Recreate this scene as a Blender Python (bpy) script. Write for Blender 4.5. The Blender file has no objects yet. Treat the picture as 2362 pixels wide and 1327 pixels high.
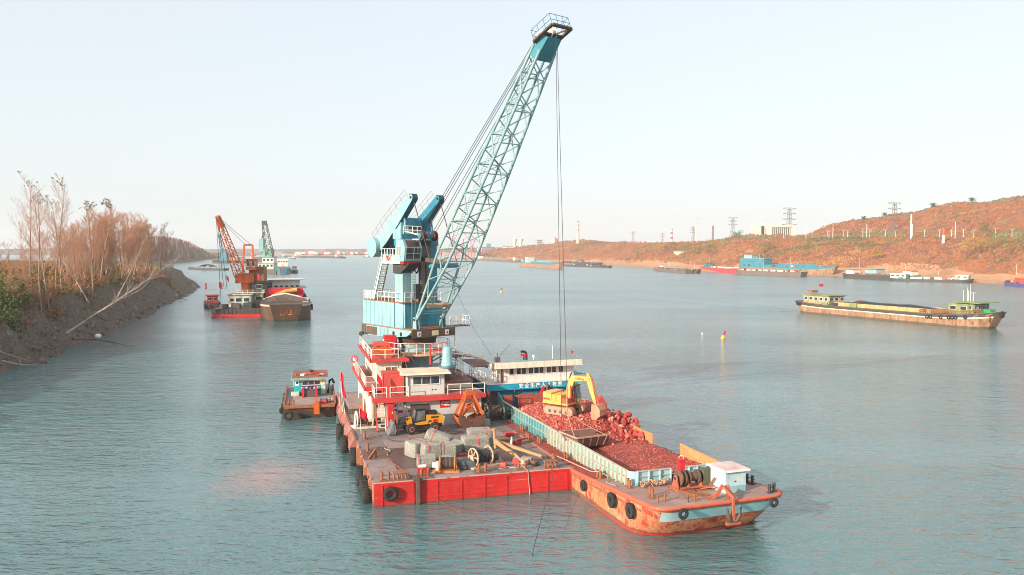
import bpy, bmesh, math, random
from mathutils import Vector, Matrix, noise
from math import sin, cos, pi, radians as RAD
random.seed(7)
scn = bpy.context.scene
COL = scn.collection

# ---------------------------------------------------------------- camera
CAM_H = 18.0
F_PX, CX_PX, CY_PX, YH_PX = 1837.0, 1181.0, 663.5, 574.0     # photograph pixels
PITCH = math.atan((CY_PX - YH_PX) / F_PX)
cam_data = bpy.data.cameras.new('camera')
cam = bpy.data.objects.new('camera', cam_data)
COL.objects.link(cam)
cam_data.sensor_width = 36.0
cam_data.lens = 36.0 * F_PX / 2362.0
cam_data.clip_start = 0.5
cam_data.clip_end = 20000.0
cam.location = (0, 0, CAM_H)
cam.rotation_euler = (RAD(90) - PITCH, 0, 0)
scn.camera = cam

# ---------------------------------------------------------------- sky, sun, exposure
SUN_EL, SUN_AZ = RAD(20.0), math.atan2(-0.72, -0.69)       # towards the sun: from the left, behind the camera
sun_dir = Vector((cos(SUN_EL) * sin(SUN_AZ), cos(SUN_EL) * cos(SUN_AZ), sin(SUN_EL)))
world = bpy.data.worlds.new('World')
scn.world = world
world.use_nodes = True
wn = world.node_tree.nodes; wl = world.node_tree.links
wn.clear()
w_out = wn.new('ShaderNodeOutputWorld'); w_bg = wn.new('ShaderNodeBackground')
w_sky = wn.new('ShaderNodeTexSky'); w_sky.sky_type = 'NISHITA'; w_sky.sun_disc = False
w_sky.sun_elevation = SUN_EL; w_sky.sun_rotation = SUN_AZ
w_sky.altitude = 20.0; w_sky.air_density = 1.0; w_sky.dust_density = 2.2; w_sky.ozone_density = 1.6
w_hsv = wn.new('ShaderNodeHueSaturation'); w_hsv.inputs['Saturation'].default_value = 0.85
w_mix = wn.new('ShaderNodeMixRGB'); w_mix.blend_type = 'MIX'; w_mix.inputs[0].default_value = 0.64
w_mix.inputs[2].default_value = (6.1, 6.45, 6.6, 1)           # thin even high veil over the whole sky
wl.new(w_sky.outputs[0], w_hsv.inputs['Color']); wl.new(w_hsv.outputs[0], w_mix.inputs[1])
wl.new(w_mix.outputs[0], w_bg.inputs['Color'])
w_bg.inputs['Strength'].default_value = 0.117
wl.new(w_bg.outputs[0], w_out.inputs['Surface'])
sun_data = bpy.data.lights.new('sun', 'SUN')
sun_data.energy = 5.0; sun_data.angle = RAD(0.6); sun_data.color = (1.0, 0.85, 0.68)
sun = bpy.data.objects.new('sun', sun_data)
COL.objects.link(sun)
sun.rotation_euler = (-sun_dir).to_track_quat('-Z', 'Y').to_euler()
vs = scn.view_settings
vs.view_transform = 'Standard'; vs.look = 'None'; vs.gamma = 1.0; vs.use_curve_mapping = False
vs.exposure = 0.57
scn.cycles.max_bounces = 6
scn.cycles.volume_bounces = 1
scn.cycles.filter_width = 1.0

# ---------------------------------------------------------------- photo geometry (survey of the place)
_c, _s = math.cos(PITCH), math.sin(PITCH)
def _ray(px, py):
    a = (px - CX_PX) / F_PX; b = (CY_PX - py) / F_PX
    return a, _c + b * _s, -_s + b * _c
def ground(px, py, z=0.0):
    a, y, zz = _ray(px, py); t = (z - CAM_H) / zz
    return Vector((a * t, y * t, z))
def at(px, py, dist):
    a, y, zz = _ray(px, py); t = dist / y
    return Vector((a * t, dist, CAM_H + zz * t))

def interp(tab, x):
    if x <= tab[0][0]: return tab[0][1]
    for (a, ya), (b, yb) in zip(tab, tab[1:]):
        if x <= b: return ya + (yb-ya)*(x-a)/(b-a)
    return tab[-1][1]

# ---------------------------------------------------------------- mesh builder
class MB:
    def __init__(self, M=None):
        self.v = []; self.f = []; self.sm = []; self.M = M
    def add(self, vs, fs, smooth=False):
        o = len(self.v)
        if self.M is not None: vs = [self.M @ Vector(p) for p in vs]
        self.v.extend([tuple(p) for p in vs])
        for f in fs:
            self.f.append([i + o for i in f]); self.sm.append(smooth)
        return self
    def bb(self, x0, x1, y0, y1, z0, z1):
        return self.hexa([(x0,y0,z0),(x1,y0,z0),(x1,y1,z0),(x0,y1,z0),(x0,y0,z1),(x1,y0,z1),(x1,y1,z1),(x0,y1,z1)])
    def hexa(self, p):
        return self.add(p, [(3,2,1,0),(4,5,6,7),(0,1,5,4),(1,2,6,5),(2,3,7,6),(3,0,4,7)])
    def box(self, c, s, rz=0.0, rx=0.0, ry=0.0):
        M = Matrix.Translation(c) @ Matrix.Rotation(rz,4,'Z') @ Matrix.Rotation(ry,4,'Y') @ Matrix.Rotation(rx,4,'X')
        x,y,z = s[0]/2, s[1]/2, s[2]/2
        return self.hexa([M @ Vector(q) for q in [(-x,-y,-z),(x,-y,-z),(x,y,-z),(-x,y,-z),(-x,-y,z),(x,-y,z),(x,y,z),(-x,y,z)]])
    def _axes(self, d, up=None):
        d = Vector(d).normalized()
        u = Vector(up) if up is not None else Vector((0,0,1))
        if abs(d.dot(u)) > 0.98: u = Vector((1,0,0)) if abs(d.x) < 0.9 else Vector((0,1,0))
        a = d.cross(u).normalized(); b = a.cross(d).normalized()
        return a, b
    def beam(self, p, q, w, h=None, up=None):
        h = w if h is None else h
        p = Vector(p); q = Vector(q); a, b = self._axes(q - p, up); a = a*w/2; b = b*h/2
        return self.hexa([p-a-b, p+a-b, q+a-b, q-a-b, p-a+b, p+a+b, q+a+b, q-a+b])
    def taper(self, p, q, w0, h0, w1, h1, up=None):
        p = Vector(p); q = Vector(q); a, b = self._axes(q - p, up)
        a0, b0, a1, b1 = a*w0/2, b*h0/2, a*w1/2, b*h1/2
        return self.hexa([p-a0-b0, p+a0-b0, q+a1-b1, q-a1-b1, p-a0+b0, p+a0+b0, q+a1+b1, q-a1+b1])
    def tube(self, p, q, r, r2=None, n=8, caps=True):
        r2 = r if r2 is None else r2
        p = Vector(p); q = Vector(q); a, b = self._axes(q - p)
        vs = []
        for c, rr in ((p, r), (q, r2)):
            for i in range(n):
                t = 2*pi*i/n; vs.append(c + a*cos(t)*rr + b*sin(t)*rr)
        self.add(vs, [(i, (i+1)%n, n+(i+1)%n, n+i) for i in range(n)], n > 4)
        if caps: self.add(vs, [tuple(range(n-1,-1,-1)), tuple(range(n, 2*n))])
        return self
    def path(self, pts, r, n=6):
        pts = [Vector(p) for p in pts]; vs = []
        for k, p in enumerate(pts):
            d = pts[min(k+1, len(pts)-1)] - pts[max(k-1, 0)]
            a, b = self._axes(d)
            rr = r[k] if isinstance(r, (list, tuple)) else r
            for i in range(n):
                t = 2*pi*i/n; vs.append(p + a*cos(t)*rr + b*sin(t)*rr)
        fs = []
        for k in range(len(pts)-1):
            for i in range(n):
                fs.append((k*n+i, k*n+(i+1)%n, (k+1)*n+(i+1)%n, (k+1)*n+i))
        return self.add(vs, fs, True)
    def prism(self, poly, axis, a, b):
        n = len(poly)
        def mk(u, v, w):
            return {'x': (w,u,v), 'y': (u,w,v), 'z': (u,v,w)}[axis]
        vs = [mk(u,v,a) for u,v in poly] + [mk(u,v,b) for u,v in poly]
        return self.add(vs, [tuple(range(n-1,-1,-1)), tuple(range(n,2*n))] + [(i,(i+1)%n,n+(i+1)%n,n+i) for i in range(n)])
    def lathe(self, prof, n=16, M=None, smooth=True):
        M = M or Matrix.Identity(4); vs = []
        for r, z in prof:
            for i in range(n):
                t = 2*pi*i/n; vs.append(M @ Vector((r*cos(t), r*sin(t), z)))
        fs = []
        for k in range(len(prof)-1):
            for i in range(n): fs.append((k*n+i, k*n+(i+1)%n, (k+1)*n+(i+1)%n, (k+1)*n+i))
        return self.add(vs, fs, smooth)
    def torus(self, c, Rr, r, axis=(0,0,1), n=18, m=8, flat=1.0):
        a, b = self._axes(axis); ax = Vector(axis).normalized(); c = Vector(c); vs = []
        for i in range(n):
            t = 2*pi*i/n; d = a*cos(t) + b*sin(t)
            for j in range(m):
                s = 2*pi*j/m; vs.append(c + d*(Rr + r*cos(s)) + ax*r*flat*sin(s))
        return self.add(vs, [(i*m+j, ((i+1)%n)*m+j, ((i+1)%n)*m+(j+1)%m, i*m+(j+1)%m) for i in range(n) for j in range(m)], True)
    def sheet(self, rows, smooth=True):
        n = len(rows[0]); vs = [p for r in rows for p in r]
        return self.add(vs, [(k*n+i, k*n+i+1, (k+1)*n+i+1, (k+1)*n+i) for k in range(len(rows)-1) for i in range(n-1)], smooth)
    def mesh(self, name):
        me = bpy.data.meshes.new(name); me.from_pydata(self.v, [], self.f); me.update()
        if any(self.sm): me.polygons.foreach_set('use_smooth', self.sm)
        bm = bmesh.new(); bm.from_mesh(me); bmesh.ops.recalc_face_normals(bm, faces=bm.faces); bm.to_mesh(me); bm.free()
        return me
    def build(self, name, mat, parent=None, label=None):
        return obj(name, self.mesh(name), mat, parent, label)

def obj(name, me, mat, parent=None, label=None):
    o = bpy.data.objects.new(name, me); COL.objects.link(o)
    if mat is not None:
        if not me.materials: me.materials.append(mat)
    if parent is not None: o.parent = parent
    if label: o['label'] = label
    return o
def tag(o, label, cat, group=None, kind=None):
    o['label'] = label; o['category'] = cat
    if group: o['group'] = group
    if kind: o['kind'] = kind
    return o
def thing(name, label, cat, loc=(0,0,0), rz=0.0, group=None):
    o = bpy.data.objects.new(name, None); COL.objects.link(o); o.empty_display_size = 0.2
    o.location = loc; o.rotation_euler = (0,0,rz)
    return tag(o, label, cat, group)
def struct(o): o['kind'] = 'structure'; return o
def dup(src, loc=None, rz=None, label=None, parent=None, scale=None):
    kids = [c for c in COL.objects if c.parent == src] if not hasattr(src, '_k') else []
    r = src.copy(); COL.objects.link(r)
    if parent is not None: r.parent = parent
    if loc is not None: r.location = loc
    if rz is not None: r.rotation_euler = (0,0,rz)
    if scale is not None: r.scale = (scale,)*3 if not hasattr(scale, '__len__') else scale
    if label: r['label'] = label
    for k in kids: dup(k, parent=r)
    return r

# ---------------------------------------------------------------- materials
MATS = {}
def _nt(name):
    m = bpy.data.materials.new(name); m.use_nodes = True
    nt = m.node_tree; nt.nodes.clear()
    out = nt.nodes.new('ShaderNodeOutputMaterial'); p = nt.nodes.new('ShaderNodeBsdfPrincipled')
    nt.links.new(p.outputs[0], out.inputs['Surface'])
    return m, nt, p
def _noise(nt, vec, scale, detail=4, rough=0.6, dist=0.0):
    n = nt.nodes.new('ShaderNodeTexNoise'); n.inputs['Scale'].default_value = scale
    n.inputs['Detail'].default_value = detail; n.inputs['Roughness'].default_value = rough; n.inputs['Distortion'].default_value = dist
    nt.links.new(vec, n.inputs['Vector']); return n.outputs['Fac']
def _map(nt, vec, scale=(1,1,1), loc=(0,0,0), rot=(0,0,0)):
    m = nt.nodes.new('ShaderNodeMapping'); m.inputs['Scale'].default_value = scale; m.inputs['Location'].default_value = loc
    m.inputs['Rotation'].default_value = rot
    nt.links.new(vec, m.inputs['Vector']); return m.outputs[0]
def _ramp(nt, fac, a, b, c0=(0,0,0,1), c1=(1,1,1,1)):
    r = nt.nodes.new('ShaderNodeValToRGB'); e = r.color_ramp.elements
    e[0].position = a; e[0].color = c0; e[1].position = b; e[1].color = c1
    nt.links.new(fac, r.inputs[0]); return r.outputs[0]
def _mix(nt, fac, a, b, mode='MIX'):
    m = nt.nodes.new('ShaderNodeMixRGB'); m.blend_type = mode
    for i, x in ((0, fac), (1, a), (2, b)):
        if isinstance(x, (int, float)): m.inputs[i].default_value = x if i == 0 else (x,x,x,1)
        elif isinstance(x, (tuple, list)): m.inputs[i].default_value = (*x[:3], 1)
        else: nt.links.new(x, m.inputs[i])
    return m.outputs[0]
def _math(nt, op, a, b=None):
    m = nt.nodes.new('ShaderNodeMath'); m.operation = op
    for i, x in ((0, a), (1, b)):
        if x is None: continue
        if isinstance(x, (int, float)): m.inputs[i].default_value = x
        else: nt.links.new(x, m.inputs[i])
    return m.outputs[0]
def _bump(nt, p, height, strength=0.3, dist=0.02):
    b = nt.nodes.new('ShaderNodeBump'); b.inputs['Strength'].default_value = strength; b.inputs['Distance'].default_value = dist
    nt.links.new(height, b.inputs['Height']); nt.links.new(b.outputs[0], p.inputs['Normal'])
def _objvec(nt):
    """object coordinates, shifted by a random amount for each object"""
    tc = nt.nodes.new('ShaderNodeTexCoord'); oi = nt.nodes.new('ShaderNodeObjectInfo')
    va = nt.nodes.new('ShaderNodeVectorMath'); va.operation = 'ADD'
    s = _math(nt, 'MULTIPLY', oi.outputs['Random'], 37.0)
    nt.links.new(tc.outputs['Object'], va.inputs[0]); nt.links.new(s, va.inputs[1])
    return va.outputs[0], oi.outputs['Random']
RUST = (0.20, 0.062, 0.022)
def paint(name, col, rough=0.55, metal=0.0, rust=0.0, rustcol=RUST, var=0.25, scale=1.0, streak=0.0, bump=0.15, spec=0.35, jitter=0.0, fade=None, wl=0.0, scuff=0.0):
    """weathered painted metal (also rubber, rope, wood): mottled colour, rust patches, vertical streaks"""
    if name in MATS: return MATS[name]
    m, nt, p = _nt(name); vec, rnd = _objvec(nt)
    n1 = _noise(nt, vec, 0.9*scale, 5, 0.65)
    n2 = _noise(nt, vec, 7.0*scale, 4, 0.7)
    mott = _math(nt, 'ADD', _math(nt, 'MULTIPLY', n1, 0.6), _math(nt, 'MULTIPLY', n2, 0.4))
    dark = tuple(c*(1-var) for c in col); lite = tuple(min(1.0, c*(1+var*0.7)+0.012*var) for c in col)
    c = _mix(nt, _ramp(nt, mott, 0.33, 0.67), dark, lite)
    if fade is not None:
        c = _mix(nt, _math(nt, 'MULTIPLY', _ramp(nt, _noise(nt, vec, 0.5*scale, 4, 0.6, 0.4), 0.45, 0.68), 0.75), c, fade)
    if jitter > 0:
        k = nt.nodes.new('ShaderNodeMapRange'); k.inputs[3].default_value = 1-jitter; k.inputs[4].default_value = 1+jitter
        nt.links.new(rnd, k.inputs[0]); c = _mix(nt, 1.0, c, k.outputs[0], 'MULTIPLY')
    if streak > 0:
        sv = _map(nt, vec, (5*scale, 5*scale, 0.35*scale)); s = _noise(nt, sv, 1.0, 4, 0.6)
        c = _mix(nt, _math(nt, 'MULTIPLY', _ramp(nt, s, 0.47, 0.66), min(1.0, streak*1.35)), c, tuple(0.5*a+0.5*b*0.7 for a,b in zip(rustcol, col)))
    if rust > 0:
        r1 = _noise(nt, _map(nt, vec, (1,1,0.6)), 1.7*scale, 8, 0.72, 0.3)
        lo = 0.74 - 0.46*rust
        mask = _ramp(nt, r1, lo, lo+0.07)
        rv = _mix(nt, n2, tuple(0.55*x for x in rustcol), tuple(1.5*x for x in rustcol))
        c = _mix(nt, mask, c, rv)
        rr = _math(nt, 'ADD', rough, _math(nt, 'MULTIPLY', mask, 0.9-rough)); nt.links.new(rr, p.inputs['Roughness'])
    else: p.inputs['Roughness'].default_value = rough
    if scuff > 0:                                       # pale scrapes running along the plating
        sc1 = _ramp(nt, _noise(nt, _map(nt, vec, (0.35,0.35,7.0)), 1.0, 6, 0.7, 0.5), 0.60, 0.66)
        sc2 = _ramp(nt, _noise(nt, vec, 1.1, 5, 0.7), 0.42, 0.6)
        c = _mix(nt, _math(nt, 'MULTIPLY', _math(nt, 'MULTIPLY', sc1, sc2), scuff), c, tuple(min(0.75, 0.45*x+0.30) for x in col))
    if wl > 0:                                          # slime and silt stain above the waterline
        g_ = nt.nodes.new('ShaderNodeNewGeometry'); sp_ = nt.nodes.new('ShaderNodeSeparateXYZ'); nt.links.new(g_.outputs['Position'], sp_.inputs[0])
        zz_ = _math(nt, 'ADD', sp_.outputs['Z'], _math(nt, 'MULTIPLY', _noise(nt, _map(nt, vec, (2,2,0.5)), 1.0, 5, 0.7), -0.7*wl))
        c = _mix(nt, _ramp(nt, zz_, 0.0, 0.12, (0.8,0.8,0.8,1), (0,0,0,1)), c, (0.075,0.062,0.042))
    if bump > 0:
        gr = _ramp(nt, _noise(nt, _map(nt, vec, (1.3*scale,1.3*scale,0.7*scale)), 2.3, 7, 0.75, 0.6), 0.56, 0.74)
        c = _mix(nt, _math(nt, 'MULTIPLY', gr, 0.42), c, tuple(0.35*x+0.02 for x in col))
    nt.links.new(c, p.inputs['Base Color'])
    p.inputs['Metallic'].default_value = metal; p.inputs['Specular IOR Level'].default_value = spec
    if bump > 0: _bump(nt, p, n2, bump, 0.03)
    MATS[name] = m; return m
def glass(name='dark_glass', col=(0.02,0.025,0.03), rough=0.08):
    if name in MATS: return MATS[name]
    m, nt, p = _nt(name); vec, _ = _objvec(nt)
    nt.links.new(_mix(nt, _ramp(nt, _noise(nt, vec, 1.2, 2), 0.35, 0.7), col, tuple(2.2*c+0.01 for c in col)), p.inputs['Base Color'])
    p.inputs['Roughness'].default_value = rough; p.inputs['Specular IOR Level'].default_value = 0.6
    MATS[name] = m; return m

# colours of things
m_red    = paint('hull_red_paint', (0.50,0.014,0.016), 0.5, rust=0.10, rustcol=(0.42,0.08,0.05), streak=0.4, fade=(0.56,0.035,0.03), wl=0.2, scuff=0.5, var=0.3)
m_trim   = paint('red_trim_paint', (0.50,0.045,0.04), 0.5, rust=0.12, var=0.2)
m_redbox = paint('red_box_paint', (0.58,0.075,0.06), 0.5, rust=0.16, rustcol=(0.5,0.16,0.1), streak=0.3)
m_deck   = paint('worn_deck_plate', (0.20,0.155,0.145), 0.75, rust=0.42, rustcol=(0.17,0.075,0.058), scale=0.5, var=0.35, fade=(0.24,0.20,0.195))
m_deckred= paint('red_deck_paint', (0.30,0.095,0.07), 0.7, rust=0.25, scale=0.7, fade=(0.34,0.20,0.17))
m_rustside=paint('rusty_hull_side', (0.40,0.165,0.095), 0.75, rust=0.42, rustcol=(0.26,0.085,0.04), streak=0.5, fade=(0.48,0.26,0.18), wl=0.8)
m_blue   = paint('pale_blue_paint', (0.22,0.43,0.49), 0.45, rust=0.13, streak=0.5, rustcol=(0.30,0.22,0.13), fade=(0.34,0.49,0.48), var=0.16)  # plain colour elsewhere; on the crane it carries the sunlit side
m_teal   = paint('teal_paint', (0.022,0.21,0.30), 0.42, rust=0.10, streak=0.3, fade=(0.06,0.28,0.35), rustcol=(0.2,0.1,0.06))  # plain colour elsewhere; on the crane it carries the shaded faces
m_boom   = paint('boom_blue_green_paint', (0.20,0.36,0.37), 0.5, rust=0.17, rustcol=(0.34,0.13,0.07), streak=0.2, fade=(0.33,0.48,0.47))
m_steel  = paint('dark_weathered_steel', (0.055,0.055,0.055), 0.6, metal=0.2, rust=0.25, rustcol=(0.12,0.06,0.04))
m_grime  = paint('grimy_brown_steel', (0.10,0.075,0.06), 0.7, rust=0.45, rustcol=(0.18,0.085,0.045))
m_rust   = paint('rusty_steel', (0.30,0.11,0.055), 0.8, rust=0.45, rustcol=(0.16,0.055,0.03), scale=2.0)
m_white  = paint('white_paint', (0.74,0.71,0.66), 0.5, rust=0.09, streak=0.3, rustcol=(0.32,0.17,0.10), var=0.12)
m_rail   = paint('white_rail_paint', (0.78,0.73,0.66), 0.5, rust=0.10, var=0.12, bump=0)
m_rail2  = paint('grey_rail_paint', (0.16,0.17,0.18), 0.6, rust=0.2, bump=0)
m_wall   = paint('grey_white_wall', (0.53,0.53,0.50), 0.6, streak=0.3, rust=0.05, var=0.14)
m_cream  = paint('cream_wall', (0.70,0.64,0.52), 0.6, streak=0.3, rust=0.05, var=0.12)
m_glass  = glass()
m_glassr = glass('reddish_glass', (0.055,0.02,0.016))
m_tyre   = paint('tyre_rubber', (0.028,0.027,0.026), 0.85, var=0.4, rust=0.2, rustcol=(0.07,0.055,0.045), scale=2)
m_rope   = paint('wire_rope', (0.045,0.045,0.05), 0.6, bump=0)
m_hemp   = paint('fibre_rope', (0.42,0.34,0.26), 0.9, bump=0)
m_orange = paint('orange_paint', (0.54,0.105,0.02), 0.45, rust=0.14, streak=0.3, var=0.15)
m_yellow = paint('yellow_paint', (0.66,0.33,0.055), 0.5, rust=0.24, rustcol=(0.42,0.12,0.05), var=0.2, fade=(0.70,0.46,0.19))
m_lyellow= paint('loader_yellow_paint', (0.62,0.26,0.015), 0.5, rust=0.10, var=0.12)
m_black  = paint('black_paint', (0.022,0.023,0.025), 0.5, var=0.3)
m_flag   = paint('red_flag_cloth', (0.60,0.012,0.035), 0.85, var=0.15, bump=0)
m_decal  = paint('white_lettering', (0.80,0.80,0.78), 0.6, var=0.06, bump=0)
m_signred= paint('red_sign_print', (0.55,0.02,0.035), 0.5, var=0.08, bump=0)
m_signblue=paint('blue_sign_print', (0.02,0.09,0.28), 0.5, var=0.08, bump=0)
m_signyel= paint('yellow_sign_print', (0.75,0.48,0.03), 0.5, var=0.08, bump=0)
m_wood   = paint('weathered_timber', (0.30,0.22,0.15), 0.85, var=0.35, scale=2)
m_mesh   = paint('galvanised_wire_mesh', (0.46,0.46,0.42), 0.6, metal=0.15, var=0.5, scale=5.0, bump=0.6)
m_pink   = paint('pink_webbing', (0.68,0.10,0.12), 0.8, var=0.2, bump=0)
# ================================================================ SETTING
# ---- water
def water_material():
    m, nt, p = _nt('river_water')
    geo = nt.nodes.new('ShaderNodeNewGeometry'); pos = geo.outputs['Position']
    mud = ground(620, 1098)
    dv = nt.nodes.new('ShaderNodeVectorMath'); dv.operation = 'SUBTRACT'; nt.links.new(pos, dv.inputs[0]); dv.inputs[1].default_value = mud
    dm = _map(nt, dv.outputs[0], (1.0, 0.62, 0)); ln = nt.nodes.new('ShaderNodeVectorMath'); ln.operation = 'LENGTH'
    nt.links.new(dm, ln.inputs[0])
    wob = _math(nt, 'ADD', ln.outputs['Value'], _math(nt, 'MULTIPLY', _noise(nt, pos, 0.42, 6, 0.65, 1.2), 7.0))
    patch = _ramp(nt, _math(nt, 'DIVIDE', wob, 10.0), 0.38, 0.82, (1,1,1,1), (0,0,0,1))
    big = _noise(nt, pos, 0.016, 3, 0.5)
    base = _mix(nt, _ramp(nt, big, 0.3, 0.7), (0.060,0.148,0.156), (0.082,0.174,0.180))
    base = _mix(nt, _math(nt, 'MULTIPLY', patch, 0.6), base, (0.42,0.18,0.15))
    nt.links.new(base, p.inputs['Base Color'])
    p.inputs['IOR'].default_value = 2.0
    # calmer in the lee of the moored barges, wind-roughened on the open river
    lee = nt.nodes.new('ShaderNodeVectorMath'); lee.operation = 'SUBTRACT'; nt.links.new(pos, lee.inputs[0]); lee.inputs[1].default_value = (0.0, 45.0, 0.0)
    ll = nt.nodes.new('ShaderNodeVectorMath'); ll.operation = 'LENGTH'; nt.links.new(lee.outputs[0], ll.inputs[0])
    mr = nt.nodes.new('ShaderNodeMapRange'); mr.inputs[1].default_value = 25.0; mr.inputs[2].default_value = 260.0; mr.inputs[3].default_value = 0.05; mr.inputs[4].default_value = 0.22
    nt.links.new(ll.outputs['Value'], mr.inputs[0]); nt.links.new(mr.outputs[0], p.inputs['Roughness'])
    w1 = _noise(nt, _map(nt, pos, (0.30,0.75,1), rot=(0,0,0.25)), 1.0, 3, 0.55, 0.4)
    w2 = _noise(nt, _map(nt, pos, (0.9,2.3,1), rot=(0,0,-0.18)), 1.0, 3, 0.6, 0.3)
    w3 = _noise(nt, _map(nt, pos, (3.2,6.0,1), rot=(0,0,0.1)), 1.0, 2, 0.5)
    lull = _ramp(nt, _noise(nt, _map(nt, pos, (0.012,0.03,1), rot=(0,0,0.2)), 1.0, 3, 0.5), 0.36, 0.64, (0.4,0.4,0.4,1), (1.25,1.25,1.25,1))
    h = _math(nt, 'ADD', _math(nt, 'ADD', _math(nt, 'MULTIPLY', w1, 0.62), _math(nt, 'MULTIPLY', w2, 0.34)), _math(nt, 'MULTIPLY', w3, 0.07))
    _bump(nt, p, _math(nt, 'MULTIPLY', h, lull), 0.95, 0.42)
    return m
m_water = water_material()
wb = MB(); wb.sheet([[(-3200,-400,0),(3200,-400,0)],[(-3200,3600,0),(3200,3600,0)]], False)
struct(wb.build('river_water', m_water))

# ---- ground materials
def land_material(name, stops, scale, bump=0.6, bd=0.5, rough=0.95, detail=8):
    m, nt, p = _nt(name)
    geo = nt.nodes.new('ShaderNodeNewGeometry'); pos = geo.outputs['Position']
    n1 = _noise(nt, pos, scale, detail, 0.62, 0.5); n2 = _noise(nt, pos, scale*7, 5, 0.7)
    f = _math(nt, 'ADD', _math(nt, 'MULTIPLY', n1, 0.65), _math(nt, 'MULTIPLY', n2, 0.35))
    r = nt.nodes.new('ShaderNodeValToRGB'); els = r.color_ramp.elements
    while len(els) < len(stops): els.new(0.5)
    for e, (t, c) in zip(els, stops): e.position = t; e.color = (*c, 1)
    nt.links.new(f, r.inputs[0]); nt.links.new(r.outputs[0], p.inputs['Base Color'])
    p.inputs['Roughness'].default_value = rough; p.inputs['Specular IOR Level'].default_value = 0.1
    _bump(nt, p, n2, bump, bd)
    return m
m_mud = land_material('bank_mud', [(0.38,(0.12,0.088,0.068)),(0.46,(0.32,0.25,0.20)),(0.53,(0.18,0.135,0.105)),(0.62,(0.46,0.38,0.31))], 0.5, 1.0, 0.9)
m_plain = land_material('autumn_plain', [(0.3,(0.10,0.085,0.03)),(0.48,(0.20,0.12,0.05)),(0.6,(0.12,0.13,0.04)),(0.72,(0.30,0.14,0.06))], 0.12, 0.8, 0.6)
m_hill = land_material('autumn_hillside', [(0.39,(0.11,0.10,0.045)),(0.44,(0.26,0.12,0.05)),(0.50,(0.35,0.125,0.055)),(0.55,(0.18,0.095,0.072)),(0.59,(0.33,0.125,0.06)),(0.63,(0.42,0.22,0.09))], 0.02, 1.0, 2.0)
m_beach = land_material('sandy_beach', [(0.36,(0.30,0.155,0.085)),(0.5,(0.44,0.25,0.145)),(0.62,(0.34,0.175,0.095))], 0.05, 0.4, 0.4)
m_far = land_material('far_shore_land', [(0.3,(0.10,0.09,0.08)),(0.6,(0.17,0.14,0.12))], 0.01, 0.5, 2.0)

# ---- left bank (height field from the distance to its shoreline)
SHORE = [Vector(p) for p in [(-40,-80),(-52,20),(-62,70)]]
SHORE += [ground(*p).to_2d() for p in [(0,862),(60,848),(110,838),(150,812),(200,797),(265,770),(300,748),(345,730),(372,708),(410,695),(436,682),(464,662),(452,652),(425,640),(395,632),(330,630)]]
SHORE += [Vector((-420,640)),Vector((-900,700))]
def shore_dist(x, y):
    best = 1e9; sg = 1
    p = Vector((x, y))
    for a, b in zip(SHORE, SHORE[1:]):
        ab = b - a; t = max(0, min(1, (p-a).dot(ab)/ab.length_squared)); q = a + ab*t; d = (p-q).length
        if d < best:
            best = d; sg = 1 if ab.x*(p.y-a.y) - ab.y*(p.x-a.x) > 0 else -1
    return best*sg
def bank_height(x, y):
    d = shore_dist(x, y)
    if d < -6: return None
    n1 = noise.noise(Vector((x*0.07, y*0.07, 1.0))) + 0.6*noise.fractal(Vector((x*0.11, y*0.11, 2.0)),1.0,2.0,4); n2 = noise.noise(Vector((x*0.22, y*0.22, 5.0))); n3 = noise.noise(Vector((x*0.6, y*0.6, 9.0)))
    dd = d/interp([(100,1.9),(140,1.7),(175,1.15),(260,1.25),(320,2.2),(400,3.0)], y) + 1.7*n1 + 1.0*n2
    pts = [(-6,-1.8),(0,-0.25),(0.9,0.8),(2.4,2.2),(3.6,4.2),(4.6,7.6),(5.6,9.0),(9,9.4),(60,9.8),(2000,10.5)]
    if d <= 0: z = -1.8 + (d+6)/6*1.5
    else:
        dd = max(dd, 0.02*d); z = 10
        for (a, za), (b, zb) in zip(pts, pts[1:]):
            if a <= dd <= b: z = za + (zb-za)*(dd-a)/(b-a); break
        rough = 1.0 if dd < 5 else 0.25
        g = noise.noise(Vector((x*0.35+y*0.12, y*0.16-x*0.05, 4.0)))
        z += rough*(1.2*n2 + 0.9*n3 + 2.4*min(0.12,g) + 1.3*noise.turbulence(Vector((x*0.22,y*0.22,3)),4,True) - 0.9) * min(1, d/1.5)
    return z
def bank():
    faces = []
    def patch(x0, x1, y0, y1, s, mb):
        nx = int((x1-x0)/s)+1; ny = int((y1-y0)/s)+1
        idx = {}; vs = []
        for j in range(ny):
            for i in range(nx):
                x = x0+i*s; y = y0+j*s; z = bank_height(x, y)
                if z is not None: idx[i,j] = len(vs); vs.append((x,y,z))
        fs = [(idx[i,j],idx[i+1,j],idx[i+1,j+1],idx[i,j+1]) for j in range(ny-1) for i in range(nx-1)
              if (i,j) in idx and (i+1,j) in idx and (i+1,j+1) in idx and (i,j+1) in idx]
        mb.add(vs, fs, True)
    mb = MB(); patch(-125,-40,60,205,0.9,mb); patch(-240,-125+0,60,205,5.0,mb); patch(-330,-75,205,655,2.5,mb); patch(-900,-330,60,700,15,mb); patch(-330,-240,60,205,5,mb)
    me = mb.mesh('river_bank'); me.materials.append(m_mud); me.materials.append(m_plain)
    for p in me.polygons:
        c = p.center
        if c.z > 8.3 and p.normal.z > 0.8: p.material_index = 1
    o = obj('river_bank', me, None); struct(o)
bank()

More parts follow.
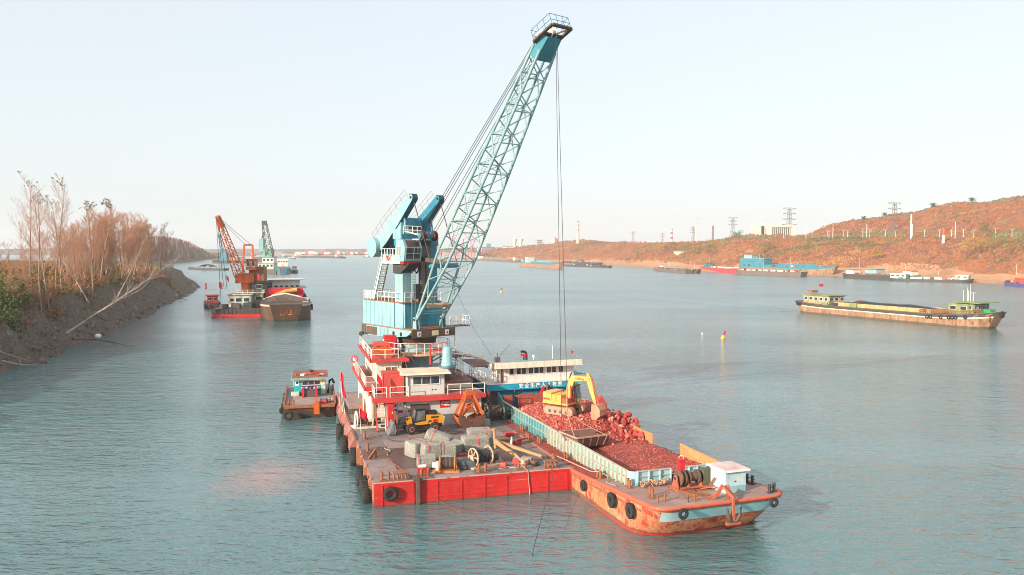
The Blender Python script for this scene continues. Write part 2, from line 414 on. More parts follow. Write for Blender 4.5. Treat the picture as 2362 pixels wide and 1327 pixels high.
# ---- right shore: beach, scrub slope, road bench, hill
WL = [(1020,594),(1100,598.5),(1200,602),(1300,606),(1420,613),(1520,619),(1620,626),(1700,631),(1800,634),(1940,638),(2060,642),(2180,648),(2280,654),(2362,660),(2500,672),(2800,702)]
BEACH = [(1020,591),(1100,594),(1200,598),(1300,598),(1420,603),(1560,606),(1700,613),(1800,616),(1940,616),(2060,620),(2180,624),(2280,628),(2362,632),(2800,668)]
BENCH = [(1020,590),(1100,580),(1150,577),(1200,573),(1300,572),(1400,568),(1500,566),(1600,564),(1700,556),(1850,552),(1960,549),(2150,550),(2300,552),(2362,551),(2800,548)]
CREST = [(1020,589),(1100,577),(1150,574),(1200,570),(1260,566),(1310,556),(1345,553),(1400,560),(1480,561),(1560,563),(1640,557),(1700,548),(1790,548),(1860,545),(1885,533),(1920,520),(1990,508),(2060,497),(2110,491),(2160,475),(2220,468),(2290,466),(2362,452),(2500,430),(2800,420)]
def shore_profile(px):
    """list of (pixel row, distance) from the water's edge inland"""
    wy = interp(WL, px); d0 = ground(px, wy).y
    by = interp(BEACH, px); ry = interp(BENCH, px); cy = interp(CREST, px)
    k = min(d0/550.0, 1.6)
    return [(wy+3.5, d0*0.965), (wy, d0), (wy*0.65+by*0.35, d0+14*k), (by, d0+30*k), (by*0.65+ry*0.35, d0+52*k), (ry*0.7+by*0.3, d0+78*k), (ry, d0+105*k), (ry-0.4, d0+140*k),
            (ry*0.6+cy*0.4, d0+200*k), (ry*0.22+cy*0.78, d0+255*k), (cy, d0+320*k), (cy+6, d0+430*k), (cy+14, d0+700*k)]
def shore_point(px, s):
    """s in profile segments: 1 water edge, 3 beach top, 6-7 road bench, 10 crest"""
    pr = shore_profile(px); i = min(int(s), len(pr)-2); t = s-i
    (ya, da), (yb, db) = pr[i], pr[i+1]
    return at(px, ya+(yb-ya)*t, da+(db-da)*t)
def shore_z(p, px, s):
    a = 0 if s < 2 else min(1.0, (s-2)/2)
    n = noise.noise(Vector((p.x*0.02, p.y*0.02, 3))) * 4.5 + noise.noise(Vector((p.x*0.07, p.y*0.07, 8))) * 2.6
    if 5.7 < s < 7.4: a *= 0.15
    if s > 9.6: a *= 0.35
    return max(-1.5, p.z + a*n)
def right_shore():
    rows = []; ss = [i*0.25 for i in range(0, 48)]
    pxs = list(range(1020, 2800, 7))
    for s in ss:
        r = []
        for px in pxs:
            p = shore_point(px, s); r.append((p.x, p.y, shore_z(p, px, s)))
        rows.append(r)
    mb = MB(); mb.sheet(rows)
    me = mb.mesh('right_shore_hills'); me.materials.append(m_hill); me.materials.append(m_beach)
    nx = len(pxs)-1
    for i, p in enumerate(me.polygons):
        if ss[i//nx] < 3.0 + 0.4*sin(i%nx*0.13): p.material_index = 1
    struct(obj('right_shore_hills', me, None))
right_shore()

# ---- far shore
def far_shore():
    mb = MB(); rows = []
    for k, (d, h) in enumerate([(2330,-1),(2350,1.5),(2420,5),(2500,9),(2700,12),(3300,20)]):
        rows.append([(x, d + 40*noise.noise(Vector((x*0.002,1,0))), h*(0.75+0.6*abs(noise.noise(Vector((x*0.004,k*0.3,2)))) ) if h > 0 else -1) for x in range(-3000, 3001, 60)])
    mb.sheet(rows); struct(mb.build('far_shore', m_far))
    mb = MB(); rows = []
    # farther wooded bank on the left, behind the headland
    base = [(300,612),(380,608),(430,604),(470,600),(500,597),(540,594.5)]
    for s, dd, hh in ((0,-15,-1),(0,0,0),(0,20,4),(0,60,7),(0,300,9)):
        rows.append([(lambda g: (g.x-dd*0.4, g.y+dd, hh))(ground(px, interp(base, px))) for px in range(300, 545, 8)])
    mb.sheet(rows); struct(mb.build('wooded_far_bank', m_plain))
far_shore()
# ================================================================ FRAMES AND SMALL BUILDERS
class Frame:
    def __init__(self, o, deg):
        self.o = Vector((o[0], o[1], 0)); self.a = RAD(deg)
        self.R = Matrix.Rotation(self.a, 4, 'Z')
    def w(self, x, y, z=0.0): return self.o + self.R @ Vector((x, y, z))
    def thing(self, name, label, cat, p, rz=0.0, group=None):
        return thing(name, label, cat, self.w(*p), self.a + rz, group)
def OFF(x, y, z): return MB(Matrix.Translation((-x, -y, -z)))
ZD = 1.65                                   # deck height of the crane pontoon
PF = Frame((-9.61, 54.55), 16.0)            # crane pontoon: x to starboard, y away
CF = Frame((7.15, 50.91), 19.4)             # rock barge

def railing(mb, pts, h=1.0, step=1.1, r=0.03, mids=1, n=5, close=False):
    pts = [Vector(p) for p in pts]
    if close: pts = pts + [pts[0]]
    up = Vector((0,0,1))
    for a, b in zip(pts, pts[1:]):
        k = max(1, int(round((b-a).length/step)))
        for i in range(k): 
            p = a.lerp(b, i/k); mb.tube(p, p+up*h, r, n=n, caps=False)
        for j in range(1, mids+2):
            mb.tube(a+up*h*j/(mids+1), b+up*h*j/(mids+1), r*0.9, n=n, caps=False)
    p = pts[-1]; mb.tube(p, p+up*h, r, n=n, caps=False)
def window(parent, c, w, h, nrm='-y', mull=1, frame=m_white, gl=m_glass, t=0.06):
    """framed window standing proud of a wall; c = centre on the wall face in the parent's frame"""
    mbf = MB(); mbg = MB(); c = Vector(c)
    ax = {'-y': (Vector((1,0,0)), Vector((0,-1,0))), '+y': (Vector((-1,0,0)), Vector((0,1,0))), '-x': (Vector((0,-1,0)), Vector((-1,0,0))), '+x': (Vector((0,1,0)), Vector((1,0,0)))}[nrm]
    u, nn = ax; up = Vector((0,0,1)); f = 0.07
    def bar(a, b, wd):
        mbf.beam(c + nn*t/2 + u*a[0] + up*a[1], c + nn*t/2 + u*b[0] + up*b[1], wd, t, up=nn)
    bar((-w/2,-h/2),(w/2,-h/2),f); bar((-w/2,h/2),(w/2,h/2),f); bar((-w/2,-h/2-f/2),(-w/2,h/2+f/2),f); bar((w/2,-h/2-f/2),(w/2,h/2+f/2),f)
    for i in range(1, mull+1): x = -w/2 + w*i/(mull+1); bar((x,-h/2),(x,h/2),f*0.8)
    o = mbf.build('window', frame, parent)
    q = [c + nn*0.02 + u*a + up*b for a, b in ((-w/2,-h/2),(w/2,-h/2),(w/2,h/2),(-w/2,h/2))]
    mbg.add(q + [p - nn*0.015 for p in q], [(0,1,2,3),(7,6,5,4),(0,4,5,1),(1,5,6,2),(2,6,7,3),(3,7,4,0)])
    mbg.build('pane', gl, o)
    return o
def stairs(parent, a, b, width, steps, mat, side=(1,0,0), name='stair', tread=0.24):
    a = Vector(a); b = Vector(b); s = Vector(side).normalized()
    mb = MB()
    for sg in (-1, 1): mb.beam(a+s*sg*width/2, b+s*sg*width/2, 0.07, 0.2)
    o = mb.build(name, mat, parent)
    d = (b-a); dh = Vector((d.x, d.y, 0)).normalized()
    for i in range(1, steps+1):
        p = a + d*i/(steps+1)
        MB().hexa([p+s*k*width/2+dh*j*tread/2+Vector((0,0,z)) for z in (-.02,.02) for k, j in ((-1,-1),(1,-1),(1,1),(-1,1))]).build('tread', mat, o)
    return o
def text_mesh(body, size, mat, parent, loc, rot=(pi/2,0,0), name='lettering', spacing=1.0, depth=0.006, sx=1.0, align='CENTER'):
    cu = bpy.data.curves.new('t', 'FONT'); cu.body = body; cu.size = size; cu.align_x = align; cu.align_y = 'CENTER'
    cu.extrude = depth; cu.offset = size*0.022; cu.space_character = spacing; cu.resolution_u = 3
    o = bpy.data.objects.new('t', cu); COL.objects.link(o)
    dg = bpy.context.evaluated_depsgraph_get(); me = bpy.data.meshes.new_from_object(o.evaluated_get(dg))
    bpy.data.objects.remove(o); me.name = name; me.materials.clear()
    t = obj(name, me, mat, parent); t.location = loc; t.rotation_euler = rot; t.scale = (sx,1,1)
    return t
def tyre_mesh(R=0.62, r=0.2):
    mb = MB(); mb.torus((0,0,0), R-r, r, (1,0,0), 22, 9, 0.95)
    for i in range(22):
        t = 2*pi*i/22; d = Vector((0,cos(t),sin(t))); mb.beam(d*(R-0.02)+Vector((-r*0.75,0,0)), d*(R-0.02)+Vector((r*0.75,0,0)), 0.05, 0.07, up=d)
    return mb.mesh('tyre_fender')
TYRE = tyre_mesh()
def tyre(pos, rz, label, group, s=1.0, tilt=0.0, sw=1.0):
    t = obj('tyre_fender', TYRE, m_tyre); t.location = pos; t.rotation_euler = (tilt, 0, rz); t.scale = (s*sw, s, s)
    return tag(t, label, 'tyre', group)
def bollard(parent, c, rz=0.0, s=1.0, mat=m_rust):
    M = Matrix.Translation(c) @ Matrix.Rotation(rz, 4, 'Z') @ Matrix.Scale(s, 4)
    mb = MB(M); mb.bb(-0.55,0.55,-0.2,0.2,0,0.08)
    for x in (-0.32, 0.32):
        mb.tube((x,0,0.06),(x,0,0.72),0.13,n=10); mb.tube((x,0,0.72),(x,0,0.78),0.16,n=10)
    mb.tube((-0.6,0,0.48),(0.6,0,0.48),0.035,n=6)
    return mb.build('bollard', mat, parent)
def flag(pos, label, h=2.2, w=0.55, lean=(0.1,0.0), rz=0.0, drop=1.0, group=None, pole=m_rail):
    t = thing('flag', label, 'flag', pos, rz, group)
    top = Vector((lean[0], lean[1], h)); MB().tube((0,0,0), top, 0.025, 0.018, 6).build('flagpole', pole, t)
    rows = []
    for i in range(7):
        r = []
        for j in range(6):
            k = j/5; u = i/6
            r.append(top*(1-0.30*u) + Vector((k*w*(1-0.35*drop*k), 0.06*sin(5*k+3*u)+0.05*k, -0.55*drop*k*w - 0.05*sin(4*k))))
        rows.append(r)
    mb = MB(); mb.sheet(rows); o = mb.build('cloth', m_flag, t)
    return t
def winch(parent_frame, p, label, s=1.0, rz=0.0, drum=m_rope, body=m_steel, cat='winch', motor=m_steel):
    t = parent_frame.thing('winch', label, cat, p, rz)
    def b(): return MB(Matrix.Scale(s, 4))
    b().bb(-1.1,1.2,-0.6,0.6,0,0.14).build('base_frame', body, t)
    q = b(); q.tube((-0.65,0,0.75),(0.5,0,0.75),0.42,n=18)
    for i in range(10): q.torus((-0.6+i*0.115,0,0.75), 0.44, 0.05, (1,0,0), 18, 5)
    q.build('rope_drum', drum, t)
    for x in (-0.72, 0.56):
        q = b(); q.torus((x,0,0.75),0.62,0.06,(1,0,0),20,6)
        for k in range(6): a = k*pi/3; q.beam((x,0,0.75),(x,0.6*cos(a),0.75+0.6*sin(a)),0.06,0.09)
        q.build('drum_flange', body, t)
        q = b(); q.prism([(-0.42,0.1),(0.42,0.1),(0.14,0.9),(-0.14,0.9)],'x',x+(0.1 if x>0 else -0.16),x+(0.16 if x>0 else -0.1)); q.build('bearing_stand', body, t)
    q = b(); q.tube((0.75,-0.1,0.5),(1.25,-0.1,0.5),0.26,n=12); q.bb(0.7,0.95,-0.35,0.3,0.12,0.8); q.build('motor', motor, t)
    return t
def frustum_house(mb, x0, x1, y0, y1, z0, z1): mb.bb(x0,x1,y0,y1,z0,z1)

# ================================================================ CRANE PONTOON
PW, PLEN = 14.85, 37.0
pont = PF.thing('crane_pontoon', 'wide red flat-decked pontoon carrying the tall blue crane', 'pontoon', (PW/2, 0, 0))
def PB(): return OFF(PW/2, 0, 0)
PB().bb(0,PW,0.03,PLEN,-0.8,ZD-0.06).build('hull', m_rustside, pont)
q = PB(); q.prism([(0.12,-0.8),(PW-0.18,-0.8),(PW,-0.55),(PW,ZD+0.02),(0,ZD+0.02),(0,-0.5)],'y',0.0,0.028); fp = q.build('front_plate', m_red, pont, 'bright red front plate with raised frames')
for x in (0.55, 2.75, 4.45, 6.2, 7.9, 9.55, 11.2, 12.7, 14.2):
    PB().bb(x,x+0.09,-0.05,0.0,-0.4,ZD-0.12).build('stiffener', m_red, fp)
for z in (0.42, ZD-0.14): PB().bb(0.55,14.29,-0.04,0.0,z,z+0.06).build('stiffener', m_red, fp)
q = PB(); q.bb(0.02,PW-0.02,-0.03,0.12,ZD+0.02,ZD+0.07); q.build('deck_edge_bar', paint('highlight_edge',(0.52,0.30,0.25),0.7,rust=0.4,rustcol=(0.3,0.1,0.06)), pont)  # front edge highlight put into the bar's pale colour, with rust
# deck plates, each a piece
px_ = [0.0,2.1,4.4,7.4,10.4,12.7,PW]; py_ = [0.12,3.4,6.6,9.8,13.0,16.2,19.4,24.0,30.0,PLEN]
m_plateA = m_deck
m_plateB = paint('wet_brown_deck_plate', (0.115,0.068,0.06), 0.42, rust=0.3, rustcol=(0.17,0.07,0.05), scale=0.6, var=0.35, spec=0.5)
m_plateC = paint('dusty_pink_deck_plate', (0.28,0.205,0.19), 0.8, rust=0.32, rustcol=(0.20,0.095,0.075), scale=0.5, var=0.3)
rd = random.Random(3)
for j in range(len(py_)-1):
    for i in range(len(px_)-1):
        g = 0.012; z = ZD-0.06 + rd.uniform(0.035, 0.055)
        mt = m_plateB if (i in (0,1,2) and j in (1,2)) or (i==4 and j==1) else (m_plateC if rd.random() < 0.42 else m_plateA)
        if i == 0 and j in (0, 1): mt = m_plateC
        PB().bb(px_[i]+g,px_[i+1]-g,py_[j]+g,py_[j+1]-g,ZD-0.06,z).build('deck_plate', mt, pont)
# side ledges with sloping faces and rubbing strake
for y0, y1 in ((13.5,16.8),(17.2,21.0),(21.4,25.2),(25.6,30.0),(30.4,35.8)):
    q = PB(); q.prism([(-0.55,0.55),(-0.02,0.35),(-0.02,ZD+0.10),(-0.18,ZD+0.10),(-0.55,1.15)],'y',y0,y1); q.build('side_ledge', m_deckred, pont)
for y0 in (1.2, 4.6, 7.6, 10.6):
    q = PB(); q.prism([(-0.22,0.2),(-0.01,0.0),(-0.01,ZD+0.05),(-0.22,ZD-0.05)],'y',y0,y0+0.5); q.build('side_rib', m_rustside, pont)
q = PB(); q.beam((-0.12,6.7,ZD-0.6),(1.0,7.5,ZD+0.55),0.14,0.2); q.beam((1.0,7.5,ZD),(1.0,7.5,ZD+0.6),0.16); q.beam((-0.1,6.7,ZD-0.6),(-0.1,9.0,ZD-0.1),0.12); q.build('fender_bracket', m_rust, pont)
for c, rz in (((0.9,0.75,ZD),0.1),((3.75,0.9,ZD),0.0),((8.0,0.95,ZD),0.0),((11.0,0.8,ZD),0.0),((13.9,2.0,ZD),1.4),((0.55,9.4,ZD),1.5),((0.7,13.6,ZD),1.5),((14.1,9.4,ZD),1.6),((12.2,18.5,ZD),0.2)):
    bollard(pont, (c[0]-PW/2, c[1], c[2]), rz, 0.78)
for x, y in ((1.9,0.45),(13.1,0.45)):                     # roller fairleads
    q = PB(); q.bb(x-0.5,x+0.5,y-0.2,y+0.25,ZD,ZD+0.1); q.bb(x-0.5,x+0.5,y-0.2,y+0.25,ZD+0.55,ZD+0.62)
    for k in (-0.42,-0.16,0.16,0.42): q.tube((x+k,y,ZD+0.1),(x+k,y,ZD+0.56),0.07,n=8)
    q.build('roller_fairlead', m_rust, pont)
q = PB(); q.bb(2.95,3.2,-0.3,-0.02,-0.9,ZD+0.5); q.bb(2.75,3.4,-0.2,0.3,ZD+0.02,ZD+0.18); q.build('guide_post', m_grime, pont)
# low hatch coamings
for x, y in ((12.9,8.4),(13.0,11.4)): 
    q = PB(); q.bb(x-0.35,x+0.35,y-0.35,y+0.35,ZD,ZD+0.28); q.build('deck_hatch', m_trim, pont)
for p in ((0.0-0.22,1.75),(-0.22,3.2),(-0.24,6.0),(-0.26,11.8),(-0.7,16.4),(-0.75,21.5)):
    tyre(PF.w(p[0]-0.16, p[1], 0.55), PF.a+0.02, 'big black tyre fender hung on the left side of the red crane pontoon', 'tyres along the left side of the crane pontoon', 1.35, 0, 1.15)
tyre(PF.w(1.15,-0.26,0.95), PF.a+pi/2, 'grey tyre fender hanging flat on the red front plate of the pontoon', None, 0.86, 0, 0.8)
tyre(PF.w(PW+0.28,1.0,0.55), PF.a, 'tyre squeezed between the red pontoon corner and the rusty rock barge', None, 1.15, 0, 0.8)
t = tag(MB().path([ground(955,1131,0.4),ground(1010,1155,0.15),ground(1060,1180,0.0),ground(1130,1208,-0.4)],0.014,5).build('mooring_line', m_rust), 'thin brown rope trailing from the red front plate into the water', 'rope')
q = MB(); a = PF.w(11.2,-0.06,ZD+0.1); q.path([PF.w(10.8,0.7,ZD+0.5),a,PF.w(11.3,-0.1,0.4),PF.w(11.35,-0.1,-0.4)],0.03,5); tag(q.build('mooring_line', m_hemp), 'pale rope hanging straight down the red front plate by the bollards', 'rope')
q = MB(); q.path([PF.w(13.1,0.2,ZD+0.35),PF.w(12.9,-0.6,1.2),at(1240,1230,47.5),at(1216,1327,44.6)],0.022,5); tag(q.build('mooring_line', m_rope), 'thin dark mooring wire running from the roller fairlead towards open water', 'rope')
for k, (pts, mm, lb) in enumerate([([(2.6,12.6),(3.4,11.8),(4.8,11.6),(6.0,12.2),(7.4,11.9)],m_rope,'black hose snaking over the deck behind the mesh bundles'),([(11.8,14.4),(11.2,12.6),(11.6,11.2),(11.0,10.2)],m_rope,'dark cable running from the grab towards the anchor'),([(2.0,10.4),(2.2,8.6),(1.7,6.9)],m_hemp,'pale rope lying by the left bollards'),([(9.3,1.4),(10.2,1.6),(10.9,1.0),(11.4,1.5)],m_hemp,'frayed pale rope in front of the rope drum')]):
    P3 = []
    for a, b in zip(pts, pts[1:]):
        for j in range(6): u = j/6; P3.append(PF.w(a[0]+(b[0]-a[0])*u+0.12*sin(j*1.3+k), a[1]+(b[1]-a[1])*u+0.12*cos(j*1.1), ZD+0.03))
    tag(MB().path(P3,0.035,5).build('deck_hose', mm), lb, 'hose')
# a greasy chain on the deck
q = MB()
for k in range(34):
    p = PF.w(1.75+0.032*k, 6.3-0.165*k, ZD+0.055); q.torus(p, 0.085, 0.028, (0.3,0.2,1) if k%2 else (1,0.3,0.2), 8, 5)
tag(q.build('deck_chain', m_rust), 'rusty chain lying in a line along the worn pontoon deck', 'chain')

# ================================================================ DECKHOUSE
HX, HY = 7.2, 24.0
house = PF.thing('deckhouse', 'stepped grey and cream deckhouse with red trim around the crane pedestal', 'deckhouse', (HX, HY, ZD))
def HB(): return OFF(HX, HY, ZD)
def hp(x, y, z): return (x-HX, y-HY, z-ZD)
q = HB(); q.bb(3.15,11.9,17.1,20.3,ZD,4.25); low = q.build('front_storey', m_wall, house)
q = HB(); q.bb(2.0,11.8,20.35,33.0,ZD,4.95); main = q.build('main_storey', m_cream, house)
window(main, hp(2.0,22.2,3.6), 0.7, 0.8, '-x', 0); window(main, hp(2.0,24.4,3.6), 0.7, 0.8, '-x', 0); window(main, hp(2.0,27.2,3.6), 0.7, 0.8, '-x', 0)
window(main, hp(2.45,20.35,3.5), 0.45, 1.1, '-y', 0)
# openings and signs of the front wall
q = HB(); q.bb(5.2,6.95,17.02,17.1,ZD+0.05,3.72); q.build('roller_door', paint('maroon_door', (0.10,0.045,0.04), 0.6), low)
def board(x0, x1, z0, z1, mat, name='sign_board', par=low, y=17.1, t=0.03):
    return HB().bb(x0,x1,y-t,y,z0,z1).build(name, mat, par)
s1 = board(3.6,3.98,3.2,4.0,m_decal,'sign_board'); 
HB().tube((3.79,17.045,3.72),(3.79,17.068,3.72),0.14,n=14).build('sign_emblem', m_signblue, s1)
HB().bb(3.62,3.96,17.05,17.068,3.23,3.40).build('sign_emblem', m_signblue, s1)
s2 = board(4.08,4.50,3.28,4.02,m_decal,'sign_board')
HB().prism([(4.14,3.62),(4.44,3.62),(4.29,3.92)],'y',17.05,17.068).build('sign_emblem', m_signyel, s2)
board(4.05,4.52,3.02,3.25,m_signred,'sign_board'); board(4.56,4.82,3.78,4.02,m_signred,'sign_board'); board(4.98,5.17,3.05,3.25,m_signred,'sign_board'); board(4.6,4.8,3.3,3.7,m_decal,'sign_board')
s4 = HB(); s4.prism([(6.85,4.0),(7.05,3.8),(6.85,3.6),(6.65,3.8)],'y',17.07,17.1); s4 = s4.build('diamond_sign', m_decal, low)
HB().prism([(6.85,3.9),(6.95,3.8),(6.85,3.7),(6.75,3.8)],'y',17.055,17.069).build('sign_emblem', m_signred, s4)
s5 = board(7.95,8.9,3.28,3.98,m_signred,'sign_board')
text_mesh('安全区域', 0.19, m_decal, s5, hp(8.52,17.06,3.76)); text_mesh('严禁烟火', 0.19, m_decal, s5, hp(8.52,17.06,3.52))
HB().prism([(8.04,3.56),(8.22,3.56),(8.13,3.74)],'y',17.055,17.069).build('sign_emblem', m_signyel, s5)
# front upper deck with red fascia
q = HB(); q.bb(1.8,12.1,16.5,20.3,4.25,4.5); fd = q.build('front_deck', m_deckred, house)
q = HB(); q.bb(1.72,12.2,16.4,16.5,4.12,4.58); q.bb(1.72,1.8,16.5,20.3,4.12,4.58); q.build('fascia', m_trim, fd)
for pp in ([(3.3,16.55,4.5),(4.95,16.55,4.5)],[(1.9,18.5,4.5),(1.9,16.55,4.5),(3.0,16.55,4.5)],[(8.6,16.55,4.5),(12.1,16.55,4.5)]): q = HB(); railing(q, pp, 1.0, 1.15, 0.035); q.build('railing', m_rail, fd)
# left balcony, a step higher
q = HB(); q.bb(1.3,11.9,20.36,33.0,5.0,5.16); q.bb(1.3,2.9,18.8,20.34,5.0,5.16); bal = q.build('balcony_deck', m_deckred, house)
q = HB(); q.bb(1.22,1.3,18.7,33.0,4.86,5.24); q.bb(1.22,2.9,18.7,18.8,4.86,5.24); q.build('fascia', m_trim, bal)
q = HB(); railing(q, [(1.38,32.8,5.16),(1.38,18.9,5.16),(2.8,18.9,5.16)],1.0,1.2,0.035); q.build('railing', m_rail, bal)
q = HB()
for y in (19.0,23.0,28.0): q.tube((1.5,y,ZD),(1.5,y,5.0),0.06,n=6)
q.build('post', m_rail, bal)
# second storey
q = HB(); q.bb(2.6,4.95,20.9,32.0,5.16,7.35); st2 = q.build('second_storey', m_cream, house)
window(st2, hp(4.0,20.9,6.25), 1.15, 0.95, '-y', 1, gl=glass('curtained_glass',(0.16,0.10,0.05),0.3))
for y in (22.2,24.3,26.8): window(st2, hp(2.6,y,6.25), 0.7, 0.9, '-x', 0)
q = HB(); q.bb(2.0,5.5,20.4,33.0,7.35,7.5); td = q.build('top_deck', m_deckred, house)
q = HB(); q.bb(1.92,2.0,20.3,33.0,7.24,7.58); q.bb(1.92,5.6,20.3,20.4,7.24,7.58); q.build('fascia', m_trim, td)
q = HB(); railing(q, [(2.1,32.5,7.5),(2.1,20.5,7.5),(4.6,20.5,7.5)],0.95,1.3,0.035); q.build('railing', m_rail, td)
stairs(house, hp(5.5,19.6,4.5), hp(5.0,22.6,7.5), 0.7, 11, m_trim, (1,0,0))
q = HB(); 
for x in (5.05,5.85): q.beam((x,19.5,4.6),(x-0.5,22.5,7.6),0.05,0.12)
q.build('stair_stringer', m_rail, house)
# front stair at the left corner
stairs(house, hp(2.45,16.0,ZD+0.05), hp(2.45,17.6,4.4), 0.75, 9, m_white, (1,0,0))
q = HB()
for x in (2.02,2.88): q.beam((x,15.95,ZD),(x,17.55,4.5),0.06,0.22); q.tube((x,15.9,ZD+0.95),(x,17.4,5.3),0.03,n=5); q.tube((x,15.95,ZD),(x,15.95,ZD+0.98),0.03,n=5)
q.build('stair_stringer', m_trim, house)
# control cab on the front deck
q = HB(); q.bb(4.95,8.45,17.45,19.2,4.5,6.5); cab = q.build('control_cab', m_wall, house)
window(cab, hp(6.75,17.45,5.85), 2.5, 0.75, '-y', 2); window(cab, hp(4.95,18.6,5.8), 0.8, 0.8, '-x', 0)
q = HB(); q.hexa([(4.3,16.75,6.46),(9.0,16.75,6.46),(9.0,19.4,6.56),(4.3,19.4,6.56),(4.45,16.9,6.6),(8.9,16.9,6.6),(8.9,19.3,6.78),(4.45,19.3,6.78)])
q.build('cab_roof', paint('cream_rusted_roof', (0.66,0.55,0.42), 0.7, rust=0.33, rustcol=(0.24,0.11,0.08)), cab)
q = HB(); q.bb(4.85,5.0,17.3,17.44,4.5,6.5); q.build('corner_post', m_rail, cab)
for k in (7.3,7.6): HB().tube((k,17.44,4.95),(k,17.40,4.95),0.06,n=8).build('vent', m_steel, cab)
# stair tower and pipes at the right
q = HB()
for z in (4.55,5.4,6.3,7.0):
    railing(q, [(9.4,21.0,z),(11.0,21.0,z),(11.0,24.5,z),(9.4,24.5,z)],0.8,0.9,0.03)
for x, y in ((9.4,21.0),(11.0,21.0),(11.0,24.5),(9.4,24.5)): q.tube((x,y,4.5),(x,y,7.7),0.05,n=6)
q.build('stair_tower', m_rail2, house)
stairs(house, hp(9.6,21.4,4.6), hp(10.8,24.2,7.2), 0.6, 10, m_rail2, (1,-0.4,0))
q = HB(); q.bb(8.9,9.6,20.4,22.4,4.5,6.6); q.build('cabinet', m_grime, house)
q = HB(); q.bb(9.7,11.2,21.4,24.6,7.35,7.5); q.build('landing', m_steel, house)
for k in range(2):
    b = tag(MB().beam(PF.w(9.2,22.6+0.5*k,7.75-0.1*k), PF.w(13.2,21.2+0.5*k,7.3-0.25*k), 0.22, 0.09).build('timber_plank', m_wood), 'long weathered plank resting on the right landing of the deckhouse', 'plank', 'planks on the deckhouse landing')
t = PF.thing('water_tank', 'tapered pale blue tank standing on the deckhouse roof', 'tank', (9.05,19.0,6.75))
q = MB(); q.lathe([(0.0,0.1),(0.62,0.1),(0.62,0.35),(0.5,0.45),(0.46,1.75),(0.36,1.95),(0.0,1.98)],16); q.build('tank_shell', m_blue, t)
q = MB(); q.lathe([(0.0,0.0),(0.85,0.0),(0.85,0.12),(0.0,0.12)],16,smooth=False); q.build('base_plate', m_teal, t)
for k in range(6): MB().tube((0.55*cos(k),0.55*sin(k),0.3),(0.55*cos(k)*1.05,0.55*sin(k)*1.05,0.42),0.06,n=6).build('lug', m_rust, t)
q = HB(); q.tube((7.6,20.0,6.9),(7.6,20.0,8.8),0.09,n=8); q.beam((7.6,20.0,8.2),(8.8,20.0,8.25),0.1); q.beam((7.6,20,8.75),(9.2,20,9.0),0.05); q.tube((9.4,20.0,6.9),(8.5,20.0,9.6),0.03,n=5); q.build('davit', m_trim, house)
# storage box and lockers standing on the decks
t = PF.thing('storage_box', 'large faded red storage box on the front deck beside the stair', 'box', (3.75,18.6,4.5))
MB().bb(-0.95,0.95,-0.75,0.75,0,2.05).build('box_body', m_redbox, t); MB().bb(-1.0,1.0,-0.8,0.8,2.05,2.13).build('lid', m_redbox, t)
for x in (-0.97,0.92): MB().bb(x,x+0.06,-0.78,-0.75,0,2.05).build('corner_strip', m_redbox, t)
MB().bb(-0.9,0.9,-0.78,-0.75,0.28,0.36).build('rib', m_redbox, t)
t = PF.thing('fuel_cabinet', 'tall bright red steel cabinet beside the front stair', 'cabinet', (3.35,16.45,ZD))
MB().bb(-0.28,0.28,-0.25,0.25,0.35,2.35).build('cabinet_body', m_red, t); MB().bb(-0.24,0.24,-0.28,-0.252,0.5,2.2).build('door', m_red, t); MB().bb(0.05,0.1,-0.31,-0.282,1.5,1.7).build('handle', m_decal, t)
for x in (-0.2,0.2): MB().bb(x-0.05,x+0.05,-0.2,0.2,0,0.35).build('leg', m_red, t)
t = PF.thing('cream_tank', 'cream cylindrical tank under the red deck edge at the house corner', 'tank', (1.75,18.0,ZD))
q = MB(); q.lathe([(0,0.5),(0.35,0.55),(0.5,1.0),(0.5,2.5),(0.35,2.8),(0,2.85)],16); q.build('tank_shell', m_cream, t)
for a in (0.5,2.1,3.7,5.3): MB().tube((0.4*cos(a),0.4*sin(a),0),(0.4*cos(a),0.4*sin(a),1.0),0.05,n=6).build('leg', m_grime, t)
t = PF.thing('life_raft', 'orange life raft in a red cradle on the top deck', 'life raft', (3.2,22.3,7.5))
q = MB(); q.prism([(-0.75,0.35),(0.8,0.35),(1.0,0.75),(0.35,1.15),(-0.85,0.95)],'y',-0.6,0.6); q.build('raft', m_orange, t)
q = MB(); q.prism([(-0.95,0.0),(0.95,0.0),(1.15,0.5),(0.9,0.5),(0.75,0.25),(-0.95,0.25)],'y',-0.72,0.72); q.bb(-0.8,0.6,-0.5,0.5,1.16,1.5); q.build('cradle', m_redbox, t)
t = PF.thing('equipment_cabinet', 'upright red equipment cabinet beside the blue pedestal', 'cabinet', (4.5,25.7,7.5))
MB().bb(-0.65,0.65,-0.5,0.5,0,1.75).build('cabinet_body', m_red, t); MB().bb(-0.05,0.55,-0.53,-0.502,0.15,1.6).build('door', m_red, t)
for z in (0.4,0.8,1.2): MB().bb(-0.68,-0.655,-0.3,0.1,z,z+0.15).build('vent', m_decal, t)
t = PF.thing('searchlight', 'small black searchlight on the top deck railing', 'lamp', (2.1,30.5,8.4)); MB().tube((0,0,0),(0,0,0.45),0.03,n=6).build('stalk', m_steel, t); MB().tube((-0.1,-0.25,0.6),(0.1,0.2,0.6),0.24,0.2,12).build('lamp_head', m_black, t)
